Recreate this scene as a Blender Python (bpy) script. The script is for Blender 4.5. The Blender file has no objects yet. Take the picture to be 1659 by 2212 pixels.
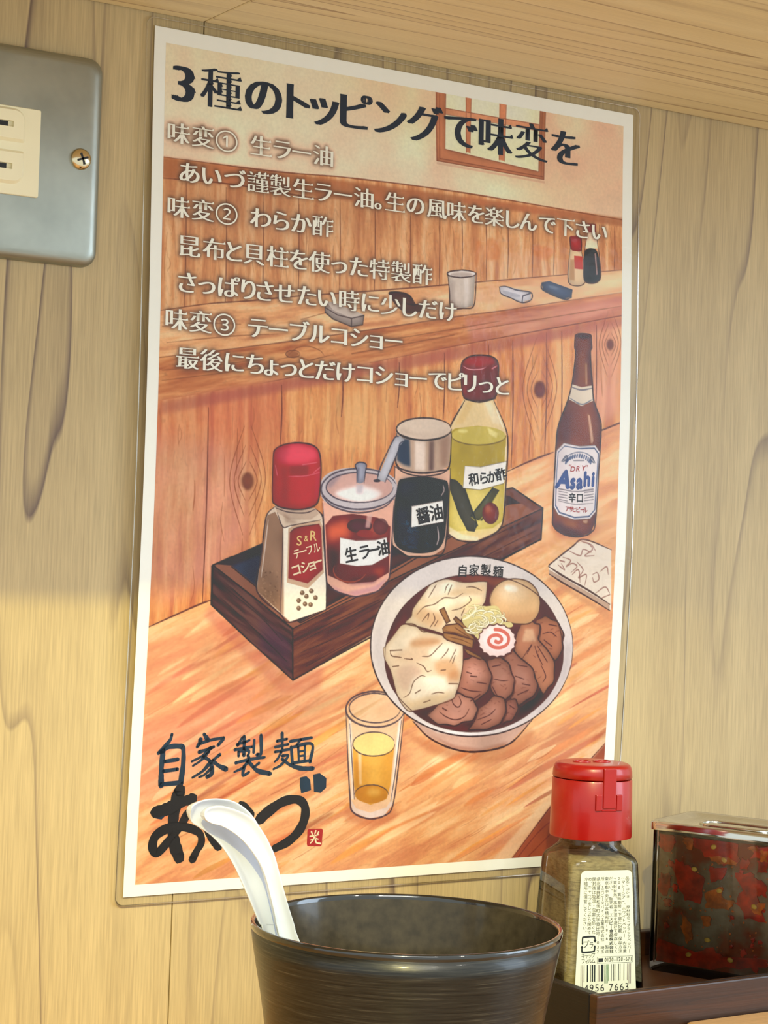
import bpy, bmesh, math, random
import numpy as np
from mathutils import Vector, Matrix

S = bpy.context.scene
COL = S.collection

# ------------------------------------------------------------------ camera
cam_d = bpy.data.cameras.new('camera')
cam = bpy.data.objects.new('camera', cam_d)
COL.objects.link(cam)
S.camera = cam
yaw, pitch, roll = 0.561785, 0.0142718, 0.0348408
fwd = Vector((math.sin(yaw) * math.cos(pitch), math.cos(yaw) * math.cos(pitch), math.sin(pitch)))
r0 = Vector((math.cos(yaw), -math.sin(yaw), 0))
u0 = r0.cross(fwd)
rt = math.cos(roll) * r0 + math.sin(roll) * u0
up = -math.sin(roll) * r0 + math.cos(roll) * u0
M = Matrix((rt, up, -fwd)).transposed().to_4x4()
M.translation = Vector((-0.282121, -0.606379, 0.174776))
cam.matrix_world = M
cam_d.sensor_fit = 'VERTICAL'
cam_d.sensor_height = 24.0
cam_d.sensor_width = 18.0
cam_d.lens = 24.0 * 4210.5 / 2212
cam_d.clip_start = 0.02
cam_d.clip_end = 20

# ------------------------------------------------------------------ world, lights, exposure
W = bpy.data.worlds.new('room_ambience')
S.world = W
W.use_nodes = True
nt = W.node_tree
bg = nt.nodes['Background']
tc = nt.nodes.new('ShaderNodeTexCoord')
sp = nt.nodes.new('ShaderNodeSeparateXYZ')
rp = nt.nodes.new('ShaderNodeValToRGB')
mp = nt.nodes.new('ShaderNodeMapRange')
mp.inputs[1].default_value = -1
mp.inputs[2].default_value = 1
nt.links.new(tc.outputs['Generated'], sp.inputs[0])
nt.links.new(sp.outputs['Z'], mp.inputs[0])
nt.links.new(mp.outputs[0], rp.inputs[0])
e = rp.color_ramp.elements
e[0].position, e[0].color = 0.25, (0.80, 0.84, 0.80, 1)
e[1].position, e[1].color = 0.75, (0.92, 1.0, 0.97, 1)
nt.links.new(rp.outputs[0], bg.inputs[0])
bg.inputs[1].default_value = 1.22

def lamp(name, kind, loc, target, energy, color, size, size_y=None):
    d = bpy.data.lights.new(name, kind)
    d.energy = energy
    d.color = color
    if kind == 'AREA':
        d.size = size
        if size_y:
            d.shape = 'RECTANGLE'
            d.size_y = size_y
    else:
        d.shadow_soft_size = size
    o = bpy.data.objects.new(name, d)
    COL.objects.link(o)
    o.location = loc
    o.rotation_euler = (Vector(target) - Vector(loc)).to_track_quat('-Z', 'Y').to_euler()
    return o

# warm ceiling lamp above the seats: the shelf edge throws the shade line on the wall
key = lamp('ceiling_spotlight', 'SPOT', (-1.45, -2.30, 2.077), (-0.05, 0, 0.10), 365.0, (1.0, 0.85, 0.22), 0.028)
key.data.spot_size = math.radians(11.0)
key.data.spot_blend = 1.0
# two small bulbs over the seats: glints on the lacquer, the caps and the film
lamp('ceiling_bulb', 'POINT', (-0.25, -2.10, 1.95), (0, 0, 0), 16.0, (1.0, 0.90, 0.72), 0.05)
lamp('ceiling_bulb', 'POINT', (0.55, -1.90, 1.95), (0, 0, 0), 16.0, (1.0, 0.94, 0.82), 0.05)
# pale daylight from the shop window on the right
lamp('window_daylight', 'AREA', (1.15, -0.95, 0.55), (0.12, -0.05, 0.1), 9.0, (0.66, 0.82, 1.0), 0.55, 0.9)
# large diffuse ceiling panel behind the camera
lamp('ceiling_panel', 'AREA', (-0.7, -1.7, 1.5), (0.1, 0, 0.15), 19.0, (1.0, 0.99, 0.95), 1.1, 0.8)

S.view_settings.view_transform = 'Standard'
S.view_settings.look = 'None'
S.view_settings.gamma = 1
S.view_settings.use_curve_mapping = False
S.view_settings.exposure = 0.0

# ------------------------------------------------------------------ helpers
def lin(c):
    c = np.asarray(c, float) / 255.0
    return np.where(c <= 0.04045, c / 12.92, ((c + 0.055) / 1.055) ** 2.4)

def rgba(c):
    return tuple(float(v) for v in lin(c)) + (1.0,)

class NT:
    """small wrapper to write node trees tersely"""
    def __init__(s, m):
        m.use_nodes = True
        s.t = m.node_tree
        s.p = s.t.nodes['Principled BSDF']
    def n(s, kind, **kw):
        x = s.t.nodes.new('ShaderNode' + kind)
        for k, v in kw.items():
            if k.startswith('i_'):
                x.inputs[k[2:].replace('_', ' ')].default_value = v
            else:
                setattr(x, k, v)
        return x
    def l(s, a, b):
        s.t.links.new(a, b)
    def math(s, op, a, b=None):
        x = s.n('Math', operation=op)
        for i, v in enumerate((a, b)):
            if v is None:
                continue
            if isinstance(v, (int, float)):
                x.inputs[i].default_value = v
            else:
                s.l(v, x.inputs[i])
        return x.outputs[0]
    def noise(s, vec, scale, detail=3, rough=0.5, dist=0.0):
        x = s.n('TexNoise')
        x.inputs['Scale'].default_value = scale
        x.inputs['Detail'].default_value = detail
        x.inputs['Roughness'].default_value = rough
        x.inputs['Distortion'].default_value = dist
        if vec is not None:
            s.l(vec, x.inputs['Vector'])
        return x.outputs['Fac']
    def mapping(s, vec, scale=(1, 1, 1), rot=(0, 0, 0), loc=(0, 0, 0)):
        x = s.n('Mapping')
        x.inputs['Scale'].default_value = scale
        x.inputs['Rotation'].default_value = rot
        x.inputs['Location'].default_value = loc
        s.l(vec, x.inputs['Vector'])
        return x.outputs[0]
    def ramp(s, fac, stops, interp='LINEAR'):
        x = s.n('ValToRGB')
        x.color_ramp.interpolation = interp
        el = x.color_ramp.elements
        while len(el) < len(stops):
            el.new(0.5)
        for q, (pos, c) in zip(el, stops):
            q.position = pos
            q.color = c if len(c) == 4 else tuple(c) + (1,)
        s.l(fac, x.inputs[0])
        return x.outputs[0]
    def mix(s, fac, a, b, mode='MIX'):
        x = s.n('Mix', data_type='RGBA', blend_type=mode)
        for sock, v in ((x.inputs['Factor'], fac), (x.inputs['A'], a), (x.inputs['B'], b)):
            pass
        ins = [i for i in x.inputs if i.enabled]
        for sock, v in zip((ins[0], ins[1], ins[2]), (fac, a, b)):
            if isinstance(v, (int, float)):
                sock.default_value = v
            elif isinstance(v, (tuple, list)):
                sock.default_value = v
            else:
                s.l(v, sock)
        return [o for o in x.outputs if o.enabled][0]
    def bump(s, h, strength=0.2, dist=0.001):
        x = s.n('Bump')
        x.inputs['Strength'].default_value = strength
        x.inputs['Distance'].default_value = dist
        s.l(h, x.inputs['Height'])
        s.l(x.outputs[0], s.p.inputs['Normal'])
        return x.outputs[0]

def plain(name, col, rough=0.5, metal=0.0, var=0.06, vscale=60, coat=0.0, spec=0.5):
    m = bpy.data.materials.new(name)
    t = NT(m)
    c = t.n('TexCoord')
    f = t.noise(c.outputs['Object'], vscale, 4)
    a = tuple(min(1, v * (1 - var)) for v in rgba(col)[:3]) + (1,)
    b = tuple(min(1, v * (1 + var)) for v in rgba(col)[:3]) + (1,)
    t.l(t.ramp(f, [(0.3, a), (0.7, b)]), t.p.inputs['Base Color'])
    t.p.inputs['Roughness'].default_value = rough
    t.p.inputs['Metallic'].default_value = metal
    t.p.inputs['Coat Weight'].default_value = coat
    t.p.inputs['Coat Roughness'].default_value = 0.05
    t.p.inputs['Specular IOR Level'].default_value = spec
    return m

def clear(name, tint=(1, 1, 1), gloss=1.0, rough=0.03, ior=1.45, bump=0.0, bscale=80, base=0.0):
    """thin clear film or pane: lets light straight through, mirrors at its fresnel strength"""
    m = bpy.data.materials.new(name)
    t = NT(m)
    t.t.nodes.remove(t.p)
    out = t.t.nodes['Material Output']
    tr = t.n('BsdfTransparent')
    tr.inputs[0].default_value = tuple(tint) + (1,)
    gl = t.n('BsdfGlossy')
    gl.inputs['Roughness'].default_value = rough
    fr = t.n('Fresnel')
    fr.inputs[0].default_value = ior
    mx = t.n('MixShader')
    f = t.math('MULTIPLY', fr.outputs[0], gloss)
    if base:
        f = t.math('ADD', f, base)
    t.l(f, mx.inputs[0])
    t.l(tr.outputs[0], mx.inputs[1])
    t.l(gl.outputs[0], mx.inputs[2])
    t.l(mx.outputs[0], out.inputs[0])
    if bump:
        c = t.n('TexCoord')
        b = t.n('Bump')
        b.inputs['Strength'].default_value = bump
        b.inputs['Distance'].default_value = 0.001
        t.l(t.noise(c.outputs['Object'], bscale, 3), b.inputs['Height'])
        t.l(b.outputs[0], gl.inputs['Normal'])
        t.l(b.outputs[0], fr.inputs['Normal'])
    return m

def link(name, me, mat=None, parent=None, smooth=False):
    o = bpy.data.objects.new(name, me)
    COL.objects.link(o)
    if mat:
        me.materials.append(mat)
    if parent:
        o.parent = parent
    if smooth:
        me.polygons.foreach_set('use_smooth', [True] * len(me.polygons))
    return o

def mesh(name, verts, faces, mat=None, parent=None, smooth=False):
    me = bpy.data.meshes.new(name)
    me.from_pydata([tuple(v) for v in verts], [], faces)
    me.update()
    return link(name, me, mat, parent, smooth)

def from_bm(name, bm, mat=None, parent=None, smooth=False, recalc=True):
    if recalc:
        bmesh.ops.recalc_face_normals(bm, faces=bm.faces)
    me = bpy.data.meshes.new(name)
    bm.to_mesh(me)
    bm.free()
    return link(name, me, mat, parent, smooth)

def bm_box(bm, lo, hi, bev=0.0, seg=2, mtx=None):
    b2 = bmesh.new()
    bmesh.ops.create_cube(b2, size=1)
    for v in b2.verts:
        v.co = Vector([(lo[i] + hi[i]) / 2 + v.co[i] * (hi[i] - lo[i]) for i in range(3)])
    if bev:
        bmesh.ops.bevel(b2, geom=b2.edges[:], offset=bev, segments=seg, profile=0.5, affect='EDGES')
    if mtx is not None:
        b2.transform(mtx)
    tmp = bpy.data.meshes.new('tmp')
    b2.to_mesh(tmp)
    b2.free()
    bm.from_mesh(tmp)
    bpy.data.meshes.remove(tmp)

def box(name, lo, hi, mat, parent=None, bev=0.0, seg=2, smooth=False):
    bm = bmesh.new()
    bm_box(bm, lo, hi, bev, seg)
    return from_bm(name, bm, mat, parent, smooth)

def lathe(name, prof, mat, parent=None, n=96, smooth=True, center=(0, 0)):
    """profile of (radius, z) from outer bottom round to inner bottom; ends on the axis are closed"""
    vs, fs, rings = [], [], []
    for r, z in prof:
        if r < 1e-6:
            rings.append([len(vs)])
            vs.append((center[0], center[1], z))
        else:
            rings.append(list(range(len(vs), len(vs) + n)))
            vs += [(center[0] + r * math.cos(2 * math.pi * k / n), center[1] + r * math.sin(2 * math.pi * k / n), z) for k in range(n)]
    for a, b in zip(rings, rings[1:]):
        for k in range(n):
            k2 = (k + 1) % n
            if len(a) == 1 and len(b) == 1:
                continue
            if len(a) == 1:
                fs.append((a[0], b[k2], b[k]))
            elif len(b) == 1:
                fs.append((a[k], a[k2], b[0]))
            else:
                fs.append((a[k], a[k2], b[k2], b[k]))
    return mesh(name, vs, fs, mat, parent, smooth)

def loft(name, rings, mat, parent=None, caps=True, smooth=False, closed=True):
    vs, fs = [], []
    n = len(rings[0])
    for r in rings:
        vs += [tuple(p) for p in r]
    for a in range(len(rings) - 1):
        for k in range(n if closed else n - 1):
            k2 = (k + 1) % n
            fs.append((a * n + k, a * n + k2, (a + 1) * n + k2, (a + 1) * n + k))
    if caps:
        fs.append(tuple(range(n - 1, -1, -1)))
        fs.append(tuple((len(rings) - 1) * n + k for k in range(n)))
    return mesh(name, vs, fs, mat, parent, smooth)

def rrect(hx, hy, r, z, seg=5, cx=0, cy=0):
    pts = []
    for sx, sy, a0 in ((1, 1, 0), (-1, 1, 90), (-1, -1, 180), (1, -1, 270)):
        for k in range(seg + 1):
            a = math.radians(a0 + 90 * k / seg)
            pts.append((cx + sx * (hx - r) + r * math.cos(a), cy + sy * (hy - r) + r * math.sin(a), z))
    return pts

def thing(name, label, cat, loc=(0, 0, 0), rotz=0.0, group=None):
    o = bpy.data.objects.new(name, None)
    o.empty_display_size = 0.02
    COL.objects.link(o)
    o.location = loc
    o.rotation_euler = (0, 0, rotz)
    return tag(o, label, cat, group)

def tag(o, label, cat, group=None, kind=None):
    o['label'] = label
    o['category'] = cat
    if group:
        o['group'] = group
    if kind:
        o['kind'] = kind
    return o

def sharp(o, ang=35):
    """smooth shading with the hard edges kept hard"""
    me = o.data
    bm = bmesh.new()
    bm.from_mesh(me)
    for f in bm.faces:
        f.smooth = True
    for ed in bm.edges:
        if len(ed.link_faces) == 2 and ed.calc_face_angle(0) > math.radians(ang):
            ed.smooth = False
    bm.to_mesh(me)
    bm.free()
    return o

# ------------------------------------------------------------------ wood
def wood(name, along, across, light, dark, line, bands=9.0, fa=3.0, fx=16.0, rough=0.42, line_amt=0.8, seed=0.0, fibre=0.25, coat=0.0, keep=(0.36, 0.62)):
    """printed wood grain; along / across are the axes (0 x, 1 y, 2 z) the grain runs with"""
    m = bpy.data.materials.new(name)
    t = NT(m)
    c = t.n('TexCoord')
    s1 = [0.0, 0.0, 0.0]
    s1[along], s1[across] = fa, fx
    loc = (seed, seed * 0.7, seed * 1.3)
    v1 = t.mapping(c.outputs['Object'], s1, loc=loc)
    n1 = t.noise(v1, 1.0, 2.2, 0.45, 0.25)
    saw = t.math('FRACT', t.math('MULTIPLY', n1, bands))
    edge = t.ramp(saw, [(0.0, (1, 1, 1)), (0.03, (0.75, 0.75, 0.75)), (0.10, (0.18, 0.18, 0.18)), (0.4, (0, 0, 0)), (0.97, (0.0, 0.0, 0.0)), (1.0, (1, 1, 1))])
    s2 = [0.0, 0.0, 0.0]
    s2[along], s2[across] = fa * 1.8, fx * 1.5
    n2 = t.noise(t.mapping(c.outputs['Object'], s2, loc=(3.1 + seed, 1.7, 5.2)), 1.0, 2)
    keep = t.ramp(n2, [(keep[0], (0, 0, 0)), (keep[1], (1, 1, 1))])
    ln = t.math('MULTIPLY', t.math('MULTIPLY', edge, keep), line_amt)
    s3 = [0.0, 0.0, 0.0]
    s3[along], s3[across] = 42.0, 1500.0
    n3 = t.noise(t.mapping(c.outputs['Object'], s3), 1.0, 3, 0.6)
    s4 = [0.0, 0.0, 0.0]
    s4[along], s4[across] = fa * 0.8, fx * 2.2
    n4 = t.noise(t.mapping(c.outputs['Object'], s4, loc=(9, 4, 2)), 1.0, 3)
    base = t.mix(t.ramp(n4, [(0.3, (0, 0, 0)), (0.72, (1, 1, 1))]), rgba(light), rgba(dark))
    base = t.mix(ln, base, rgba(line))
    fib = t.ramp(n3, [(0.25, (1 - fibre,) * 3), (0.75, (1 + fibre * 0.5,) * 3)])
    base = t.mix(1.0, base, fib, 'MULTIPLY')
    t.l(base, t.p.inputs['Base Color'])
    t.p.inputs['Roughness'].default_value = rough
    t.p.inputs['Coat Weight'].default_value = coat
    t.bump(n3, 0.12, 0.0004)
    return m

# ------------------------------------------------------------------ materials
M_wall = wood('wall_laminate', 2, 0, (197, 175, 130), (178, 156, 114), (104, 84, 74), bands=11.0, fa=1.9, fx=20.0, rough=0.5, line_amt=0.95, seed=0.4)
M_shelf = wood('shelf_laminate', 0, 1, (232, 219, 180), (224, 208, 164), (146, 114, 82), bands=9.0, fa=0.9, fx=34.0, rough=0.5, line_amt=0.8, seed=2.2, fibre=0.10, keep=(0.22, 0.5))
M_counter = wood('counter_wood', 0, 1, (214, 168, 110), (196, 146, 88), (150, 100, 58), bands=9, fa=2.0, fx=14, rough=0.35, line_amt=0.5, seed=5.0)
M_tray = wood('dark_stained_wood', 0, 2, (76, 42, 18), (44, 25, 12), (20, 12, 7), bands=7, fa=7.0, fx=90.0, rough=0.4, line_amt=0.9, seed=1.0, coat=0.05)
M_trayside = wood('dark_wood_shaded_side', 1, 2, (20, 14, 12), (14, 10, 10), (9, 7, 7), bands=7, fa=7.0, fx=90.0, rough=0.5, line_amt=0.8, seed=1.5)  # near black: the shade on the tray's left face, painted into the wood colour
M_endgrain = plain('pale_end_grain', (150, 104, 60), 0.5, var=0.2, vscale=900)
M_steel = bpy.data.materials.new('brushed_steel')
t = NT(M_steel)
c = t.n('TexCoord')
f = t.noise(t.mapping(c.outputs['Object'], (60, 60, 2600)), 1.0, 3, 0.6)
t.l(t.ramp(f, [(0.3, rgba((150, 154, 146))), (0.7, rgba((168, 171, 162)))]), t.p.inputs['Base Color'])
t.p.inputs['Metallic'].default_value = 0.85
t.p.inputs['Roughness'].default_value = 0.38
t.bump(f, 0.08, 0.0003)
M_chrome = plain('polished_steel', (205, 203, 196), 0.09, 1.0, var=0.02)
M_screw = plain('bright_screw', (214, 200, 168), 0.16, 1.0, var=0.05)
M_cream = plain('cream_plastic', (240, 233, 200), 0.32, var=0.015)
M_slot = plain('dark_slot', (16, 17, 24), 0.4)
M_white = plain('white_melamine', (214, 219, 230), 0.18, var=0.01, coat=0.4)
M_cap = plain('red_plastic', (162, 13, 5), 0.30, var=0.05, vscale=200, coat=0.25)
M_cap2 = plain('red_plastic_seam', (120, 12, 8), 0.4)
M_label = plain('label_paper', (226, 229, 208), 0.55, var=0.01)
M_ink = plain('label_ink', (34, 34, 33), 0.6)
M_inkblack = plain('label_ink_black', (22, 30, 30), 0.6)
M_inkgreen = plain('label_ink_green', (90, 130, 92), 0.6)
M_inkpurple = plain('label_ink_purple', (122, 104, 108), 0.6)
M_glass = clear('clear_glass', (0.97, 0.975, 0.96), 1.0, 0.02, 1.5, base=0.0)
M_film = clear('laminate_film', (0.99, 0.99, 0.98), 0.26, 0.06, 1.45, bump=0.14, bscale=220)
M_filmedge = clear('laminate_edge', (0.93, 0.93, 0.88), 1.0, 0.15, 1.5, base=0.35)

# dark lacquer with turned brush marks
M_cup = bpy.data.materials.new('dark_brushed_lacquer')
t = NT(M_cup)
c = t.n('TexCoord')
sx = t.n('SeparateXYZ')
t.l(c.outputs['Object'], sx.inputs[0])
ang = t.math('ARCTAN2', sx.outputs[1], sx.outputs[0])
cb = t.n('CombineXYZ')
t.l(t.math('MULTIPLY', ang, 2.2), cb.inputs[0])
t.l(t.math('MULTIPLY', sx.outputs[2], 1500.0), cb.inputs[1])
f = t.noise(cb.outputs[0], 1.0, 4, 0.65)
t.l(t.ramp(f, [(0.36, rgba((13, 14, 14))), (0.58, rgba((42, 41, 38))), (0.74, rgba((84, 80, 71)))]), t.p.inputs['Base Color'])
t.p.inputs['Metallic'].default_value = 0.35
t.p.inputs['Roughness'].default_value = 0.34
t.p.inputs['Coat Weight'].default_value = 0.25
t.p.inputs['Coat Roughness'].default_value = 0.12
t.bump(f, 0.22, 0.0004)
M_cupin = plain('dark_lacquer_inside', (62, 55, 42), 0.2, 0.0, var=0.3, vscale=300, coat=0.15, spec=0.35)
M_cuprim = plain('dark_lacquer_rim', (20, 18, 16), 0.1, 0.0, coat=1.0)

# ground pepper seen through the glass
M_pepper = bpy.data.materials.new('ground_pepper_powder')
t = NT(M_pepper)
c = t.n('TexCoord')
f1 = t.noise(c.outputs['Object'], 130, 5, 0.65)
f2 = t.noise(t.mapping(c.outputs['Object'], (300, 300, 1500)), 1.0, 4, 0.6)
a = t.ramp(f1, [(0.3, rgba((112, 96, 62))), (0.5, rgba((160, 144, 98))), (0.72, rgba((184, 170, 122)))])
b = t.ramp(f2, [(0.36, (0.5, 0.48, 0.42)), (0.55, (1, 1, 1))])
t.l(t.mix(0.75, a, b, 'MULTIPLY'), t.p.inputs['Base Color'])
t.p.inputs['Roughness'].default_value = 0.85
t.bump(f2, 0.3, 0.0006)

# chilli oil
M_oil = bpy.data.materials.new('chilli_oil_liquid')
t = NT(M_oil)
c = t.n('TexCoord')
f1 = t.noise(c.outputs['Object'], 55, 4, 0.6)
sx = t.n('SeparateXYZ')
t.l(c.outputs['Object'], sx.inputs[0])
t.l(t.ramp(f1, [(0.35, rgba((150, 136, 114))), (0.5, rgba((124, 100, 76))), (0.62, rgba((136, 56, 28)))]), t.p.inputs['Base Color'])
t.p.inputs['Roughness'].default_value = 0.2
M_flake = plain('chilli_flake_skin', (188, 42, 14), 0.3, var=0.5, vscale=260, coat=0.3)
M_flake2 = plain('chilli_flake_flesh', (206, 104, 28), 0.35, var=0.45, vscale=300, coat=0.3)
M_seed = plain('chilli_seed_pale', (240, 196, 84), 0.35, var=0.2, vscale=600, coat=0.2)

# ------------------------------------------------------------------ the place: wall, shelf, counter
ZB = 0.0505                         # height of the poster's lower edge above the counter
ZSH = 0.3518                        # underside of the shelf
def struct(o):
    o['kind'] = 'structure'
    return o
struct(box('wall_left', (-0.75, 0.0, -0.03), (0.0187, 0.015, 0.62), M_wall))
struct(box('wall_right', (0.0192, 0.0, -0.03), (1.0, 0.015, 0.62), M_wall))
struct(box('trim_1', (0.0183, 0.003, -0.03), (0.0196, 0.012, 0.62), plain('joint_filler', (96, 76, 46), 0.7)))
b = box('shelf_board', (-0.75, -0.24, ZSH), (0.0184, -0.0006, ZSH + 0.022), M_shelf, bev=0.0004, seg=1)
tag(b, 'overhead wood shelf board left of the joint, above the outlet plate', 'shelf')
b = box('shelf_board', (0.0190, -0.24, ZSH), (1.0, -0.0006, ZSH + 0.022), M_shelf, bev=0.0004, seg=1)
tag(b, 'overhead wood shelf board right of the joint, above the poster', 'shelf')
b = box('counter', (-0.75, -0.42, -0.03), (1.0, -0.0002, 0.0), M_counter, bev=0.002)
tag(b, 'orange-brown wooden counter under the tray and the dark cup', 'counter')

# ------------------------------------------------------------------ wall outlet
def holed(bm, outer, holes, z0, depth):
    """flat face with holes at height z0; hole walls go down by depth and are closed"""
    def loop(pts, z):
        vs = [bm.verts.new((x, y, z)) for x, y in pts]
        return vs, [bm.edges.new((vs[i], vs[(i + 1) % len(vs)])) for i in range(len(vs))]
    vo, eo = loop(outer, z0)
    eds = list(eo)
    hv = []
    for h in holes:
        v, e_ = loop(h, z0)
        hv.append(v)
        eds += e_
    bmesh.ops.triangle_fill(bm, edges=eds, use_beauty=True)
    for v in hv:
        w = [bm.verts.new((q.co.x, q.co.y, z0 - depth)) for q in v]
        for i in range(len(v)):
            j = (i + 1) % len(v)
            bm.faces.new((v[i], v[j], w[j], w[i]))
        bm.faces.new(w)
    return vo

# local frame of the plate: x along the wall, y up, z out of the wall
outlet = thing('wall_outlet', 'brushed steel outlet plate with cream sockets on the wall left of the poster', 'wall outlet', (-0.0790, 0, ZB + 0.2467))
outlet.rotation_euler = (math.radians(90), 0, 0)
HX, HY = 0.0600, 0.0350
rings = [rrect(HX, HY, 0.0052, 0.0, 8), rrect(HX, HY, 0.0052, 0.0012, 8), rrect(HX - 0.0003, HY - 0.0003, 0.0050, 0.0022, 8), rrect(HX - 0.0010, HY - 0.0010, 0.0046, 0.0030, 8),
         rrect(HX - 0.0022, HY - 0.0022, 0.0040, 0.0036, 8), rrect(HX - 0.0036, HY - 0.0036, 0.0034, 0.0039, 8)]
loft('plate', rings, M_steel, outlet, smooth=False)
sharp(bpy.data.objects['plate'], 50)
ins = loft('socket_insert', [rrect(0.0375, 0.0144, 0.0006, 0.0030, 4), rrect(0.0375, 0.0144, 0.0006, 0.0046, 4), rrect(0.0373, 0.0142, 0.0005, 0.0049, 4)], M_cream, outlet)
for sgn in (-1, 1):
    for cy, flip in ((0.00825, 1), (-0.0055, -1)):
        cx0 = sgn * 0.0236
        hw, hh = 0.0085, 0.0056
        r = 0.0042
        def dshape(k):
            pts = []
            for sx_, sy_, a0, rr in ((1, 1, 0, r), (-1, 1, 90, r), (-1, -1, 180, 0.0008), (1, -1, 270, 0.0008)):
                rr = max(rr - k, 0.0003)
                for q in range(7):
                    a = math.radians(a0 + 15 * q)
                    pts.append((cx0 + sx_ * (hw - k - rr) + rr * math.cos(a), cy + flip * (sy_ * (hh - k - rr) + rr * math.sin(a))))
            return pts if flip > 0 else pts[::-1]
        bm = bmesh.new()
        sl = [(cx0 - 0.0040, cy - 0.0009), (cx0 + 0.0040, cy - 0.0009), (cx0 + 0.0040, cy + 0.0010), (cx0 - 0.0040, cy + 0.0010)]
        vo = holed(bm, dshape(0.0010), [sl], 0.0062, 0.0012)
        lo = [bm.verts.new((x, y, 0.0048)) for x, y in dshape(0.0)]
        for i in range(len(lo)):
            j = (i + 1) % len(lo)
            bm.faces.new((lo[i], lo[j], vo[j], vo[i]))
        pad = from_bm('socket_face', bm, M_cream, outlet)
        sharp(pad, 40)
        d = box('slot', (cx0 - 0.0039, cy - 0.0008, 0.00495), (cx0 + 0.0024, cy + 0.0009, 0.00512), M_slot, pad)
for sgn in (-1, 1):
    sc = lathe('screw', [(0.0036, 0.0037), (0.0036, 0.0043), (0.0033, 0.0049), (0.0024, 0.0054), (0.0012, 0.0057), (0, 0.0058)], M_screw, outlet, 40, center=(sgn * 0.0523, 0.0004))
    for a in (20, 110):
        q = box('cross_recess', (-0.0020, -0.00035, 0.0052), (0.0020, 0.00035, 0.00583), M_slot, sc)
        q.matrix_local = Matrix.Translation((sgn * 0.0523, 0.0004, 0)) @ Matrix.Rotation(math.radians(a), 4, 'Z')

# ------------------------------------------------------------------ dark cup
cup = thing('spoon_cup', 'round black brushed lacquer cup holding white spoons, in front of the poster', 'cup', (0.0304, -0.130, 0))
lathe('body', [(0, 0), (0.0325, 0), (0.0342, 0.0006), (0.0352, 0.0022), (0.0366, 0.0080), (0.0384, 0.0190), (0.0397, 0.0290), (0.0409, 0.0370), (0.0419, 0.0430), (0.0432, 0.0495), (0.0445, 0.0565), (0.0453, 0.0620),
               (0.0440, 0.0620), (0.0432, 0.0565), (0.0418, 0.0495), (0.0404, 0.0430), (0.0394, 0.0370), (0.0384, 0.0300), (0.0370, 0.0200), (0.0345, 0.0080), (0.030, 0.0046), (0, 0.0040)], M_cup, cup, 128)
lathe('lining', [(0.0, 0.0043), (0.0298, 0.0049), (0.0343, 0.0083), (0.0367, 0.0202), (0.0381, 0.0301), (0.0391, 0.0371), (0.0401, 0.0431), (0.0415, 0.0496), (0.0429, 0.0566), (0.0438, 0.0622)], M_cupin, cup, 128)
lathe('rim', [(0.0452, 0.0616), (0.04545, 0.0624), (0.04545, 0.0632), (0.0451, 0.0637), (0.0446, 0.0638), (0.0442, 0.0635), (0.04395, 0.0628), (0.0438, 0.0618)], M_cuprim, cup, 128)

# ------------------------------------------------------------------ two nested spoons
def cr(pts, n=6):
    """catmull-rom through the points"""
    P = [np.array(q, float) for q in pts]
    P = [2 * P[0] - P[1]] + P + [2 * P[-1] - P[-2]]
    out = []
    for i in range(1, len(P) - 2):
        for k in range(n):
            u = k / n
            a, b_, c_, d_ = P[i - 1], P[i], P[i + 1], P[i + 2]
            out.append(0.5 * (2 * b_ + (c_ - a) * u + (2 * a - 5 * b_ + 4 * c_ - d_) * u * u + (-a + 3 * b_ - 3 * c_ + d_) * u ** 3))
    out.append(P[-2])
    return np.array(out)

def spoon(L, R, y0, groove, label, tail):
    t_ = thing('soup_spoon', label, 'spoon', (0.0304 - 0.012, y0, 0.006), group='white soup spoons in the cup')
    org = np.array([0.0304 - 0.012, y0, 0.006])
    L3 = cr([(x / 1000, y0, z / 1000) for x, z in L] + tail[0], 5)
    R3 = cr([(x / 1000, y0, z / 1000) for x, z in R] + tail[1], 5)
    n, m = len(L3), 12
    th = 0.0021
    front, back = [], []
    for i in range(n):
        w = np.linalg.norm(R3[i] - L3[i])
        f = min(1.0, w / 0.012)
        e_ = min(1.0, i / 9.0)
        rowf, rowb = [], []
        for k in range(m + 1):
            u = k / m
            q = L3[i] * (1 - u) + R3[i] * u
            g = groove * f * e_ * max(0.0, 1 - abs(2 * u - 1) ** 3.0)
            lip = 0.0007 * (1 - (2 * u - 1) ** 8)
            rowf.append(q + np.array([0, g - lip, 0]) - org)
            rowb.append(q + np.array([0, g + th * (0.35 + 0.65 * (1 - (2 * u - 1) ** 6)), 0]) - org)
        front.append(rowf)
        back.append(rowb)
    rings = [fr + bk[::-1] for fr, bk in zip(front, back)]
    o = loft('handle', rings, M_white, t_, smooth=True)
    md = o.modifiers.new('round', 'SUBSURF')
    md.levels = md.render_levels = 1
    return t_, o
OUT_L = [(-33.72, 97.0), (-33.71, 95.46), (-32.72, 93.44), (-30.08, 91.78), (-26.79, 89.63), (-23.7, 86.82), (-20.82, 83.35), (-18.14, 79.19), (-15.69, 74.59), (-13.5, 70.44), (-11.56, 66.51), (-9.9, 63.25), (-8.8, 61.16)]
OUT_R = [(-33.72, 97.0), (-32.81, 98.6), (-29.17, 99.76), (-24.48, 99.94), (-19.19, 98.79), (-14.0, 95.23), (-9.69, 89.43), (-7.5, 85.95), (-5.81, 82.27), (-2.88, 73.54), (-0.54, 67.06), (1.49, 61.94), (2.8, 58.45)]
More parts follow.
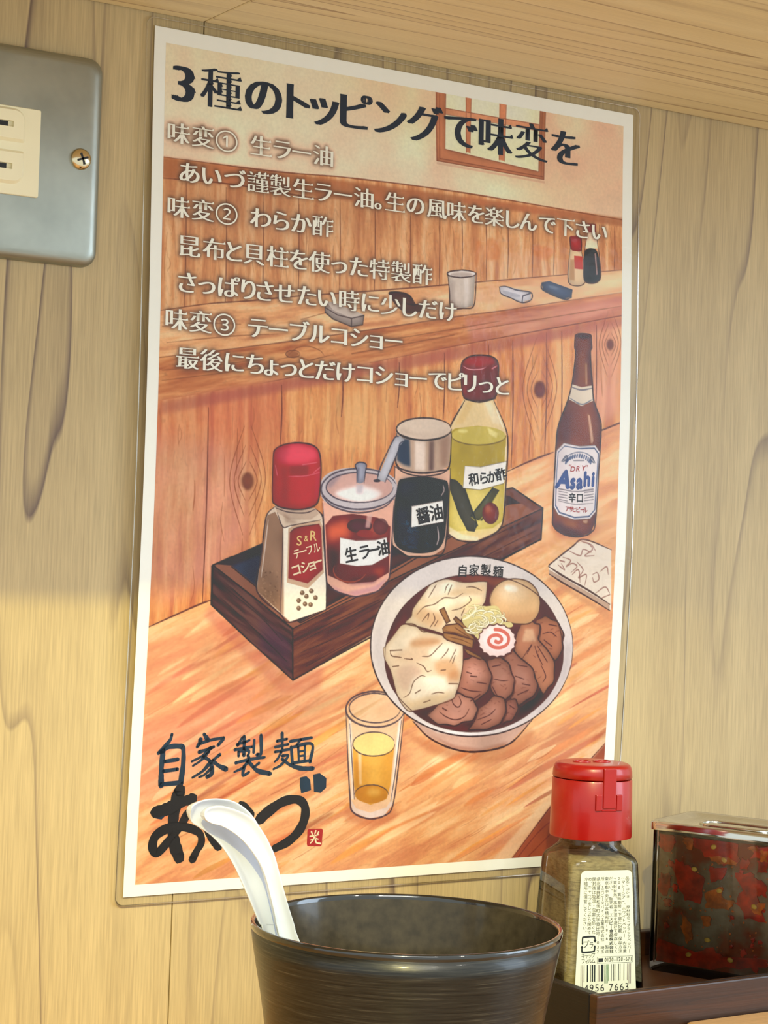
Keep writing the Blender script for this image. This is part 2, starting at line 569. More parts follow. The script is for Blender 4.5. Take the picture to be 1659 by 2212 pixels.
INN_L = [(-31.48, 95.84), (-30.62, 94.49), (-28.24, 93.4), (-25.75, 92.73), (-22.98, 91.38), (-19.65, 89.12), (-16.79, 86.43), (-14.4, 83.53), (-12.52, 80.75), (-10.58, 76.63), (-8.99, 71.85), (-7.36, 66.39), (-6.14, 61.61)]
INN_R = [(-31.48, 95.84), (-31.1, 97.35), (-28.94, 98.4), (-25.24, 98.41), (-20.21, 96.87), (-15.6, 94.45), (-11.9, 90.27), (-9.59, 86.59), (-7.78, 82.92), (-4.87, 74.26), (-2.55, 67.83), (-0.53, 62.75), (0.78, 59.28)]
s1, _ = spoon(OUT_L, OUT_R, -0.1150, 0.0034, 'white soup spoon at the back of the nested pair, its wider tip showing', ([(-0.004, -0.117, 0.040), (0.002, -0.119, 0.018)], [(0.012, -0.117, 0.040), (0.020, -0.119, 0.018)]))
s2, _ = spoon(INN_L, INN_R, -0.1190, 0.0030, 'white soup spoon nested inside the other one, in front', ([(0.000, -0.1205, 0.040), (0.006, -0.1225, 0.018)], [(0.010, -0.1205, 0.040), (0.017, -0.1225, 0.018)]))
def bowl_part(root, base, ax, name='spoon_bowl'):
    """the scoop of the spoon, an oval dish lying in the cup below the rim"""
    vs, fs = [], []
    nu, nv = 24, 6
    for side in (0, 1):
        for j in range(nv + 1):
            r = j / nv
            for k in range(nu):
                a = 2 * math.pi * k / nu
                x, z = 0.0135 * r * math.cos(a), 0.0195 * r * math.sin(a)
                d = -0.0075 * (1 - r * r) - (0.0016 if side else 0)
                vs.append((x, d, z))
    s0 = (nv + 1) * nu
    for sd in (0, 1):
        for j in range(nv):
            for k in range(nu):
                k2 = (k + 1) % nu
                q = (sd * s0 + j * nu + k, sd * s0 + j * nu + k2, sd * s0 + (j + 1) * nu + k2, sd * s0 + (j + 1) * nu + k)
                fs.append(q if sd else q[::-1])
    for k in range(nu):
        k2 = (k + 1) % nu
        fs.append((nv * nu + k, nv * nu + k2, s0 + nv * nu + k2, s0 + nv * nu + k))
    o = mesh(name, vs, fs, M_white, root, True)
    o.matrix_local = Matrix.Translation(base) @ Matrix.Rotation(ax, 4, 'Y') @ Matrix.Rotation(math.pi, 4, 'Z')
    return o

bowl_part(s1, (0.0215 - 0.0064, 0.0, 0.013), 0.35)
bowl_part(s2, (0.0215 - 0.0084, -0.001, 0.013), 0.35)

# ------------------------------------------------------------------ board in front of the tray
b = box('wooden_board', (0.1735, -0.150, 0.0), (0.360, -0.0906, 0.0113), M_counter, bev=0.0012)
tag(b, 'light orange-brown wooden board lying in front of the dark condiment tray', 'board')

# ------------------------------------------------------------------ tray
tray = thing('condiment_tray', 'dark stained wooden tray holding the pepper shaker and chilli oil jar', 'tray', (0.1344, -0.0900, 0))
TX, TY, TH, RT = 0.200, 0.0845, 0.0236, 0.0042
box('tray_floor', (RT, RT, 0.0090), (TX - RT, TY - RT, 0.0140), M_tray, tray)
def rail(name, lo, hi, mat):
    bm = bmesh.new()
    bm_box(bm, lo, hi, 0.0006, 2)
    return from_bm(name, bm, mat, tray)
rail('front_rail', (0, 0, 0), (TX, RT, TH), M_tray)
rail('back_rail', (0, TY - RT, 0), (TX, TY, TH), M_tray)
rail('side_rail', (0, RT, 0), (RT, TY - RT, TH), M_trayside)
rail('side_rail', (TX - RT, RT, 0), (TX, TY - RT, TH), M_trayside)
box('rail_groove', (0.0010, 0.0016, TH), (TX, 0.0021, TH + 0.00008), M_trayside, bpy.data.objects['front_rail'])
for k in range(3):
    box('finger_joint', (0.0010 + 0.0030 * k, -0.00006, 0.0092), (0.0024 + 0.0030 * k, 0.0006, 0.0122), M_endgrain, bpy.data.objects['front_rail'])

# ------------------------------------------------------------------ pepper shaker
PH = 0.0854 - 0.0030
PZ = 0.0140
pep = thing('pepper_shaker', 'glass pepper shaker with red flip cap and white barcode label, in the tray', 'pepper shaker', (0.1651, -0.0450, PZ), math.radians(-13))
HB, HT, ZSHD = 0.0166, 0.0141, 0.0468
def pring(h, r, z):
    return rrect(h, h, r, z, 5)
def circ(r, z, n=24):
    # same point order as rrect(seg=5): four corner fans of six points
    pts = []
    for a0 in (0, 90, 180, 270):
        for k in range(6):
            a = math.radians(a0 + 90 * (k + 0.0) / 5 * 0.9 + 4.5)
            pts.append((r * math.cos(a), r * math.sin(a), z))
    return pts
outer = [pring(HB - 0.001, 0.0040, 0.0), pring(HB, 0.0042, 0.0012), pring(HT, 0.0040, ZSHD), pring(HT - 0.0006, 0.0042, ZSHD + 0.0018), pring(HT - 0.0022, 0.0060, ZSHD + 0.0040), circ(0.0114, ZSHD + 0.0064), circ(0.0112, ZSHD + 0.0095)]
g = loft('glass_bottle', outer, M_glass, pep, smooth=False)
sharp(g, 40)
inner = [pring(HB - 0.0026, 0.0030, 0.0018), pring(HT - 0.0016, 0.0030, ZSHD - 0.004), pring(HT - 0.0019, 0.0032, ZSHD + 0.0006), pring(HT - 0.0040, 0.0050, ZSHD + 0.0022)]
pw = loft('ground_pepper', inner, M_pepper, None)
sharp(pw, 40)
pw.location = pep.location
pw.rotation_euler = pep.rotation_euler
tag(pw, 'coarse olive-brown ground pepper filling the glass shaker', 'pepper', kind='stuff')
CZ = 0.0555
cap = lathe('cap', [(0, CZ + 0.001), (0.0142, CZ), (0.0149, CZ + 0.0002), (0.0150, CZ + 0.0008), (0.0148, CZ + 0.0100), (0.01455, CZ + 0.0208), (0.0143, CZ + 0.0212), (0, CZ + 0.0212)], M_cap, pep, 96)
sharp(cap, 50)
ldz = CZ + 0.0215
ld = lathe('flip_lid', [(0, ldz), (0.0142, ldz), (0.01455, ldz + 0.0003), (0.01440, ldz + 0.0024), (0.0141, ldz + 0.0038), (0.0136, ldz + 0.0047), (0.0128, ldz + 0.0052), (0.0115, ldz + 0.0054), (0, ldz + 0.0054)], M_cap, pep, 96)
sharp(ld, 60)
for sx_ in (-1, 1):
    o = lathe('embossed_oval', [(0.0034, 0.0), (0.0034, 0.00035), (0.0026, 0.00035), (0.0026, 0.0)], M_cap, ld, 32)
    o.location = (sx_ * 0.0040, 0.001, ldz + 0.0054)
    o.scale = (1, 0.8, 1)
bm = bmesh.new()
bm_box(bm, (-0.0025, -0.0152, CZ + 0.0118), (0.0025, -0.0138, CZ + 0.0262), 0.0004, 2)
from_bm('hinge_tab', bm, M_cap, ld)
for s_ in (-1, 1):
    bm = bmesh.new()
    bm_box(bm, (s_ * 0.0029 if s_ > 0 else -0.0052, -0.01495, CZ + 0.0110), (0.0052 if s_ > 0 else -0.0029, -0.0132, CZ + 0.0168), 0.0003, 2)
    from_bm('hinge_lug', bm, M_cap, cap)
bm = bmesh.new()
bm_box(bm, (-0.0029, -0.01497, CZ + 0.0108), (0.0029, -0.0138, CZ + 0.0114), 0.0002, 1)
from_bm('hinge_sill', bm, M_cap, cap)

# label frame: u across the front face (m, centre 0), w up from the foot of the label
def lab(u, w, lift=0.0):
    h = HB + (HT - HB) * (w - 0.0012) / (ZSHD - 0.0012)
    return (u, -h - 0.00012 - lift, w)
LW0, LW1, LH0, LH1 = 0.01215, 0.01010, 0.0010, 0.0452
pts = [(-LW0, LH0), (LW0, LH0)]
for k in range(7):
    a = math.radians(15 * k)
    pts.append((LW1 - 0.0018 + 0.0018 * math.cos(a), LH1 - 0.0018 + 0.0018 * math.sin(a)))
for k in range(7):
    a = math.radians(90 + 15 * k)
    pts.append((-LW1 + 0.0018 + 0.0018 * math.cos(a), LH1 - 0.0018 + 0.0018 * math.sin(a)))
label = mesh('label', [lab(u, w) for u, w in pts], [tuple(range(len(pts)))], M_label, pep)

# ------------------------------------------------------------------ chilli oil jar
JA = Vector((0.2065, -0.0300, 0.0140))
jd = Vector((0.394, -0.919, 0)).normalized()
jang = math.atan2(jd.y, jd.x)
jar = thing('chilli_oil_jar', 'square glass condiment jar with polished steel lid, full of dark chilli oil', 'jar', JA, jang)
# local frame: x along the face seen, y across (the face seen is at y = 0, outside is -y)
JL, JW, JH = 0.0520, 0.0360, 0.0535
M_jarglass = M_glass
g = loft('glass_body', [rrect(JL / 2 - 0.0008, JW / 2 - 0.0008, 0.0022, 0, 5, JL / 2, JW / 2), rrect(JL / 2, JW / 2, 0.0026, 0.0010, 5, JL / 2, JW / 2), rrect(JL / 2, JW / 2, 0.0026, JH, 5, JL / 2, JW / 2),
    rrect(JL / 2 - 0.0014, JW / 2 - 0.0014, 0.0014, JH, 5, JL / 2, JW / 2), rrect(JL / 2 - 0.0014, JW / 2 - 0.0014, 0.0014, 0.0030, 5, JL / 2, JW / 2)], M_jarglass, jar)
sharp(g, 40)
lz = JH + 0.0003
E_ = 0.0012
lidrings = [rrect(JL / 2 + E_, JW / 2 + E_, 0.0040, lz, 6, JL / 2, JW / 2), rrect(JL / 2 + E_, JW / 2 + E_, 0.0040, lz + 0.0026, 6, JL / 2, JW / 2), rrect(JL / 2 + E_ - 0.0003, JW / 2 + E_ - 0.0003, 0.0039, lz + 0.0031, 6, JL / 2, JW / 2),
            rrect(JL / 2 + E_ - 0.0010, JW / 2 + E_ - 0.0010, 0.0036, lz + 0.0034, 6, JL / 2, JW / 2), rrect(JL / 2 - 0.0016, JW / 2 - 0.0016, 0.0030, lz + 0.0030, 6, JL / 2, JW / 2), rrect(JL / 2 - 0.0034, JW / 2 - 0.0034, 0.0026, lz + 0.0019, 6, JL / 2, JW / 2)]
ld2 = loft('lid', lidrings, M_chrome, jar)
sharp(ld2, 60)
def tube_loop(name, pts, r, mat, parent, n=10):
    rings = []
    P = [Vector(q) for q in pts]
    for i, q in enumerate(P):
        tg = (P[(i + 1) % len(P)] - P[i - 1]).normalized()
        b_ = Vector((0, 0, 1))
        s_ = tg.cross(b_).normalized()
        rings.append([q + r * (math.cos(2 * math.pi * k / n) * s_ + math.sin(2 * math.pi * k / n) * b_) for k in range(n)])
    rings.append(rings[0])
    return loft(name, rings, mat, parent, caps=False, smooth=True)
tube_loop('lid_ridge', rrect(0.0150, 0.0062, 0.0060, lz + 0.0021, 6, JL / 2 + 0.002, JW / 2), 0.0006, M_chrome, ld2)
oil = thing('chilli_oil', 'dark red chilli oil with flakes and seeds inside the lidded glass jar', 'chilli oil', JA, jang)
oil['kind'] = 'stuff'
o = loft('liquid', [rrect(JL / 2 - 0.0022, JW / 2 - 0.0022, 0.0014, 0.0034, 5, JL / 2, JW / 2), rrect(JL / 2 - 0.0022, JW / 2 - 0.0022, 0.0014, JH - 0.0012, 5, JL / 2, JW / 2)], M_oil, oil)
sharp(o, 40)
RED = [[(8.68, 41.33), (10.64, 43.42), (15.11, 40.92), (22.57, 37.61), (20.57, 28.24), (14.22, 28.29), (10.27, 34.8)], [(17.23, 53.42), (34.35, 53), (36.09, 45.37), (30.28, 43.43), (22.29, 45.47), (16.74, 49.49)], [(24.42, 41.49), (30.97, 42.32), (29.16, 37.86), (25.25, 36.75)], [(34.27, 41.53), (42.05, 41.33), (43.57, 34.36), (46.49, 24.04), (38.75, 24.73), (35.33, 29.65), (37.11, 34.7)], [(40.8, 39.97), (45.98, 38.86), (47.46, 33.1), (42.93, 34.28)], [(3.02, 52.64), (8.47, 52.65), (10.08, 49.47), (7.54, 44.87), (2.98, 47.36)], [(3.73, 37.02), (7.13, 37.45), (8.0, 32.05), (5.43, 28.02), (3.0, 31.99)], [(3.0, 11.63), (8.82, 9.48), (18.26, 9.07), (26.14, 11.47), (34.14, 7.86), (48.21, 11.22), (48.56, 7.27), (26.48, 4.2), (3.03, 4.01)], [(40.54, 47.72), (48.18, 47.47), (48.0, 52.0), (42.92, 52.0)], [(43.14, 46.84), (47.63, 46.8), (47.13, 42.58), (43.93, 42.76)], [(36.69, 46.64), (39.94, 46.44), (39.44, 42.19), (36.82, 43.06)], [(5.45, 27.41), (8.49, 27.82), (8.27, 24.72), (6.22, 25.05)]]
ORA = [[(22.78, 31.57), (29.9, 35.54), (29.41, 30.65), (35.31, 30.25), (32.15, 27.41), (22.97, 26.14)], [(39.63, 51.39), (43.45, 52.0), (42.9, 49.98), (39.67, 50.2)], [(42.44, 30.03), (46.25, 31.15), (45.14, 26.23), (41.24, 27.47)], [(13.02, 24.16), (16.51, 20.38), (18.06, 14.51), (15.46, 12.3), (13.99, 15.75)], [(21.1, 22.85), (25.07, 23.11), (25.19, 19.79), (21.55, 19.58)], [(22.93, 46.15), (31.5, 46.0), (35.46, 44.69), (27.67, 42.8)], [(44.3, 50.57), (47.5, 50.36), (47.01, 46.13), (44.74, 47.04)], [(12.51, 52.1), (16.59, 52.0), (16.16, 46.98), (13.35, 49.31)]]
SEED = [(17.81, 40.34), (16.49, 7.89), (33.6, 8.38), (24.05, 14.48), (25.38, 49.6), (42.46, 29.44), (28.33, 33.53), (29.89, 45.2)]
rng = random.Random(7)
def flake_bm(bm, poly, y=0.0019, th=0.0004, jag=0.0007):
    pts = []
    n = len(poly)
    for i in range(n):
        a, b_ = poly[i], poly[(i + 1) % n]
        seg = 4
        for k in range(seg):
            u = k / seg
            x, z = a[0] + (b_[0] - a[0]) * u, a[1] + (b_[1] - a[1]) * u
            pts.append((min(max(x / 1000 + rng.uniform(-jag, jag), 0.0025), JL - 0.0025), min(max(z / 1000 + rng.uniform(-jag, jag), 0.0036), JH - 0.0014)))
    n0 = len(bm.verts)
    f_ = [bm.verts.new((x, y - th, z)) for x, z in pts]
    b2_ = [bm.verts.new((x, y + th, z)) for x, z in pts]
    cx_, cz_ = sum(q[0] for q in pts) / len(pts), sum(q[1] for q in pts) / len(pts)
    cf = bm.verts.new((cx_, y - th - 0.0001, cz_))
    for i in range(len(pts)):
        j = (i + 1) % len(pts)
        bm.faces.new((f_[i], f_[j], cf))
        bm.faces.new((f_[j], f_[i], b2_[i], b2_[j]))
    return f_ + b2_ + [cf]
def end_flake(bm, poly, th=0.0004, jag=0.0006):
    # the same flake against the short side of the jar
    for v in flake_bm(bm, [(min(q[0], JW * 1000 - 2.5), q[1]) for q in poly], 0.0020, th, jag):
        v.co = Vector((JL - v.co.y, v.co.x, v.co.z))
def blob(cx_, cz_, r, n=6):
    return [(cx_ + r * rng.uniform(0.5, 1.2) * math.cos(2 * math.pi * k / n), cz_ + r * rng.uniform(0.5, 1.2) * math.sin(2 * math.pi * k / n)) for k in range(n)]
bm = bmesh.new()
for q in RED:
    flake_bm(bm, q, 0.00205)
for k in range(26):
    flake_bm(bm, blob(rng.uniform(4, 48), rng.uniform(5, 51), rng.uniform(0.6, 1.9)), 0.0021, jag=0.0003)
for k in range(26):
    end_flake(bm, blob(rng.uniform(4, 32), rng.uniform(5, 50), rng.uniform(1.0, 4.2)))
o = from_bm('chilli_flakes', bm, M_flake, oil, recalc=False)
o['kind'] = 'stuff'
bm = bmesh.new()
for q in ORA:
    flake_bm(bm, q, 0.00195, jag=0.0006)
for k in range(120):
    zz = rng.uniform(5, 46)
    flake_bm(bm, blob(rng.uniform(3, 49), zz, rng.uniform(0.15, 0.55), 5), 0.0021, 0.0002, jag=0.0001)
for k in range(70):
    end_flake(bm, blob(rng.uniform(3, 33), rng.uniform(5, 48), rng.uniform(0.2, 1.6), 5), 0.0003, 0.0002)
o = from_bm('chilli_flesh', bm, M_flake2, oil, recalc=False)
o['kind'] = 'stuff'
for x, z in SEED:
    o = lathe('chilli_seed', [(0, -0.0004), (0.0008, -0.0003), (0.0011, 0), (0.0008, 0.0003), (0, 0.0004)], M_seed, oil, 20)
    o.location = (x / 1000, 0.0016, z / 1000)
    o.rotation_euler = (math.radians(90), rng.uniform(-0.4, 0.4), 0)
    o.scale = (1.15, 0.85, 1)

# ------------------------------------------------------------------ what the poster shows: washes (f), wood washes (w) and ink lines (l)
ART = [
("f",(228,200,163),1.0,0,0.05,0,0.0,[-8,9,2105,-16,2113,503,6,580]),
("f",(218,178,134),0.55,60,0.2,0,0.0,[671,28,2106,20,2113,466,1285,456]),
("f",(222,176,140),0.5,50,0.2,0,0.0,[1601,22,2106,20,2111,317,1718,294]),
("f",(236,214,178),0.5,50,0.2,0,0.0,[0,295,1074,239,1608,380,1500,483,305,445,3,438]),
("f",(226,176,138),0.4,40,0.3,0,0.0,[18,5,480,25,299,136,24,195]),
("f",(231,215,172),1.0,0,0.1,0,0.0,[1196,47,1639,45,1640,290,1204,283]),
("f",(240,226,160),0.5,30,0.12,0,0.0,[1314,193,1602,194,1625,274,1458,273]),
("f",(196,133,95),1.0,0,0.18,0,0.2,[1154,51,1201,50,1200,261,1636,290,1639,48,1666,47,1664,317,1163,311]),
("f",(196,133,95),1.0,0,0.15,0,0.0,[1290,51,1315,50,1314,260,1296,259]),
("f",(196,133,95),1.0,0,0.15,0,0.0,[1446,52,1479,51,1474,270,1448,268]),
("f",(206,148,108),1.0,0,0.15,0,0.0,[1201,107,1637,105,1637,129,1200,129]),
("l",(130,78,62),0.7,2.6,0,1,[1156,54,1165,309,1661,316,1665,50]),
("l",(130,78,62),0.7,2.6,0,1,[1199,52,1200,261,1636,289,1638,51]),
("l",(130,78,62),0.7,2.6,0,1,[1172,57,1177,299,1655,306]),
("l",(130,78,62),0.7,2.6,0,1,[1291,51,1297,259]),
("l",(130,78,62),0.7,2.6,0,1,[1315,51,1314,260]),
("l",(130,78,62),0.7,2.6,0,1,[1448,53,1449,268]),
("l",(130,78,62),0.7,2.6,0,1,[1478,53,1474,270]),
("l",(130,78,62),0.7,2.6,0,1,[1202,107,1633,106]),
("l",(130,78,62),0.7,2.6,0,1,[1201,129,1634,130]),
("l",(130,78,62),0.7,2.6,0,1,[1649,53,1648,307]),
("l",(150,112,92),0.25,8,0,1,[1167,318,1663,326]),
("w",[(226,184,134),(212,156,104),(190,128,84)],1.0,0,(4,383),46,5,11,0.5,[21,448,490,441,796,422,1285,412,2089,424,2091,653,1365,743,803,838,227,933,32,977]),
("f",(176,112,74),0.8,3,0.25,0,0.0,[21,448,490,441,2089,420,2089,454,1285,456,798,507,307,510,22,521]),
("f",(160,120,92),0.35,50,0.12,0,0.0,[22,523,798,515,1285,456,1079,550,494,684,25,657]),
("l",(118,70,54),0.75,4,1,1,[29,447,490,439,796,422,1285,414,2065,427]),
("l",(118,70,54),0.75,4,1,1,[31,520,306,507,681,516]),
("l",(112,66,50),0.7,3.2,1,1,[131,524,134,743,133,961]),
("l",(112,66,50),0.7,3.2,1,1,[285,521,290,723,291,925]),
("l",(112,66,50),0.7,3.2,1,1,[431,514,436,709,437,903]),
("l",(112,66,50),0.7,3.2,1,1,[576,509,580,691,581,873]),
("l",(112,66,50),0.7,3.2,1,1,[747,508,751,679,751,850]),
("l",(112,66,50),0.7,3.2,1,1,[896,503,899,664,898,826]),
("l",(112,66,50),0.7,3.2,1,1,[1049,502,1053,649,1052,797]),
("l",(112,66,50),0.7,3.2,1,1,[1179,496,1182,637,1181,777]),
("l",(112,66,50),0.7,3.2,1,1,[1279,491,1284,591,1284,692]),
("l",(112,66,50),0.7,3.2,1,1,[1390,489,1395,611,1395,733]),
("l",(112,66,50),0.7,3.2,1,1,[1493,483,1496,599,1494,714]),
("l",(112,66,50),0.7,3.2,1,1,[1609,479,1612,589,1610,699]),
("l",(112,66,50),0.7,3.2,1,1,[1712,472,1714,576,1712,681]),
("l",(112,66,50),0.7,3.2,1,1,[1935,460,1938,528,1936,596]),
("l",(112,66,50),0.7,3.2,1,1,[2012,459,2014,549,2011,640]),
("l",(150,92,56),0.35,2,1,1,[467,690,469,724,471,759]),
("l",(150,92,56),0.41,4,1,1,[1834,517,1830,565,1839,613]),
("l",(150,92,56),0.3,4,1,1,[922,663,924,688,929,712]),
("l",(150,92,56),0.41,2,1,1,[71,790,77,813,66,837]),
("l",(150,92,56),0.3,3,1,1,[526,696,526,758,533,819]),
("l",(150,92,56),0.32,2,1,1,[1594,537,1600,605,1589,674]),
("l",(150,92,56),0.34,3,1,1,[505,717,510,772,506,827]),
("l",(150,92,56),0.41,2,1,1,[1036,591,1035,620,1044,649]),
("l",(150,92,56),0.34,4,1,1,[2022,551,2027,578,2031,605]),
("l",(150,92,56),0.32,2,1,1,[1406,497,1408,558,1404,620]),
("l",(150,92,56),0.27,2,1,1,[1250,587,1245,623,1257,657]),
("l",(150,92,56),0.35,4,1,1,[1526,659,1528,679,1519,700]),
("l",(150,92,56),0.22,2,1,1,[1072,720,1069,752,1065,784]),
("l",(150,92,56),0.37,2,1,1,[1168,478,1167,506,1170,533]),
("l",(150,92,56),0.32,3,1,1,[1995,463,1991,501,2003,538]),
("l",(150,92,56),0.27,4,1,1,[1009,655,1010,703,1012,750]),
("l",(150,92,56),0.34,3,1,1,[1241,648,1242,714,1239,781]),
("l",(150,92,56),0.23,4,1,1,[63,704,59,748,67,791]),
("l",(150,92,56),0.38,3,1,1,[1238,548,1244,584,1241,620]),
("l",(150,92,56),0.27,3,1,1,[80,617,86,665,78,714]),
("l",(150,92,56),0.28,3,1,1,[1172,516,1175,542,1178,569]),
("l",(150,92,56),0.33,3,1,1,[730,718,731,736,734,754]),
("l",(150,92,56),0.23,2,1,1,[1280,527,1283,561,1284,596]),
("l",(150,92,56),0.22,2,1,1,[623,620,623,678,630,736]),
("l",(150,92,56),0.33,2,1,1,[1467,491,1464,540,1473,587]),
("l",(150,92,56),0.22,4,1,1,[383,764,380,821,382,878]),
("l",(150,92,56),0.29,3,1,1,[1210,619,1211,658,1217,697]),
("l",(150,92,56),0.32,2,1,1,[805,621,810,658,801,696]),
("l",(150,92,56),0.26,4,1,1,[1664,577,1665,623,1674,667]),
("l",(150,92,56),0.42,3,1,1,[1476,655,1477,708,1474,761]),
("l",(150,92,56),0.43,2,1,1,[1729,634,1725,705,1726,775]),
("l",(150,92,56),0.32,2,1,1,[1366,690,1372,754,1370,819]),
("l",(150,92,56),0.43,2,1,1,[255,704,251,732,257,759]),
("l",(150,92,56),0.29,2,1,1,[1194,556,1199,586,1195,617]),
("l",(150,92,56),0.41,2,1,1,[393,696,391,752,400,808]),
("l",(150,92,56),0.35,3,1,1,[57,756,54,813,57,870]),
("l",(150,92,56),0.21,2,1,1,[1006,503,1010,536,1013,570]),
("l",(150,92,56),0.28,3,1,1,[130,713,133,730,131,748]),
("l",(150,92,56),0.45,2,1,1,[609,626,611,675,609,724]),
("l",(150,92,56),0.24,4,1,1,[827,544,829,561,832,578]),
("l",(150,92,56),0.42,4,1,1,[722,677,721,733,728,788]),
("l",(150,92,56),0.32,3,1,1,[136,747,136,799,145,851]),
("l",(150,92,56),0.23,3,1,1,[480,686,477,738,481,788]),
("l",(150,92,56),0.32,2,1,1,[91,680,93,742,99,803]),
("l",(150,92,56),0.23,4,1,1,[261,778,266,826,267,874]),
("l",(150,92,56),0.39,2,1,1,[617,670,621,727,619,784]),
("f",(206,122,66),0.45,4,0.12,1,0.0,[1391,592,1419,571,1448,591,1456,643,1392,656]),
("f",(206,122,66),0.45,4,0.12,1,0.0,[1348,597,1370,600,1350,695,1343,696]),
("f",(206,122,66),0.45,4,0.12,1,0.0,[1622,578,1718,585,1681,625,1629,625]),
("w",[(240,200,148),(226,172,118),(204,142,96)],1.0,0,(550,-103),40,5,21,0.35,[32,975,227,933,380,909,803,838,1365,743,2091,622,2091,711,1500,852,982,954,428,1064,37,1134]),
("f",(240,206,160),0.6,14,0.12,0,0.0,[1083,825,2067,637,2068,702,1291,874]),
("w",[(222,164,106),(202,134,82),(176,104,64)],1.0,0,(549,-128),44,4,31,0.6,[37,1134,428,1064,982,947,1500,838,2091,711,2093,803,1338,978,515,1178,42,1285]),
("f",(206,140,130),0.5,10,0.12,0,0.0,[1292,892,2092,720,2092,801,1336,979]),
("l",(104,58,44),0.75,4,1,1,[41,974,227,933,380,909,573,874,803,838,1083,792,1365,743,2055,626]),
("l",(104,58,44),0.6,3.5,1,1,[45,1134,428,1061,806,983,982,945,1291,878,1500,836,2052,716]),
("l",(104,58,44),0.8,5.5,1,1,[50,1285,270,1241,515,1178,888,1089,1338,978,1681,896,2053,808]),
("l",(132,80,50),0.55,3,1,1,[541,1091,578,1058,625,1048,673,1059,692,1076]),
("l",(132,80,50),0.55,3,1,1,[504,1104,578,1088,632,1097,673,1084]),
("l",(132,80,50),0.55,3,1,1,[430,1132,579,1111,731,1069]),
("l",(132,80,50),0.55,3,1,1,[55,1177,249,1146,430,1110]),
("l",(132,80,50),0.55,3,1,1,[56,1212,285,1169,504,1127]),
("l",(132,80,50),0.55,3,1,1,[769,1036,1086,969,1462,883]),
("l",(132,80,50),0.55,3,1,1,[808,1060,1251,954]),
("l",(132,80,50),0.55,3,1,1,[1313,933,1725,842,2045,772]),
("l",(132,80,50),0.55,3,1,1,[70,1081,318,1038,501,1015]),
("l",(132,80,50),0.55,3,1,1,[51,1027,173,1005,353,993]),
("l",(132,80,50),0.55,3,1,1,[594,955,727,913,883,885]),
("f",(150,92,58),0.7,2,0.12,0,0.0,[589,1079,588,1082,586,1085,582,1088,577,1090,571,1091,564,1092,557,1092,551,1092,546,1091,542,1089,539,1086,538,1083,539,1081,542,1078,545,1075,551,1073,557,1071,563,1071,570,1070,576,1071,582,1072,586,1074,588,1077]),
("l",(96,56,40),0.6,3,1,1,[592,1078,591,1082,588,1085,584,1088,578,1090,571,1092,564,1093,557,1093,550,1093,544,1091,539,1089,536,1086,535,1083,536,1079,539,1076,543,1073,549,1070,556,1069,563,1068,571,1067,578,1068,584,1070,588,1072,591,1075]),
("f",(176,160,146),1.0,0,0.12,0,0.3,[691,880,743,885,856,915,851,951,804,962,727,942,692,920]),
("f",(206,192,174),1.0,0,0.1,0,0.0,[694,879,743,885,856,915,803,932,727,911]),
("l",(88,72,70),0.85,4,0,1,[691,895,692,920,727,942,804,962,851,951,856,915]),
("l",(88,72,70),0.85,4,0,1,[694,904,744,925,803,932,856,917]),
("l",(88,72,70),0.85,4,0,1,[803,932,804,962]),
("f",(98,62,50),1.0,0,0.12,1,0.3,[960,827,995,817,1051,825,1075,853,1107,850,1112,876,1052,892,1004,876]),
("l",(54,36,36),0.8,4,1,1,[960,825,995,817,1047,823,1079,856]),
("l",(54,36,36),0.7,4,1,1,[1004,854,1075,859]),
("f",(205,190,170),1.0,0,0.15,0,0.25,[1218,720,1346,714,1338,838,1294,850,1237,851]),
("f",(226,214,196),0.7,3,0.12,0,0.0,[1293,736,1317,734,1315,844,1298,847]),
("f",(168,150,136),0.5,5,0.12,0,0.0,[1227,757,1252,754,1249,846,1235,844]),
("f",(226,214,198),1.0,0,0.1,0,0.0,[1346,714,1344,718,1338,722,1327,726,1314,730,1298,732,1282,735,1265,736,1250,736,1237,735,1226,733,1220,731,1218,728,1220,724,1226,720,1236,716,1249,712,1265,710,1281,707,1298,706,1314,706,1327,707,1337,708,1344,711]),
("f",(176,158,142),0.7,2,0.12,0,0.0,[1333,720,1331,722,1326,725,1318,728,1307,730,1295,732,1282,734,1269,735,1256,735,1246,735,1238,734,1233,732,1231,730,1233,728,1238,725,1246,723,1256,720,1268,718,1282,716,1295,715,1307,715,1318,715,1326,716,1331,718]),
("l",(70,45,42),0.9,4,1,1,[1218,720,1228,791,1237,851,1294,850,1338,838,1347,772,1349,710]),
("l",(70,45,42),0.9,4,1,1,[1347,714,1345,718,1338,722,1328,726,1314,729,1299,732,1282,735,1265,736,1249,736,1236,735,1226,734,1219,731,1217,728,1219,724,1225,720,1236,716,1249,713,1265,710,1281,707,1298,706,1314,706,1328,707,1338,708,1345,711,1347,714]),
("f",(150,112,98),0.4,6,0.12,0,0.0,[1229,848,1295,856,1340,841,1361,846,1286,864]),
("f",(226,220,214),1.0,0,0.12,0,0.2,[1456,754,1485,748,1605,760,1606,788,1563,803,1465,778]),
("f",(166,164,168),0.7,0,0.12,1,0.0,[1477,766,1554,776,1537,787,1486,780]),
("l",(70,62,74),0.9,4,1,1,[1456,753,1485,748,1537,757,1605,760,1606,788,1563,803,1511,790,1465,778,1456,754]),
("l",(70,62,74),0.9,4,1,1,[1567,777,1605,762]),
("l",(70,62,74),0.9,4,1,1,[1567,777,1563,802]),
("f",(98,108,128),1.0,0,0.2,0,0.3,[1657,717,1692,708,1807,730,1802,759,1763,770,1662,744]),
("f",(150,158,170),0.7,2,0.12,0,0.0,[1692,724,1745,729,1727,738,1692,734]),
("l",(56,60,76),0.85,5,1,1,[1657,717,1662,744,1763,770,1802,759]),
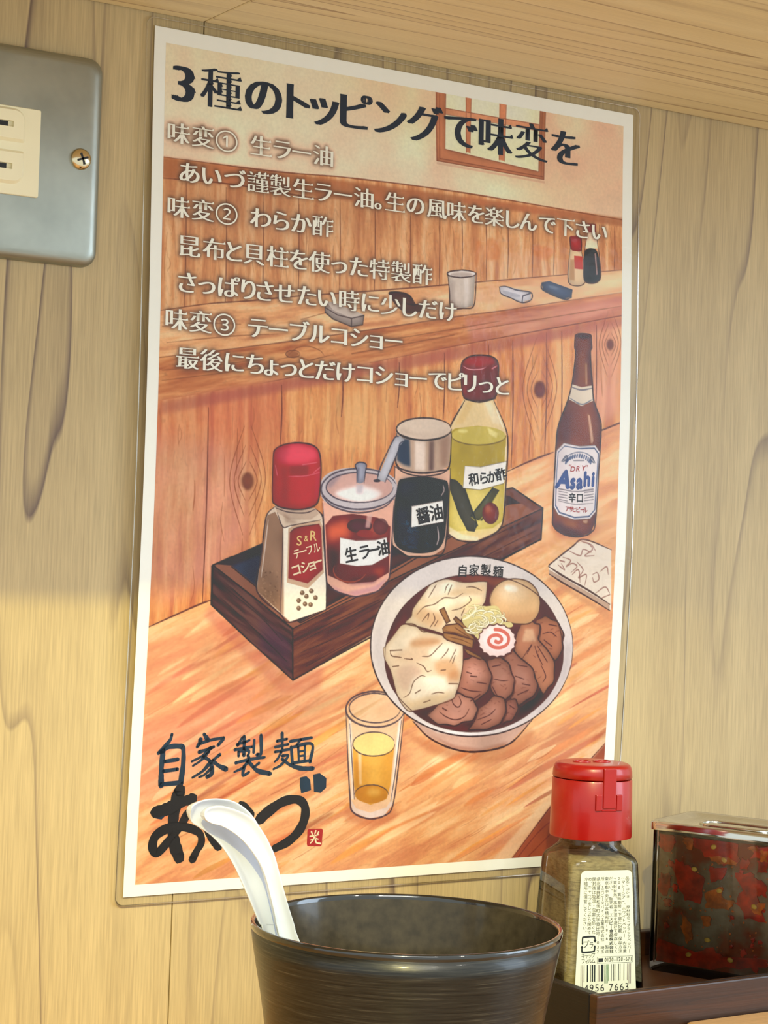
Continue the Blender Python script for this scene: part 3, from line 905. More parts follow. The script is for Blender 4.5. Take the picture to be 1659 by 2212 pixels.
("f",(226,196,150),1.0,0,0.12,0,0.2,[1792,571,1845,568,1857,612,1869,678,1858,703,1824,713,1786,704,1782,674]),
("f",(176,126,76),0.7,2,0.12,0,0.0,[1793,613,1815,611,1816,695,1790,692]),
("f",(190,76,58),1.0,0,0.12,0,0.0,[1813,596,1854,595,1857,646,1816,647]),
("f",(172,40,50),1.0,0,0.12,1,0.3,[1790,528,1807,520,1846,519,1849,571,1819,578,1796,571]),
("f",(232,206,168),1.0,0,0.1,0,0.0,[1881,495,1919,491,1929,556,1864,563]),
("f",(58,34,36),1.0,0,0.12,1,0.3,[1868,569,1925,566,1943,652,1934,683,1899,695,1863,687,1861,636]),
("f",(150,52,48),1.0,0,0.12,0,0.0,[1880,462,1918,460,1922,493,1878,498]),
("f",(200,170,150),0.6,0,0.12,0,0.0,[1913,576,1921,575,1930,659,1923,660]),
("l",(70,45,42),0.85,3.2,1,1,[1792,571,1784,638,1782,680,1790,707,1824,713,1858,703,1869,678,1859,618,1846,568]),
("l",(70,45,42),0.85,3.2,1,1,[1878,495,1864,569,1859,642,1864,688,1899,696,1934,683,1945,652,1933,568,1919,491]),
("l",(70,45,42),0.85,3.2,1,1,[1790,526,1794,571]),
("l",(70,45,42),0.85,3.2,1,1,[1846,520,1848,571]),
("w",[(236,182,120),(220,152,92),(196,120,78)],1.0,0,(7,559),60,5,41,0.6,[33,1286,515,1178,1338,978,2093,803,2101,1215,2052,1234,1725,1367,1512,1447,230,1974,25,2057]),
("f",(204,110,86),0.4,30,0.12,0,0.0,[42,1292,506,1185,547,1304,516,1469,243,1499,38,1431]),
("f",(172,96,80),0.65,6,0.12,0,0.0,[50,1285,515,1178,1087,1039,1338,978,2093,803,2093,845,1295,1039,695,1178,52,1329]),
("f",(214,160,142),0.5,30,0.3,0,0.0,[29,1415,276,1417,442,1473,418,1750,271,1898,47,1997]),
("f",(232,184,120),0.5,25,0.12,0,0.0,[697,1228,1009,1156,1015,1325,858,1385,685,1444]),
("f",(226,168,140),0.6,15,0.12,0,0.0,[1816,899,2046,842,2042,1209,1893,1273]),
("l",(112,58,46),0.75,4.2,1,1,[235,1292,241,1627,242,1963]),
("l",(112,58,46),0.75,4.2,1,1,[521,1194,525,1299,523,1404]),
("l",(112,58,46),0.75,4.2,1,1,[771,1133,774,1211,770,1290]),
("l",(112,58,46),0.75,4.2,1,1,[1011,1077,1014,1159,1008,1241]),
("l",(112,58,46),0.75,4.2,1,1,[1209,1024,1214,1147,1211,1271]),
("l",(112,58,46),0.75,4.2,1,1,[1410,976,1414,1200,1412,1424]),
("l",(112,58,46),0.75,4.2,1,1,[1522,952,1529,1194,1529,1436]),
("l",(112,58,46),0.75,4.2,1,1,[1682,910,1687,1147,1685,1384]),
("l",(112,58,46),0.75,4.2,1,1,[1755,897,1761,1129,1760,1362]),
("l",(112,58,46),0.75,4.2,1,1,[1925,857,1929,1077,1926,1298]),
("l",(150,84,50),0.35,2,1,1,[129,1365,136,1395,124,1425]),
("l",(150,84,50),0.42,3,1,1,[1692,957,1693,993,1696,1027]),
("l",(150,84,50),0.42,2,1,1,[1577,988,1578,1069,1583,1150]),
("l",(150,84,50),0.32,2,1,1,[236,1601,244,1660,234,1719]),
("l",(150,84,50),0.43,3,1,1,[369,1391,375,1455,370,1519]),
("l",(150,84,50),0.5,3,1,1,[1887,1054,1887,1151,1883,1248]),
("l",(150,84,50),0.4,4,1,1,[1950,997,1953,1065,1960,1133]),
("l",(150,84,50),0.41,4,1,1,[1260,1393,1254,1429,1266,1465]),
("l",(150,84,50),0.4,4,1,1,[864,1468,861,1506,859,1543]),
("l",(150,84,50),0.43,3,1,1,[1880,1136,1887,1201,1885,1268]),
("l",(150,84,50),0.31,3,1,1,[1144,1474,1144,1560,1142,1586]),
("l",(150,84,50),0.39,4,1,1,[1104,1183,1112,1242,1104,1301]),
("l",(150,84,50),0.55,3,1,1,[1165,1258,1173,1341,1170,1424]),
("l",(150,84,50),0.52,2,1,1,[199,1842,208,1916,196,1971]),
("l",(150,84,50),0.48,2,1,1,[1269,1343,1265,1374,1264,1405]),
("l",(150,84,50),0.51,2,1,1,[303,1617,299,1685,315,1752]),
("l",(150,84,50),0.26,3,1,1,[615,1410,611,1483,611,1555]),
("l",(150,84,50),0.4,3,1,1,[882,1468,876,1516,880,1564]),
("l",(150,84,50),0.52,2,1,1,[430,1553,433,1640,437,1726]),
("l",(150,84,50),0.53,4,1,1,[192,1546,194,1597,190,1649]),
("l",(150,84,50),0.53,4,1,1,[734,1540,735,1616,743,1691]),
("l",(150,84,50),0.28,4,1,1,[1617,1001,1616,1095,1621,1189]),
("l",(150,84,50),0.44,2,1,1,[956,1274,961,1347,960,1421]),
("l",(150,84,50),0.53,2,1,1,[1432,1062,1440,1114,1431,1167]),
("l",(150,84,50),0.31,4,1,1,[303,1455,307,1525,308,1596]),
("l",(150,84,50),0.41,4,1,1,[940,1468,937,1541,938,1614]),
("l",(150,84,50),0.39,2,1,1,[1453,1129,1453,1174,1462,1219]),
("l",(150,84,50),0.41,3,1,1,[543,1572,551,1630,555,1688]),
("l",(150,84,50),0.45,2,1,1,[1521,1107,1517,1194,1519,1280]),
("l",(150,84,50),0.47,4,1,1,[1103,1460,1107,1493,1105,1527]),
("l",(150,84,50),0.41,2,1,1,[1619,1204,1614,1273,1618,1341]),
("l",(150,84,50),0.52,3,1,1,[351,1358,352,1438,352,1518]),
("l",(150,84,50),0.46,4,1,1,[1910,1001,1912,1068,1913,1135]),
("l",(150,84,50),0.28,2,1,1,[598,1636,602,1692,606,1748]),
("l",(150,84,50),0.31,4,1,1,[1487,1077,1490,1115,1480,1154]),
("l",(150,84,50),0.52,4,1,1,[1614,1262,1610,1356,1611,1396]),
("l",(150,84,50),0.4,2,1,1,[304,1712,301,1777,306,1841]),
("l",(150,84,50),0.29,4,1,1,[961,1127,959,1176,958,1224]),
("l",(150,84,50),0.55,3,1,1,[1709,1126,1716,1219,1718,1312]),
("l",(150,84,50),0.28,3,1,1,[411,1280,415,1317,406,1355]),
("l",(150,84,50),0.27,4,1,1,[126,1358,123,1394,127,1431]),
("l",(150,84,50),0.37,4,1,1,[1692,1013,1685,1075,1692,1136]),
("l",(150,84,50),0.36,4,1,1,[386,1740,387,1811,389,1882]),
("l",(150,84,50),0.41,3,1,1,[790,1613,790,1691,792,1730]),
("l",(150,84,50),0.28,2,1,1,[328,1277,330,1339,333,1401]),
("l",(150,84,50),0.26,3,1,1,[354,1527,348,1555,353,1583]),
("l",(150,84,50),0.32,2,1,1,[1399,1103,1399,1132,1407,1160]),
("l",(150,84,50),0.27,4,1,1,[752,1257,748,1305,761,1351]),
("l",(150,84,50),0.4,3,1,1,[1427,1107,1429,1189,1439,1270]),
("l",(150,84,50),0.45,2,1,1,[1084,1103,1094,1151,1081,1200]),
("f",(128,62,40),0.85,3,0.12,0,0.3,[422,1539,422,1547,420,1554,416,1561,412,1566,406,1569,400,1571,394,1570,388,1567,383,1562,379,1556,376,1549,375,1541,375,1533,377,1526,381,1519,386,1514,391,1511,397,1509,404,1510,409,1513,415,1518,419,1524,421,1531]),
("l",(140,76,46),0.6,3,1,1,[389,1472,363,1525,365,1558,391,1606]),
("l",(140,76,46),0.6,3,1,1,[403,1471,433,1522,431,1555,405,1606]),
("l",(140,76,46),0.6,3,1,1,[384,1415,348,1512,351,1572,389,1661]),
("l",(140,76,46),0.6,3,1,1,[404,1414,447,1508,445,1568,409,1660]),
("l",(140,76,46),0.6,3,1,1,[378,1347,331,1497,335,1589,387,1727]),
("l",(140,76,46),0.6,3,1,1,[404,1345,463,1490,460,1584,414,1726]),
("f",(128,62,40),0.85,3,0.12,0,0.3,[1683,1129,1682,1137,1679,1145,1675,1152,1670,1157,1663,1161,1656,1163,1649,1162,1642,1159,1636,1154,1632,1148,1629,1141,1628,1132,1629,1124,1631,1116,1635,1109,1641,1104,1647,1100,1654,1098,1661,1099,1668,1102,1674,1106,1678,1113,1681,1120]),
("l",(140,76,46),0.6,3,1,1,[1645,1059,1615,1116,1616,1150,1645,1200]),
("l",(140,76,46),0.6,3,1,1,[1661,1058,1695,1110,1692,1145,1661,1199]),
("l",(140,76,46),0.6,3,1,1,[1641,1000,1598,1103,1600,1166,1642,1257]),
("l",(140,76,46),0.6,3,1,1,[1664,998,1711,1095,1707,1158,1664,1256]),
("l",(140,76,46),0.6,3,1,1,[1636,929,1579,1087,1581,1184,1638,1326]),
("l",(140,76,46),0.6,3,1,1,[1666,926,1730,1076,1725,1175,1668,1325]),
("f",(128,62,40),0.85,3,0.12,0,0.3,[2014,928,2014,933,2012,938,2009,943,2005,946,2001,949,1996,950,1992,950,1987,948,1983,945,1980,941,1979,936,1978,931,1978,925,1980,920,1983,915,1987,912,1991,909,1996,908,2000,908,2005,910,2009,913,2011,917,2013,922]),
("l",(140,76,46),0.6,3,1,1,[1990,883,1969,920,1970,942,1989,974]),
("l",(140,76,46),0.6,3,1,1,[2000,882,2022,916,2020,938,1999,974]),
("l",(140,76,46),0.6,3,1,1,[1987,845,1958,912,1959,952,1986,1011]),
("l",(140,76,46),0.6,3,1,1,[2002,843,2033,905,2030,947,2001,1010]),
("l",(140,76,46),0.6,3,1,1,[1984,798,1945,902,1946,965,1983,1056]),
("l",(140,76,46),0.6,3,1,1,[2004,796,2046,893,2042,957,2003,1055]),
("w",[(246,206,152),(236,178,122),(218,150,106)],1.0,0,(541,-238),52,7,51,0.35,[8,2068,230,1974,1512,1447,1725,1367,2052,1234,2147,1195,2259,3052,24,2958]),
("f",(222,150,112),0.4,26,0.3,0,0.0,[11,2123,216,2027,304,2010,594,2238,379,2349,195,2282,26,2375]),
("f",(232,178,120),0.5,26,0.3,0,0.0,[1644,1732,2042,1538,2064,1940,1832,1907]),
("f",(214,138,110),0.45,26,0.3,0,0.0,[26,2375,483,2253,867,2291,643,2420,43,2659]),
("f",(244,200,142),0.5,26,0.3,0,0.0,[1121,2500,1680,2301,2053,2123,2043,2306,1380,2647,1132,2672]),
("f",(222,148,92),0.67,2,0.3,1,0.0,[469,2905,515,2869,603,2850,547,2883]),
("f",(222,148,92),0.7,1,0.3,1,0.0,[420,2610,500,2555,656,2487,556,2546]),
("f",(246,206,150),0.63,2,0.3,1,0.0,[177,2236,209,2209,272,2185,232,2212]),
("f",(232,164,86),0.33,0,0.3,1,0.0,[530,2935,569,2902,645,2882,597,2914]),
("f",(222,148,92),0.57,2,0.3,1,0.0,[1381,2505,1497,2424,1723,2331,1579,2417]),
("f",(232,164,86),0.56,1,0.3,1,0.0,[1955,2512,2019,2457,2145,2419,2066,2472]),
("f",(206,120,78),0.54,1,0.3,1,0.0,[547,2352,676,2269,923,2130,764,2229]),
("f",(222,148,92),0.46,1,0.3,1,0.0,[1433,2951,1577,2880,1855,2783,1676,2864]),
("f",(222,148,92),0.45,0,0.3,1,0.0,[972,2089,1112,1994,1384,1852,1209,1961]),
("f",(232,164,86),0.7,0,0.3,1,0.0,[559,2226,595,2199,664,2173,620,2201]),
("f",(222,148,92),0.44,0,0.3,1,0.0,[1283,2132,1433,2046,1728,1940,1539,2034]),
("f",(222,148,92),0.48,1,0.3,1,0.0,[1604,2395,1748,2296,2027,2153,1847,2265]),
("f",(232,164,86),0.35,2,0.3,1,0.0,[767,2098,808,2062,888,2043,838,2076]),
("f",(250,220,170),0.33,0,0.3,1,0.0,[1013,2167,1159,2086,1441,1970,1259,2062]),
("f",(196,112,84),0.73,0,0.3,1,0.0,[1865,2360,1992,2295,2237,2193,2079,2268]),
("f",(250,220,170),0.38,1,0.3,1,0.0,[1283,2504,1326,2463,1409,2432,1357,2472]),
("f",(246,206,150),0.66,1,0.3,1,0.0,[2007,2465,2057,2424,2156,2394,2094,2434]),
("f",(232,164,86),0.34,1,0.3,1,0.0,[255,2548,333,2501,483,2430,387,2484]),
("f",(206,120,78),0.35,2,0.3,1,0.0,[1131,2805,1221,2763,1394,2702,1283,2749]),
("f",(250,220,170),0.34,2,0.3,1,0.0,[45,2559,166,2469,400,2341,250,2443]),
("f",(250,220,170),0.47,2,0.3,1,0.0,[1522,2514,1649,2449,1894,2352,1736,2426]),
("f",(246,206,150),0.4,1,0.3,1,0.0,[1254,2026,1364,1940,1578,1839,1441,1931]),
("f",(196,112,84),0.53,2,0.3,1,0.0,[169,2401,275,2319,482,2214,350,2304]),
("f",(246,206,150),0.47,2,0.3,1,0.0,[1680,2373,1835,2290,2136,2182,1943,2274]),
("f",(232,164,86),0.54,2,0.3,1,0.0,[1713,2328,1788,2269,1933,2205,1841,2267]),
("f",(246,206,150),0.67,2,0.3,1,0.0,[1482,2827,1596,2764,1815,2677,1674,2748]),
("f",(246,206,150),0.65,2,0.3,1,0.0,[1690,2285,1736,2244,1827,2222,1770,2260]),
("f",(196,112,84),0.75,2,0.3,1,0.0,[1670,2289,1745,2232,1891,2179,1798,2238]),
("f",(222,148,92),0.41,2,0.3,1,0.0,[793,2361,936,2260,1214,2119,1035,2233]),
("f",(206,120,78),0.59,2,0.3,1,0.0,[1012,2207,1105,2158,1284,2084,1169,2140]),
("f",(232,164,86),0.42,0,0.3,1,0.0,[2096,2961,2246,2884,2534,2761,2348,2851]),
("f",(250,220,170),0.46,2,0.3,1,0.0,[926,2844,1066,2766,1338,2678,1163,2761]),
("f",(196,112,84),0.75,0,0.3,1,0.0,[164,2733,282,2674,508,2580,362,2649]),
("f",(196,112,84),0.74,0,0.3,1,0.0,[1669,2740,1785,2679,2009,2595,1865,2663]),
("f",(196,112,84),0.7,0,0.3,1,0.0,[996,2129,1116,2062,1347,1966,1198,2042]),
("f",(222,148,92),0.45,0,0.3,1,0.0,[857,2759,903,2729,990,2699,934,2730]),
("f",(250,220,170),0.59,1,0.3,1,0.0,[203,2072,290,1999,460,1908,351,1988]),
("f",(222,148,92),0.72,0,0.3,1,0.0,[1823,2759,1924,2687,2120,2598,1995,2675]),
("f",(232,164,86),0.7,2,0.3,1,0.0,[426,2224,476,2189,572,2145,511,2182]),
("f",(232,164,86),0.72,2,0.3,1,0.0,[1316,2298,1452,2211,1715,2080,1546,2181]),
("f",(222,148,92),0.44,2,0.3,1,0.0,[1124,2702,1263,2608,1532,2481,1359,2586]),
("f",(250,220,170),0.54,2,0.3,1,0.0,[1978,2865,2132,2781,2429,2652,2238,2749]),
("f",(232,164,86),0.51,1,0.3,1,0.0,[546,2224,635,2151,807,2064,697,2142]),
("f",(232,164,86),0.31,0,0.3,1,0.0,[739,2056,813,1996,958,1942,866,2002]),
("f",(246,206,150),0.55,2,0.3,1,0.0,[1654,2031,1799,1930,2080,1776,1899,1893]),
("f",(232,164,86),0.47,1,0.3,1,0.0,[1971,2124,2146,2027,2487,1858,2266,1975]),
("f",(246,206,150),0.46,1,0.3,1,0.0,[212,2313,252,2270,331,2243,282,2284]),
("f",(232,164,86),0.36,2,0.3,1,0.0,[1943,2781,2039,2715,2226,2644,2107,2714]),
("f",(246,206,150),0.46,2,0.3,1,0.0,[1330,2653,1373,2609,1458,2591,1405,2630]),
("f",(196,112,84),0.56,1,0.3,1,0.0,[324,2152,384,2114,497,2057,424,2100]),
("f",(206,120,78),0.52,2,0.3,1,0.0,[874,2301,954,2243,1107,2171,1009,2234]),
("f",(232,164,86),0.51,1,0.3,1,0.0,[833,2150,978,2058,1259,1902,1078,2012]),
("f",(250,220,170),0.67,0,0.3,1,0.0,[1110,2215,1207,2143,1394,2051,1274,2129]),
("f",(222,148,92),0.73,0,0.3,1,0.0,[1089,2658,1161,2616,1299,2558,1210,2605]),
("f",(232,164,86),0.31,0,0.3,1,0.0,[108,2666,159,2623,258,2571,195,2617]),
("f",(206,120,78),0.49,0,0.3,1,0.0,[1145,2636,1181,2600,1252,2587,1208,2619]),
("f",(232,164,86),0.67,1,0.3,1,0.0,[1791,2702,1897,2635,2101,2533,1970,2610]),
("f",(232,164,86),0.62,2,0.3,1,0.0,[1856,2445,1914,2406,2026,2356,1955,2398]),
("f",(196,112,84),0.33,1,0.3,1,0.0,[823,2069,903,2001,1057,1919,959,1992]),
("f",(196,112,84),0.54,2,0.3,1,0.0,[593,2173,630,2134,705,2116,658,2151]),
("f",(206,120,78),0.66,2,0.3,1,0.0,[85,2733,187,2669,384,2594,258,2663]),
("f",(222,148,92),0.59,0,0.3,1,0.0,[2092,2977,2269,2881,2613,2720,2391,2835]),
("f",(246,206,150),0.69,1,0.3,1,0.0,[871,2864,1000,2787,1250,2681,1090,2767]),
("f",(250,220,170),0.73,2,0.3,1,0.0,[1231,2616,1323,2556,1500,2468,1387,2537]),
("f",(232,164,86),0.36,1,0.3,1,0.0,[453,2226,563,2158,776,2069,639,2145]),
("f",(246,206,150),0.68,1,0.3,1,0.0,[150,2315,239,2246,410,2159,300,2234]),
("f",(232,164,86),0.69,1,0.3,1,0.0,[793,2743,839,2705,929,2666,872,2705]),
("f",(222,148,92),0.31,0,0.3,1,0.0,[1182,2490,1282,2409,1477,2314,1353,2401]),
("f",(250,220,170),0.35,0,0.3,1,0.0,[1960,2633,2067,2571,2273,2489,2141,2557]),
("f",(232,164,86),0.71,0,0.3,1,0.0,[261,2925,321,2885,437,2848,363,2889]),
("f",(246,206,150),0.63,1,0.3,1,0.0,[645,2380,712,2335,842,2289,759,2335]),
("f",(222,148,92),0.7,2,0.3,1,0.0,[1276,2961,1429,2878,1726,2757,1535,2852]),
("f",(246,206,150),0.54,2,0.3,1,0.0,[2059,2818,2107,2775,2200,2751,2141,2791]),
("f",(196,112,84),0.63,2,0.3,1,0.0,[299,2132,427,2041,675,1905,515,2010]),
("f",(232,164,86),0.66,1,0.3,1,0.0,[1068,2402,1116,2364,1209,2335,1150,2372]),
("f",(222,148,92),0.55,2,0.3,1,0.0,[660,2075,737,2018,887,1970,792,2027]),
("f",(206,120,78),0.59,2,0.3,1,0.0,[1978,2495,2055,2435,2205,2388,2110,2447]),
("f",(232,164,86),0.52,2,0.3,1,0.0,[1702,2084,1791,2028,1964,1966,1854,2025]),
("f",(196,112,84),0.35,2,0.3,1,0.0,[447,2201,505,2157,618,2106,546,2153]),
("f",(206,120,78),0.35,1,0.3,1,0.0,[933,2059,977,2019,1065,1994,1010,2032]),
("f",(246,206,150),0.5,1,0.3,1,0.0,[824,2445,936,2382,1154,2284,1014,2356]),
("f",(232,164,86),0.59,0,0.3,1,0.0,[1362,2909,1451,2863,1622,2795,1512,2848]),
("f",(232,164,86),0.68,0,0.3,1,0.0,[1585,2731,1652,2688,1782,2634,1699,2680]),
("f",(206,120,78),0.66,2,0.3,1,0.0,[417,2500,536,2416,765,2285,618,2383]),
("f",(246,206,150),0.71,2,0.3,1,0.0,[640,2792,719,2741,871,2694,774,2746]),
("f",(246,206,150),0.43,2,0.3,1,0.0,[205,2165,241,2125,313,2100,268,2138]),
("f",(246,206,150),0.5,1,0.3,1,0.0,[750,2434,815,2394,941,2336,861,2381]),
("f",(206,120,78),0.31,2,0.3,1,0.0,[1454,2322,1613,2217,1924,2078,1724,2195]),
("f",(196,112,84),0.32,2,0.3,1,0.0,[716,2679,750,2649,816,2619,774,2650]),
("f",(206,120,78),0.63,0,0.3,1,0.0,[326,2085,408,2017,568,1948,466,2018]),
("f",(250,220,170),0.6,1,0.3,1,0.0,[605,2254,746,2163,1022,2042,845,2144]),
("f",(222,148,92),0.43,2,0.3,1,0.0,[1688,2257,1839,2173,2134,2060,1945,2154]),
("f",(250,220,170),0.42,0,0.3,1,0.0,[1862,2045,1903,2006,1985,1987,1934,2023]),
("f",(250,220,170),0.44,2,0.3,1,0.0,[1953,2917,2062,2855,2273,2795,2139,2859]),
("f",(250,220,170),0.32,2,0.3,1,0.0,[1232,2313,1270,2281,1343,2249,1297,2282]),
("f",(206,120,78),0.36,0,0.3,1,0.0,[1612,2310,1666,2260,1774,2226,1706,2274]),
("f",(232,164,86),0.42,2,0.3,1,0.0,[1464,2767,1517,2729,1619,2687,1554,2727]),
("f",(232,164,86),0.4,2,0.3,1,0.0,[610,2848,657,2807,748,2765,690,2808]),
("f",(250,220,170),0.64,0,0.3,1,0.0,[1819,2648,1929,2575,2144,2495,2007,2572]),
("f",(246,206,150),0.61,2,0.3,1,0.0,[1764,2360,1869,2307,2072,2238,1942,2296]),
("f",(232,164,86),0.55,1,0.3,1,0.0,[1807,2601,1873,2571,1998,2529,1918,2563]),
("f",(222,148,92),0.52,1,0.3,1,0.0,[1709,2576,1828,2497,2061,2404,1912,2489]),
("f",(232,164,86),0.65,1,0.3,1,0.0,[815,2907,907,2843,1087,2780,972,2846]),
("f",(206,120,78),0.73,2,0.3,1,0.0,[1036,2426,1168,2341,1425,2219,1260,2316]),
("f",(250,220,170),0.45,2,0.3,1,0.0,[376,2238,424,2202,518,2167,458,2204]),
("f",(196,112,84),0.33,2,0.3,1,0.0,[40,2292,111,2233,249,2159,161,2223]),
("f",(222,148,92),0.64,0,0.3,1,0.0,[453,2549,502,2498,599,2461,538,2511]),
("f",(206,120,78),0.36,1,0.3,1,0.0,[1691,2968,1815,2903,2054,2825,1901,2896]),
("f",(232,164,86),0.53,1,0.3,1,0.0,[552,2163,637,2112,802,2046,697,2103]),
("f",(232,164,86),0.32,0,0.3,1,0.0,[1578,2663,1710,2592,1968,2505,1803,2583]),
("f",(250,220,170),0.33,2,0.3,1,0.0,[665,2349,728,2295,849,2244,772,2299]),
("f",(196,112,84),0.48,2,0.3,1,0.0,[1238,2174,1323,2125,1486,2048,1381,2105]),
("f",(222,148,92),0.42,1,0.3,1,0.0,[135,2553,213,2500,363,2428,267,2487]),
("f",(196,112,84),0.41,1,0.3,1,0.0,[140,2227,190,2190,287,2159,225,2196]),
("f",(232,164,86),0.39,2,0.3,1,0.0,[1806,2427,1844,2392,1919,2364,1872,2399]),
("f",(222,148,92),0.73,1,0.3,1,0.0,[240,2823,279,2787,354,2762,307,2797]),
("f",(206,120,78),0.55,1,0.3,1,0.0,[1793,3020,1843,2995,1937,2964,1877,2992]),
("f",(206,120,78),0.33,1,0.3,1,0.0,[168,2355,287,2283,517,2182,369,2263]),
("f",(246,206,150),0.63,2,0.3,1,0.0,[622,2808,703,2757,859,2702,759,2755]),
("f",(196,112,84),0.66,1,0.3,1,0.0,[247,2656,310,2608,432,2551,354,2602]),
("f",(246,206,150),0.44,1,0.3,1,0.0,[953,2481,996,2448,1078,2420,1026,2453]),
("f",(250,220,170),0.32,0,0.3,1,0.0,[890,2721,932,2693,1014,2659,962,2689]),
("f",(250,220,170),0.69,1,0.3,1,0.0,[1184,2227,1279,2175,1462,2105,1345,2163]),
("f",(222,148,92),0.74,1,0.3,1,0.0,[975,2847,1062,2789,1230,2735,1123,2794]),
("f",(250,220,170),0.4,0,0.3,1,0.0,[92,2646,123,2607,185,2593,147,2627]),
("f",(246,206,150),0.7,0,0.3,1,0.0,[1701,2890,1820,2833,2048,2748,1901,2814]),
("f",(246,206,150),0.61,0,0.3,1,0.0,[1879,2265,1968,2202,2140,2118,2030,2188]),
("f",(246,206,150),0.35,1,0.3,1,0.0,[1225,2775,1316,2714,1491,2656,1380,2718]),
("f",(246,206,150),0.45,1,0.3,1,0.0,[177,2091,273,2023,460,1948,341,2020]),
("f",(222,148,92),0.63,1,0.3,1,0.0,[651,2487,791,2407,1063,2274,888,2369]),
("f",(196,112,84),0.56,1,0.3,1,0.0,[263,2449,373,2382,584,2288,448,2363]),
("f",(206,120,78),0.37,1,0.3,1,0.0,[71,2672,141,2630,275,2572,189,2619]),
("f",(222,148,92),0.7,1,0.3,1,0.0,[1159,2618,1248,2558,1419,2508,1310,2568]),
("f",(246,206,150),0.72,0,0.3,1,0.0,[585,2063,648,2013,768,1943,691,1998]),
("f",(222,148,92),0.42,2,0.3,1,0.0,[1563,2095,1626,2045,1750,2016,1672,2064]),
("f",(196,112,84),0.56,1,0.3,1,0.0,[1590,2672,1749,2574,2059,2450,1860,2558]),
("f",(222,148,92),0.72,1,0.3,1,0.0,[399,2388,475,2336,623,2289,529,2342]),
("f",(250,220,170),0.38,0,0.3,1,0.0,[869,2096,1011,2008,1286,1861,1108,1965]),
("f",(222,148,92),0.34,2,0.3,1,0.0,[657,2665,704,2618,795,2590,738,2634]),
("f",(206,120,78),0.37,0,0.3,1,0.0,[621,2456,712,2401,889,2341,776,2399]),
("f",(222,148,92),0.46,0,0.3,1,0.0,[1260,2713,1373,2638,1591,2550,1451,2631]),
("f",(250,220,170),0.37,0,0.3,1,0.0,[1674,2564,1720,2526,1810,2499,1754,2536]),
("f",(250,220,170),0.62,1,0.3,1,0.0,[1161,2593,1270,2517,1482,2434,1347,2514]),
("f",(232,164,86),0.53,2,0.3,1,0.0,[2020,2622,2103,2566,2264,2524,2162,2579]),
("f",(222,148,92),0.36,0,0.3,1,0.0,[259,2609,393,2544,652,2439,485,2515]),
("f",(232,164,86),0.68,0,0.3,1,0.0,[580,2553,721,2449,995,2308,819,2425]),
("f",(206,120,78),0.5,0,0.3,1,0.0,[1638,2923,1712,2867,1856,2818,1765,2874]),
("f",(250,220,170),0.44,0,0.3,1,0.0,[2038,3019,2115,2964,2263,2909,2169,2966]),
("f",(246,206,150),0.48,0,0.3,1,0.0,[1700,3005,1758,2953,1871,2918,1799,2967]),
("f",(250,220,170),0.34,0,0.3,1,0.0,[767,2325,821,2295,925,2253,859,2287]),
("f",(206,120,78),0.59,0,0.3,1,0.0,[1163,2084,1298,2005,1562,1896,1392,1985]),
("f",(196,112,84),0.41,0,0.3,1,0.0,[491,2901,589,2829,778,2732,657,2811]),
("f",(246,206,150),0.4,2,0.3,1,0.0,[724,2348,816,2286,994,2227,881,2291]),
("f",(232,164,86),0.36,2,0.3,1,0.0,[778,2084,902,1988,1142,1852,988,1961]),
("f",(196,112,84),0.7,2,0.3,1,0.0,[1503,2389,1550,2345,1640,2310,1583,2353]),
("f",(222,148,92),0.54,1,0.3,1,0.0,[783,2855,893,2781,1106,2689,970,2770]),
("f",(246,206,150),0.35,2,0.3,1,0.0,[343,2840,402,2791,517,2754,444,2802]),
("f",(232,164,86),0.67,1,0.3,1,0.0,[486,2430,534,2390,626,2353,567,2394]),
("f",(232,164,86),0.33,0,0.3,1,0.0,[292,2162,354,2104,475,2046,399,2106]),
("f",(232,164,86),0.44,2,0.3,1,0.0,[968,2478,1116,2391,1404,2285,1219,2381]),
("f",(206,120,78),0.69,2,0.3,1,0.0,[1434,2482,1554,2400,1786,2282,1637,2375]),
("f",(250,220,170),0.67,1,0.3,1,0.0,[317,2823,380,2786,500,2744,423,2783]),
("f",(222,148,92),0.44,2,0.3,1,0.0,[1658,2756,1791,2679,2049,2560,1883,2649]),
("f",(246,206,150),0.33,1,0.3,1,0.0,[1805,2277,1859,2231,1964,2194,1898,2240]),
("f",(246,206,150),0.37,1,0.3,1,0.0,[1983,2115,2140,2034,2445,1906,2248,2001]),
("f",(206,120,78),0.45,1,0.3,1,0.0,[1509,2205,1580,2153,1717,2087,1630,2143]),
("f",(196,112,84),0.38,1,0.3,1,0.0,[554,2625,694,2559,964,2454,790,2532]),
("f",(222,148,92),0.56,1,0.3,1,0.0,[442,2320,578,2213,845,2063,674,2184]),
("f",(206,120,78),0.61,0,0.3,1,0.0,[1495,2169,1636,2089,1908,1951,1733,2047]),
("f",(232,164,86),0.31,2,0.3,1,0.0,[405,2242,474,2187,609,2119,523,2178]),
("f",(246,206,150),0.31,2,0.3,1,0.0,[1432,2617,1574,2548,1849,2447,1672,2526]),
("f",(246,206,150),0.54,0,0.3,1,0.0,[2045,2488,2134,2421,2307,2341,2197,2413]),
("f",(222,148,92),0.65,1,0.3,1,0.0,[1388,2723,1437,2685,1534,2658,1473,2695]),
("f",(246,206,150),0.37,0,0.3,1,0.0,[379,2483,492,2398,711,2286,571,2381]),
("f",(206,120,78),0.7,2,0.3,1,0.0,[505,2855,612,2793,820,2716,687,2784]),
("f",(250,220,170),0.58,2,0.3,1,0.0,[958,2865,1063,2800,1265,2734,1136,2801]),
("f",(232,164,86),0.35,0,0.3,1,0.0,[738,2705,818,2657,972,2598,873,2650]),
("f",(250,220,170),0.31,2,0.3,1,0.0,[87,2217,123,2189,193,2157,149,2187]),
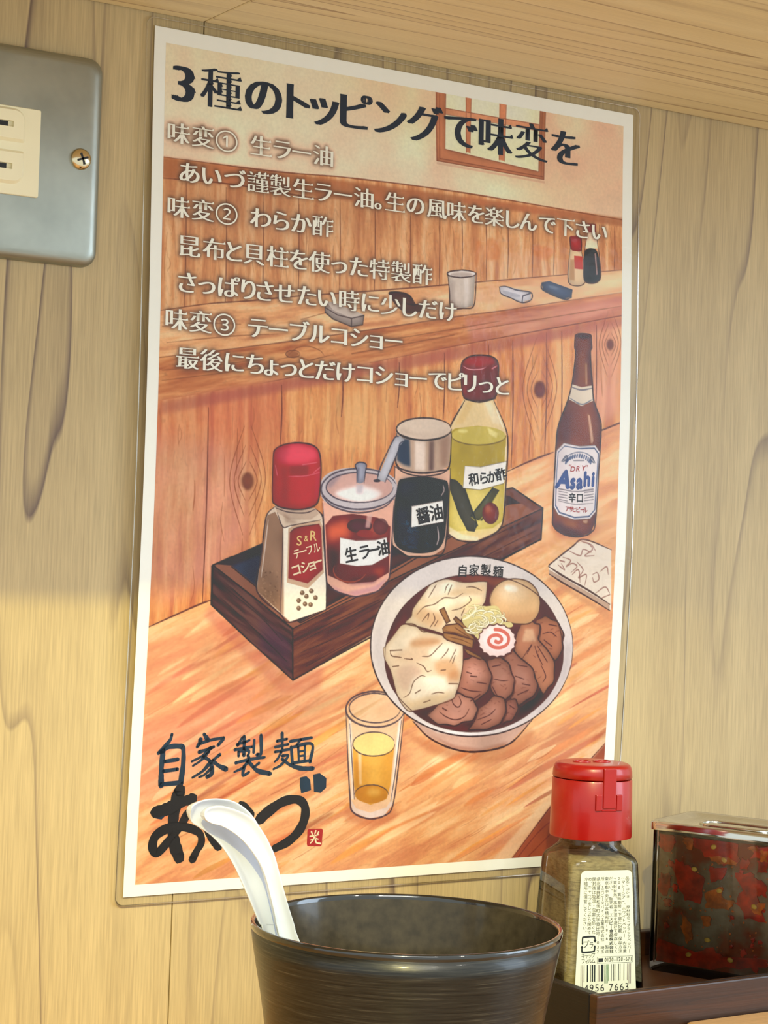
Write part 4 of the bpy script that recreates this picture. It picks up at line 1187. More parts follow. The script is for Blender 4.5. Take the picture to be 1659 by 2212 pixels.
("f",(250,220,170),0.6,1,0.3,1,0.0,[278,2791,329,2748,428,2717,365,2759]),
("f",(250,220,170),0.49,1,0.3,1,0.0,[1033,2078,1104,2018,1241,1954,1154,2017]),
("f",(232,164,86),0.72,0,0.3,1,0.0,[539,2415,586,2381,676,2348,619,2382]),
("f",(206,120,78),0.65,1,0.3,1,0.0,[1121,2304,1243,2236,1479,2149,1328,2223]),
("f",(206,120,78),0.69,2,0.3,1,0.0,[201,2741,320,2660,551,2539,403,2633]),
("f",(250,220,170),0.4,1,0.3,1,0.0,[1299,2603,1339,2570,1415,2535,1367,2569]),
("f",(222,148,92),0.45,2,0.3,1,0.0,[453,2771,571,2699,799,2610,653,2689]),
("f",(246,206,150),0.4,0,0.3,1,0.0,[1911,2104,1960,2069,2055,2038,1995,2074]),
("f",(250,220,170),0.59,0,0.3,1,0.0,[1485,2111,1597,2045,1815,1951,1675,2026]),
("f",(206,120,78),0.4,1,0.3,1,0.0,[1508,2477,1637,2383,1888,2260,1727,2364]),
("l",(170,98,64),0.28,3,1,1,[659,2525,711,2503,775,2467]),
("l",(170,98,64),0.36,2,1,1,[699,2260,763,2232,843,2188]),
("l",(170,98,64),0.44,2,1,1,[1478,2117,1547,2086,1632,2041]),
("l",(170,98,64),0.48,2,1,1,[1680,2939,1790,2886,1925,2812]),
("l",(170,98,64),0.34,2,1,1,[1334,2866,1409,2837,1501,2794]),
("l",(170,98,64),0.37,2,1,1,[266,2141,334,2101,417,2044]),
("l",(170,98,64),0.48,2,1,1,[1496,2340,1555,2316,1628,2278]),
("l",(170,98,64),0.39,3,1,1,[659,2880,726,2848,808,2800]),
("l",(170,98,64),0.53,3,1,1,[677,2139,737,2108,809,2062]),
("l",(170,98,64),0.34,3,1,1,[1517,2695,1619,2646,1746,2577]),
("l",(170,98,64),0.28,2,1,1,[938,2302,1011,2272,1100,2226]),
("l",(170,98,64),0.47,3,1,1,[1558,2550,1614,2530,1682,2497]),
("l",(170,98,64),0.31,3,1,1,[403,2471,512,2411,646,2328]),
("l",(170,98,64),0.36,3,1,1,[1771,2863,1855,2833,1959,2788]),
("l",(170,98,64),0.28,2,1,1,[1379,2796,1414,2784,1457,2760]),
("l",(170,98,64),0.43,3,1,1,[166,2789,221,2768,288,2734]),
("l",(170,98,64),0.27,2,1,1,[525,2676,577,2657,639,2627]),
("l",(170,98,64),0.49,3,1,1,[1099,2239,1174,2198,1265,2140]),
("l",(170,98,64),0.3,2,1,1,[807,2556,920,2493,1061,2406]),
("l",(170,98,64),0.38,2,1,1,[1553,2656,1655,2610,1783,2545]),
("l",(170,98,64),0.39,3,1,1,[511,2488,547,2475,590,2452]),
("l",(170,98,64),0.29,2,1,1,[1570,2615,1640,2585,1726,2539]),
("l",(170,98,64),0.35,2,1,1,[1361,2927,1490,2871,1650,2793]),
("l",(170,98,64),0.28,3,1,1,[1542,2298,1577,2282,1619,2256]),
("l",(170,98,64),0.29,2,1,1,[1096,2627,1170,2589,1262,2535]),
("l",(170,98,64),0.5,3,1,1,[1015,2447,1050,2435,1092,2412]),
("l",(170,98,64),0.51,2,1,1,[1211,2173,1268,2143,1337,2097]),
("l",(170,98,64),0.35,2,1,1,[788,2864,903,2804,1045,2720]),
("l",(170,98,64),0.33,3,1,1,[777,2442,849,2410,939,2362]),
("l",(170,98,64),0.5,3,1,1,[985,2484,1013,2472,1047,2449]),
("l",(170,98,64),0.27,3,1,1,[1507,2066,1607,2017,1732,1947]),
("l",(170,98,64),0.42,2,1,1,[737,2744,799,2712,874,2666]),
("l",(170,98,64),0.43,2,1,1,[1389,2110,1446,2084,1515,2044]),
("l",(170,98,64),0.38,2,1,1,[653,2588,748,2537,866,2466]),
("l",(170,98,64),0.52,3,1,1,[852,2576,905,2551,971,2513]),
("l",(170,98,64),0.41,3,1,1,[113,2743,174,2719,249,2682]),
("l",(170,98,64),0.33,2,1,1,[1377,2544,1418,2527,1467,2497]),
("l",(170,98,64),0.53,2,1,1,[1681,2357,1712,2348,1750,2329]),
("l",(170,98,64),0.5,3,1,1,[1717,2554,1748,2543,1786,2522]),
("l",(170,98,64),0.28,2,1,1,[29,2366,93,2335,172,2291]),
("l",(170,98,64),0.4,3,1,1,[541,2648,606,2621,687,2581]),
("l",(170,98,64),0.37,2,1,1,[424,2548,451,2539,483,2522]),
("l",(170,98,64),0.29,2,1,1,[484,2074,536,2049,601,2011]),
("l",(170,98,64),0.41,2,1,1,[151,2468,196,2449,251,2418]),
("l",(170,98,64),0.42,2,1,1,[270,2511,370,2460,495,2389]),
("l",(170,98,64),0.44,2,1,1,[1419,2838,1454,2826,1496,2803]),
("l",(88,48,44),0.8,5,1,1,[38,2053,144,2008,230,1972,276,1956]),
("l",(88,48,44),0.8,5,1,1,[1512,1451,1628,1402,1725,1367]),
("l",(88,48,44),0.8,5,1,1,[1946,1274,2052,1233]),
("f",(178,98,64),1.0,1,0.25,0,0.0,[1599,2958,1821,2709,2079,2472,2140,3045]),
("f",(240,206,160),0.6,3,0.12,0,0.0,[1526,2939,1797,2690,2054,2453,2080,2479,1822,2718,1607,2948]),
("l",(96,48,40),0.75,3.5,1,1,[1605,2954,1821,2715,1953,2587,2057,2493]),
("l",(120,52,36),0.5,4,1,1,[1701,2928,1829,2827]),
("l",(120,52,36),0.5,4,1,1,[1636,2946,1740,2841,1826,2782]),
("f",(206,150,108),0.6,5,0.12,0,0.0,[1728,1844,2028,1980,2030,2005,1721,1862]),
("f",(234,220,196),1.0,0,0.1,0,0.0,[1725,1808,1736,1795,1835,1727,1887,1700,2029,1734,2043,1974,2027,1971,1731,1838]),
("f",(196,166,140),1.0,0,0.15,0,0.0,[1726,1820,2034,1952,2036,1977,1729,1841]),
("l",(82,52,44),0.9,5,1,1,[1725,1808,1736,1795,1835,1728,1891,1698,2029,1735]),
("l",(82,52,44),0.9,6,1,1,[1725,1808,1803,1846,1921,1895,2034,1950]),
("l",(82,52,44),0.9,5,1,1,[1730,1837,1805,1873,1923,1923,2036,1975]),
("l",(150,100,84),0.75,4,1,1,[1791,1770,1830,1782,1809,1806,1838,1793,1862,1805,1833,1830]),
("l",(150,100,84),0.75,4,1,1,[1820,1745,1875,1762,1889,1737,1928,1749]),
("l",(150,100,84),0.75,4,1,1,[1861,1787,1893,1817,1872,1848,1910,1835,1905,1877]),
("l",(150,100,84),0.75,4,1,1,[1770,1801,1802,1819,1785,1795]),
("l",(150,100,84),0.75,4,1,1,[1941,1834,1964,1827,1973,1852,1950,1864,1942,1846]),
("l",(150,100,84),0.75,4,1,1,[1979,1821,2009,1802,2019,1832]),
("l",(150,100,84),0.75,4,1,1,[1961,1907,2006,1882,2031,1906]),
("l",(150,100,84),0.75,4,1,1,[1911,1712,1935,1736,1898,1762,1944,1760]),
("l",(150,100,84),0.75,4,1,1,[1841,1836,1870,1817,1881,1866]),
("l",(150,100,84),0.75,4,1,1,[1993,1925,2032,1912]),
("l",(150,100,84),0.75,4,1,1,[1880,1707,1927,1718,1951,1742]),
("l",(150,100,84),0.75,4,1,1,[1800,1788,1777,1783]),
("f",(196,112,92),0.5,8,0.12,0,0.0,[277,1972,616,2235,743,2189,729,2273,578,2287,250,2011]),
("f",(64,48,58),1.0,0,0.25,0,0.0,[275,1836,460,1757,713,1642,1539,1515,1685,1585,605,2054]),
("f",(58,66,84),0.8,3,0.4,0,0.0,[349,1839,457,1797,491,1911,435,1908]),
("f",(98,62,50),0.7,4,0.12,0,0.0,[724,1857,1035,1783,1482,1547,1526,1568,656,2007]),
("f",(74,44,42),0.9,0,0.12,0,0.0,[1481,1522,1541,1520,1636,1581,1506,1613]),
("w",[(112,78,70),(88,58,58),(66,46,54)],1.0,0,(287,191),30,3,61,0.5,[270,1837,609,2054,617,2237,275,1974]),
("w",[(140,90,66),(112,68,56),(84,52,52)],1.0,0,(699,-321),36,3,71,0.6,[605,2054,1685,1585,1682,1704,617,2237]),
("f",(96,66,88),0.5,8,0.12,0,0.0,[468,2009,605,2106,612,2225,475,2123]),
("f",(142,96,76),1.0,0,0.2,0,0.0,[275,1832,349,1836,638,2032,606,2057]),
("f",(150,98,72),1.0,0,0.2,0,0.0,[606,2057,638,2030,1505,1581,1635,1564,1685,1585]),
("f",(126,78,60),1.0,0,0.2,0,0.0,[1438,1531,1539,1511,1685,1585,1637,1597,1525,1545]),
("l",(54,30,36),0.9,5,0,1,[461,1765,347,1805,275,1836,277,1972,437,2100,617,2237]),
("l",(54,30,36),0.9,4.5,0,1,[275,1836,437,1941,605,2054]),
("l",(54,30,36),0.9,5,0,1,[605,2054,617,2237]),
("l",(54,30,36),0.9,4.5,0,1,[605,2054,884,1929,1239,1774,1685,1585]),
("l",(54,30,36),0.9,5,0,1,[617,2237,780,2156,971,2065]),
("l",(54,30,36),0.9,5,0,1,[1685,1585,1682,1704,1494,1789]),
("l",(54,30,36),0.9,4.5,0,1,[1685,1585,1539,1513,1438,1531]),
("l",(54,30,36),0.9,3.5,0,1,[349,1839,502,1943,634,2032]),
("l",(54,30,36),0.9,3.5,0,1,[638,2032,921,1897,1236,1723,1526,1573]),
("l",(52,34,44),0.6,3,1,1,[307,1898,468,2009,567,2098]),
("l",(52,34,44),0.6,3,1,1,[300,1938,433,2042,590,2172]),
("l",(52,34,44),0.6,3,1,1,[353,1913,507,2033]),
("l",(62,36,40),0.6,3,1,1,[642,2098,849,2005,1122,1883]),
("l",(62,36,40),0.6,3,1,1,[645,2139,814,2073,986,1984]),
("l",(62,36,40),0.6,3,1,1,[667,2189,854,2098]),
("l",(62,36,40),0.6,3,1,1,[1120,1849,1425,1712,1638,1622]),
("l",(62,36,40),0.6,3,1,1,[1244,1864,1450,1764,1662,1669]),
("l",(62,36,40),0.6,3,1,1,[697,2060,964,1945]),
("f",(232,206,150),1.0,0,0.08,0,0.0,[1302,1193,1248,1288,1241,1332,1257,1697,1299,1717,1381,1720,1472,1683,1499,1648,1510,1351,1495,1283,1439,1183]),
("f",(228,190,120),0.6,4,0.12,0,0.0,[1319,1198,1352,1196,1305,1281,1264,1290]),
("f",(246,232,196),0.7,4,0.12,0,0.0,[1393,1193,1431,1194,1480,1277,1438,1273]),
("f",(192,168,62),1.0,0,0.18,0,0.0,[1242,1322,1265,1304,1371,1287,1481,1301,1502,1317,1499,1641,1454,1670,1256,1690]),
("f",(222,204,120),0.8,14,0.15,0,0.0,[1257,1528,1497,1503,1497,1648,1429,1678,1298,1702,1259,1670]),
("f",(210,190,92),1.0,0,0.12,0,0.0,[1498,1316,1494,1325,1482,1334,1463,1342,1437,1349,1407,1354,1375,1357,1344,1358,1314,1356,1289,1352,1269,1346,1257,1339,1252,1330,1256,1321,1268,1312,1287,1304,1312,1297,1341,1292,1373,1289,1405,1288,1435,1290,1461,1294,1481,1300,1494,1307]),
("f",(246,236,160),0.8,2,0.12,0,0.0,[1325,1310,1324,1312,1322,1314,1318,1316,1314,1317,1308,1318,1302,1318,1296,1319,1290,1318,1286,1317,1282,1316,1280,1315,1279,1313,1280,1311,1282,1309,1285,1308,1290,1307,1296,1305,1302,1305,1308,1305,1313,1305,1318,1306,1322,1307,1324,1309]),
("f",(250,240,170),0.75,2,0.12,0,0.0,[1413,1291,1464,1309,1456,1330,1422,1315]),
("f",(180,158,44),0.6,6,0.12,0,0.0,[1283,1370,1324,1368,1319,1443,1290,1445]),
("f",(188,162,44),0.5,6,0.12,0,0.0,[1416,1363,1441,1362,1439,1417,1418,1421]),
("l",(120,100,40),0.8,3.5,1,1,[1500,1316,1499,1321,1496,1325,1491,1330,1484,1335,1475,1339,1464,1343,1451,1347,1438,1350,1423,1353,1408,1356,1392,1357,1375,1359,1359,1359,1343,1359,1328,1359,1313,1357,1300,1355,1288,1353,1277,1350,1268,1347,1261,1343,1255,1339,1252,1335,1251,1330]),
("f",(84,80,66),1.0,0,0.25,0,0.3,[1251,1491,1280,1496,1318,1525,1383,1662,1371,1686,1338,1684,1294,1621,1253,1535]),
("f",(98,94,64),1.0,0,0.25,0,0.3,[1447,1516,1479,1525,1403,1644,1382,1642,1348,1629]),
("l",(190,176,80),0.7,4,1,1,[1348,1629,1394,1639,1477,1528]),
("l",(60,62,46),0.8,4,1,1,[1447,1516,1348,1629]),
("l",(50,52,44),0.8,4,1,1,[1318,1525,1383,1662]),
("f",(142,66,44),1.0,0,0.2,0,0.35,[1480,1613,1479,1624,1476,1634,1470,1642,1462,1649,1453,1654,1443,1655,1433,1654,1424,1650,1415,1644,1409,1636,1405,1626,1403,1616,1404,1605,1407,1595,1413,1586,1420,1579,1429,1575,1439,1573,1449,1574,1459,1578,1467,1584,1474,1592,1478,1602]),
("f",(190,110,76),0.6,4,0.12,0,0.0,[1443,1598,1443,1602,1442,1606,1440,1609,1437,1612,1434,1613,1430,1614,1427,1614,1424,1612,1421,1610,1418,1607,1417,1603,1416,1599,1417,1596,1418,1592,1420,1589,1422,1586,1426,1585,1429,1584,1432,1584,1436,1586,1439,1588,1441,1591,1442,1595]),
("f",(236,222,180),0.8,2,0.12,0,0.0,[1255,1670,1314,1698,1389,1706,1390,1721,1299,1719,1257,1700]),
("f",(240,234,218),1.0,0,0.05,0,0.0,[1315,1440,1385,1441,1507,1413,1497,1498,1389,1527,1310,1524]),
("l",(110,96,70),0.7,2.5,0,1,[1315,1440,1385,1441,1507,1413,1497,1498,1389,1527,1310,1524,1315,1440]),
("f",(142,28,40),1.0,0,0.2,1,0.3,[1284,1085,1292,1050,1323,1029,1372,1019,1427,1021,1455,1041,1458,1086,1450,1167,1410,1187,1344,1194,1298,1179]),
("f",(186,62,62),0.8,3,0.12,0,0.0,[1299,1057,1373,1065,1444,1045,1431,1029,1373,1025,1315,1036]),
("f",(198,82,76),0.5,3,0.12,0,0.0,[1299,1091,1312,1093,1314,1171,1302,1169]),
("f",(112,22,34),0.6,5,0.12,0,0.0,[1399,1076,1424,1074,1422,1178,1393,1183]),
("l",(240,190,180),0.8,3,1,1,[1295,1067,1324,1077,1374,1073,1398,1064]),
("l",(228,150,140),0.8,4,1,1,[1428,1067,1449,1055]),
("l",(70,45,42),0.9,4,1,1,[1284,1085,1292,1050,1323,1029,1372,1019,1427,1021,1455,1041,1458,1086,1450,1167,1410,1187,1344,1194,1298,1179,1284,1085]),
("l",(70,45,42),0.9,5,1,1,[1306,1196,1248,1288,1241,1322]),
("l",(70,45,42),0.9,5,1,1,[1439,1187,1495,1283,1510,1351,1506,1524,1499,1641,1472,1683,1381,1722,1299,1719,1257,1700]),
("l",(70,45,42),0.9,3.5,1,1,[1300,1186,1369,1198,1448,1179]),
("l",(248,240,220),0.6,4,1,1,[1500,1359,1498,1490]),
("l",(248,240,220),0.6,4,1,1,[1453,1224,1484,1284]),
("f",(222,180,150),1.0,0,0.15,0,0.0,[1005,1456,1246,1454,1253,1494,1239,1751,1188,1781,1076,1784,1007,1744]),
("f",(46,38,44),1.0,0,0.2,1,0.0,[1022,1519,1046,1501,1126,1490,1207,1496,1245,1518,1242,1657,1230,1731,1187,1766,1091,1772,1018,1737,1010,1611]),
("f",(34,56,76),0.55,8,0.5,0,0.0,[1022,1519,1047,1503,1118,1493,1129,1567,1101,1661,1137,1741,1091,1769,1020,1737,1012,1611]),
("f",(60,34,34),0.6,14,0.4,0,0.0,[1142,1499,1223,1509,1235,1589,1163,1606]),
("l",(70,126,146),0.29,2,1,1,[1147,1706,1152,1706,1154,1697]),
("l",(70,126,146),0.24,2,1,1,[1092,1716,1104,1715,1093,1726]),
("l",(70,126,146),0.35,2,1,1,[1089,1725,1099,1726,1080,1734]),
("l",(70,126,146),0.43,2,1,1,[1057,1671,1067,1667,1043,1666]),
("l",(70,126,146),0.25,2,1,1,[1070,1697,1080,1695,1067,1687]),
("l",(70,126,146),0.48,2,1,1,[1087,1683,1078,1677,1078,1687]),
("l",(70,126,146),0.25,2,1,1,[1099,1710,1089,1708,1089,1706]),
("l",(70,126,146),0.47,2,1,1,[1167,1740,1156,1732,1165,1736]),
("l",(70,126,146),0.24,2,1,1,[1082,1750,1095,1750,1097,1758]),
("l",(70,126,146),0.5,2,1,1,[1164,1755,1163,1761,1148,1766]),
("l",(70,126,146),0.32,2,1,1,[1178,1749,1185,1752,1175,1748]),
("l",(70,126,146),0.37,2,1,1,[1075,1660,1071,1668,1059,1656]),
("l",(70,126,146),0.37,2,1,1,[1152,1750,1155,1750,1167,1744]),
("l",(70,126,146),0.22,2,1,1,[1107,1699,1103,1699,1123,1710]),
("l",(70,126,146),0.25,2,1,1,[1106,1679,1120,1680,1109,1677]),
("l",(70,126,146),0.27,2,1,1,[1107,1690,1118,1694,1100,1687]),
("l",(70,126,146),0.25,2,1,1,[1170,1724,1173,1718,1189,1733]),
("l",(70,126,146),0.34,2,1,1,[1087,1749,1073,1749,1082,1755]),
("l",(70,126,146),0.35,2,1,1,[1106,1682,1101,1672,1090,1686]),
("l",(70,126,146),0.27,2,1,1,[1075,1717,1076,1712,1069,1714]),
("l",(70,126,146),0.41,2,1,1,[1091,1716,1078,1724,1084,1708]),
("l",(70,126,146),0.36,2,1,1,[1073,1726,1058,1734,1060,1718]),
("l",(70,126,146),0.26,2,1,1,[1134,1700,1129,1700,1146,1701]),
("l",(70,126,146),0.37,2,1,1,[1154,1667,1156,1662,1146,1655]),
("l",(70,126,146),0.24,2,1,1,[1070,1761,1078,1768,1070,1771]),
("l",(70,126,146),0.21,2,1,1,[1115,1732,1115,1726,1105,1739]),
("l",(70,126,146),0.49,2,1,1,[1058,1735,1051,1736,1046,1728]),
("l",(70,126,146),0.43,2,1,1,[1172,1748,1171,1743,1181,1745]),
("l",(70,126,146),0.23,2,1,1,[1109,1721,1108,1724,1105,1721]),
("l",(70,126,146),0.43,2,1,1,[1121,1758,1109,1752,1107,1750]),
("l",(70,126,146),0.48,2,1,1,[1160,1689,1153,1683,1158,1697]),
("l",(70,126,146),0.35,2,1,1,[1109,1744,1100,1752,1116,1737]),
("l",(70,126,146),0.23,2,1,1,[1144,1743,1139,1747,1160,1733]),
("l",(70,126,146),0.37,2,1,1,[1086,1734,1101,1737,1101,1733]),
("l",(70,126,146),0.29,2,1,1,[1116,1699,1122,1690,1104,1693]),
("l",(70,126,146),0.43,2,1,1,[1073,1661,1064,1654,1069,1669]),
("l",(70,126,146),0.33,2,1,1,[1076,1686,1069,1678,1092,1692]),
("l",(70,126,146),0.31,2,1,1,[1084,1698,1068,1691,1082,1690]),
("l",(70,126,146),0.29,2,1,1,[1148,1739,1156,1733,1168,1750]),
("l",(70,126,146),0.23,2,1,1,[1120,1663,1118,1664,1132,1652]),
("l",(70,126,146),0.42,2,1,1,[1108,1686,1093,1690,1091,1695]),
("l",(70,126,146),0.3,2,1,1,[1073,1740,1075,1739,1067,1738]),
("l",(70,126,146),0.45,2,1,1,[1098,1685,1103,1677,1108,1679]),
("l",(70,126,146),0.31,2,1,1,[1063,1742,1052,1742,1070,1739]),
("l",(70,126,146),0.44,2,1,1,[1093,1699,1086,1698,1082,1686]),
("l",(70,126,146),0.22,2,1,1,[1104,1678,1105,1678,1122,1668]),
("l",(70,126,146),0.3,2,1,1,[1100,1753,1085,1748,1088,1762]),
("l",(70,126,146),0.26,2,1,1,[1108,1713,1122,1715,1117,1708]),
("l",(70,126,146),0.4,2,1,1,[1165,1712,1169,1709,1162,1714]),
("l",(70,126,146),0.22,2,1,1,[1074,1661,1069,1670,1063,1659]),
("f",(240,234,220),1.0,0,0.05,0,0.0,[1084,1601,1222,1574,1230,1653,1086,1679]),
("l",(96,80,70),0.7,2.5,0,1,[1084,1601,1222,1574,1230,1653,1086,1679,1084,1601]),
("l",(210,190,176),0.8,3,1,1,[1220,1516,1225,1536,1213,1557]),
("l",(214,196,184),0.8,4,1,1,[1202,1672,1209,1712,1202,1739]),
("f",(192,164,138),1.0,0,0.15,0,0.0,[1007,1336,1023,1298,1086,1276,1166,1271,1240,1292,1250,1322,1245,1444,1205,1464,1125,1476,1053,1470,1009,1445]),
("f",(224,204,178),1.0,0,0.1,0,0.0,[1247,1306,1243,1316,1231,1326,1212,1335,1188,1342,1159,1348,1128,1351,1098,1351,1069,1349,1045,1345,1026,1338,1014,1330,1009,1320,1013,1310,1024,1301,1043,1292,1067,1285,1095,1279,1126,1276,1157,1275,1185,1277,1210,1282,1230,1288,1242,1297]),
("f",(196,172,150),0.6,6,0.12,0,0.0,[1023,1312,1088,1331,1168,1333,1240,1305,1233,1326,1136,1348,1024,1335]),
("f",(52,66,84),0.9,4,0.3,0,0.0,[1015,1352,1065,1356,1073,1456,1044,1450,1014,1435]),
("f",(110,84,76),0.85,3,0.12,0,0.0,[1153,1357,1174,1355,1176,1464,1155,1468]),
("f",(236,220,200),0.7,4,0.12,0,0.0,[1089,1358,1137,1360,1138,1469,1093,1468]),
("f",(150,112,90),0.6,6,0.12,0,0.0,[1201,1348,1241,1332,1238,1441,1209,1452]),
("l",(60,46,50),0.9,5.5,1,1,[1007,1336,1009,1445,1053,1470,1125,1476,1205,1464,1245,1444,1250,1322]),
("l",(60,46,50),0.9,4.5,1,1,[1250,1306,1246,1317,1234,1328,1215,1338,1189,1346,1160,1352,1128,1355,1097,1355,1068,1353,1042,1348,1023,1340,1011,1331,1006,1321,1010,1310,1022,1299,1040,1289,1065,1281,1094,1275,1126,1272,1157,1271,1187,1274,1213,1279,1233,1286,1245,1295]),
("l",(60,46,50),0.9,4,1,1,[1012,1335,1072,1351,1136,1353,1209,1339,1249,1318]),
("l",(60,46,50),0.9,4.5,1,1,[1005,1456,1006,1612,1007,1744,1060,1780,1124,1787,1188,1780,1239,1750,1249,1535,1251,1453]),
("l",(60,46,50),0.9,4,1,1,[1007,1459,1053,1480,1126,1488,1206,1475,1246,1454]),
("f",(226,176,150),1.0,0,0.15,0,0.0,[704,1596,736,1885,776,1917,859,1936,954,1914,1000,1865,1005,1612,1009,1581]),
("f",(112,44,44),1.0,0,0.35,0,0.0,[720,1683,750,1649,832,1638,939,1648,996,1679,998,1847,934,1882,822,1891,741,1862]),
("f",(206,104,66),0.7,10,0.4,0,0.0,[726,1688,809,1660,830,1720,778,1731,738,1742]),
("f",(196,100,74),0.5,10,0.4,0,0.0,[880,1657,983,1674,985,1715,895,1718]),
("f",(90,46,58),0.85,0,0.4,0,0.3,[917,1679,916,1686,911,1692,902,1698,891,1703,879,1706,865,1707,851,1706,838,1704,827,1700,818,1695,813,1689,811,1682,812,1676,817,1669,825,1663,836,1659,849,1656,862,1654,876,1655,889,1657,900,1661,909,1666,915,1672]),
("f",(110,62,66),0.7,0,0.4,0,0.3,[986,1679,985,1687,982,1695,977,1701,971,1706,963,1709,955,1711,946,1710,938,1707,931,1702,925,1696,922,1689,920,1681,921,1673,924,1666,929,1659,935,1654,943,1651,952,1650,960,1650,968,1653,975,1658,981,1664,985,1671]),
("f",(150,60,44),0.8,0,0.12,0,0.0,[924,1707,923,1710,920,1714,914,1717,907,1719,899,1721,889,1722,880,1722,872,1720,864,1718,858,1716,855,1712,853,1709,854,1705,858,1702,863,1698,870,1696,879,1694,888,1693,897,1694,906,1695,913,1697,919,1700,923,1703]),
("f",(70,28,48),0.7,8,0.12,0,0.0,[733,1758,786,1776,788,1821,750,1862]),
("f",(120,40,30),0.7,8,0.12,0,0.0,[890,1839,888,1850,883,1860,874,1868,862,1875,848,1879,833,1881,817,1880,803,1876,791,1870,781,1862,774,1852,772,1842,773,1831,779,1822,787,1813,799,1806,813,1802,828,1800,844,1801,858,1805,871,1811,881,1819,887,1829]),
("f",(190,90,60),0.6,6,0.12,0,0.0,[925,1839,985,1827,963,1868]),
("f",(80,34,60),0.6,6,0.12,0,0.0,[844,1871,962,1858,934,1884,833,1891]),
("l",(196,110,70),0.6,4,1,1,[897,1854,893,1860,887,1866,880,1871,871,1876,862,1879,852,1882,841,1883,830,1884,820,1883,809,1882,799,1879,790,1875,782,1871,774,1866,769,1860,765,1854,762,1847,761,1841,762,1834,765,1827]),
("f",(214,176,160),0.7,2,0.12,0,0.0,[894,1637,918,1636,908,1687,888,1687]),
("f",(200,150,150),0.8,3,0.12,0,0.0,[752,1897,823,1921,935,1899,993,1868,954,1914,859,1936,776,1917]),
("f",(240,232,220),1.0,0,0.05,0,0.0,[783,1725,849,1734,932,1729,982,1717,993,1786,924,1821,859,1827,787,1819]),
("l",(120,80,74),0.7,2.5,0,1,[783,1725,849,1734,932,1729,982,1717,993,1786,924,1821,859,1827,787,1819,783,1725]),
("f",(196,186,182),1.0,0,0.1,1,0.0,[695,1544,709,1508,766,1481,854,1470,944,1477,1005,1502,1018,1540,1003,1582,932,1615,855,1628,772,1621,707,1593]),
("f",(206,166,150),1.0,0,0.15,0,0.0,[999,1536,995,1550,981,1563,959,1575,930,1585,896,1592,860,1595,823,1595,789,1591,760,1583,738,1573,723,1561,718,1548,722,1534,735,1521,757,1509,785,1499,819,1492,855,1489,892,1489,926,1493,956,1500,979,1510,994,1522]),
("f",(150,136,140),0.6,5,0.12,0,0.0,[714,1543,744,1502,790,1490,768,1516,734,1552]),
("f",(240,228,216),0.9,5,0.12,1,0.0,[753,1569,828,1541,887,1536,953,1558,919,1585,842,1596]),
("l",(82,70,80),0.85,5,1,1,[1018,1539,1013,1559,997,1577,972,1594,939,1607,900,1616,858,1620,817,1619,778,1613,745,1603,719,1588,702,1572,696,1553,701,1534,716,1516,740,1499,772,1486,811,1477,852,1472,894,1473,933,1478,967,1489,994,1503,1011,1520]),
("l",(82,70,80),0.85,4,1,1,[1001,1535,996,1549,982,1563,960,1575,931,1585,896,1592,860,1595,823,1595,789,1591,759,1584,737,1573,722,1561,717,1547,721,1533,734,1519,756,1507,785,1497,818,1490,855,1486,892,1487,926,1490,957,1498,980,1508,995,1521]),
("l",(82,70,80),0.85,4.5,1,1,[701,1579,749,1614,855,1633,962,1609,1011,1566]),
("l",(82,70,80),0.85,4.5,1,1,[705,1604,720,1743,736,1885,776,1917,859,1936,954,1914,1000,1865,1004,1735,1007,1602]),
("f",(176,176,186),1.0,0,0.12,1,0.3,[842,1472,836,1460,853,1450,880,1455,878,1480,874,1521,845,1522]),
("f",(110,108,120),0.7,2,0.12,0,0.0,[845,1472,854,1471,853,1522,846,1522]),
("f",(190,180,180),0.7,3,0.12,0,0.0,[842,1532,875,1531,870,1564,846,1565]),
("l",(66,62,78),0.85,4,1,1,[844,1526,843,1482,835,1462,853,1450,881,1456,879,1485,875,1525]),
("f",(206,204,204),1.0,0,0.1,0,0.25,[930,1513,964,1517,1025,1381,1045,1359,1023,1345,997,1357]),
("l",(74,72,86),0.85,4.5,1,1,[928,1516,943,1462,997,1357,1017,1347]),
("l",(74,72,86),0.85,4.5,1,1,[964,1518,991,1459,1016,1402,1024,1373,1045,1360]),
("f",(60,52,60),0.8,0,0.12,0,0.0,[946,1514,946,1515,944,1517,942,1518,938,1519,935,1520,931,1520,927,1520,923,1520,920,1519,917,1518,916,1517,915,1515,915,1513,917,1512,919,1511,922,1509,926,1509,930,1508,934,1508,938,1509,941,1510,944,1511,945,1512]),
("f",(216,196,170),1.0,0,0.1,0,0.0,[512,1621,677,1625,707,1653,713,1723,735,1893,738,1985,592,2030,551,2000,453,1922,462,1809,473,1696,482,1652]),
("f",(158,124,98),1.0,0,0.3,0,0.0,[483,1656,513,1643,546,1694,548,1797,551,1995,454,1922,463,1809,473,1711]),
("f",(124,94,72),0.6,16,0.6,0,0.0,[470,1848,532,1852,551,1990,460,1922]),
("f",(186,150,116),0.5,0,0.12,0,0.0,[500,1962,499,1965,496,1965,495,1962,496,1960,499,1960]),
("f",(186,150,116),0.5,0,0.12,0,0.0,[536,1858,535,1860,532,1860,531,1858,532,1856,535,1856]),
("f",(92,66,52),0.5,0,0.12,0,0.0,[489,1914,488,1916,485,1916,483,1914,485,1912,487,1912]),
("f",(92,66,52),0.5,0,0.12,0,0.0,[527,1905,526,1907,523,1907,522,1905,523,1903,526,1903]),
("f",(92,66,52),0.5,0,0.12,0,0.0,[511,1965,510,1967,507,1967,505,1965,507,1963,509,1963]),
("f",(186,150,116),0.5,0,0.12,0,0.0,[489,1925,488,1927,485,1927,484,1925,485,1923,488,1923]),
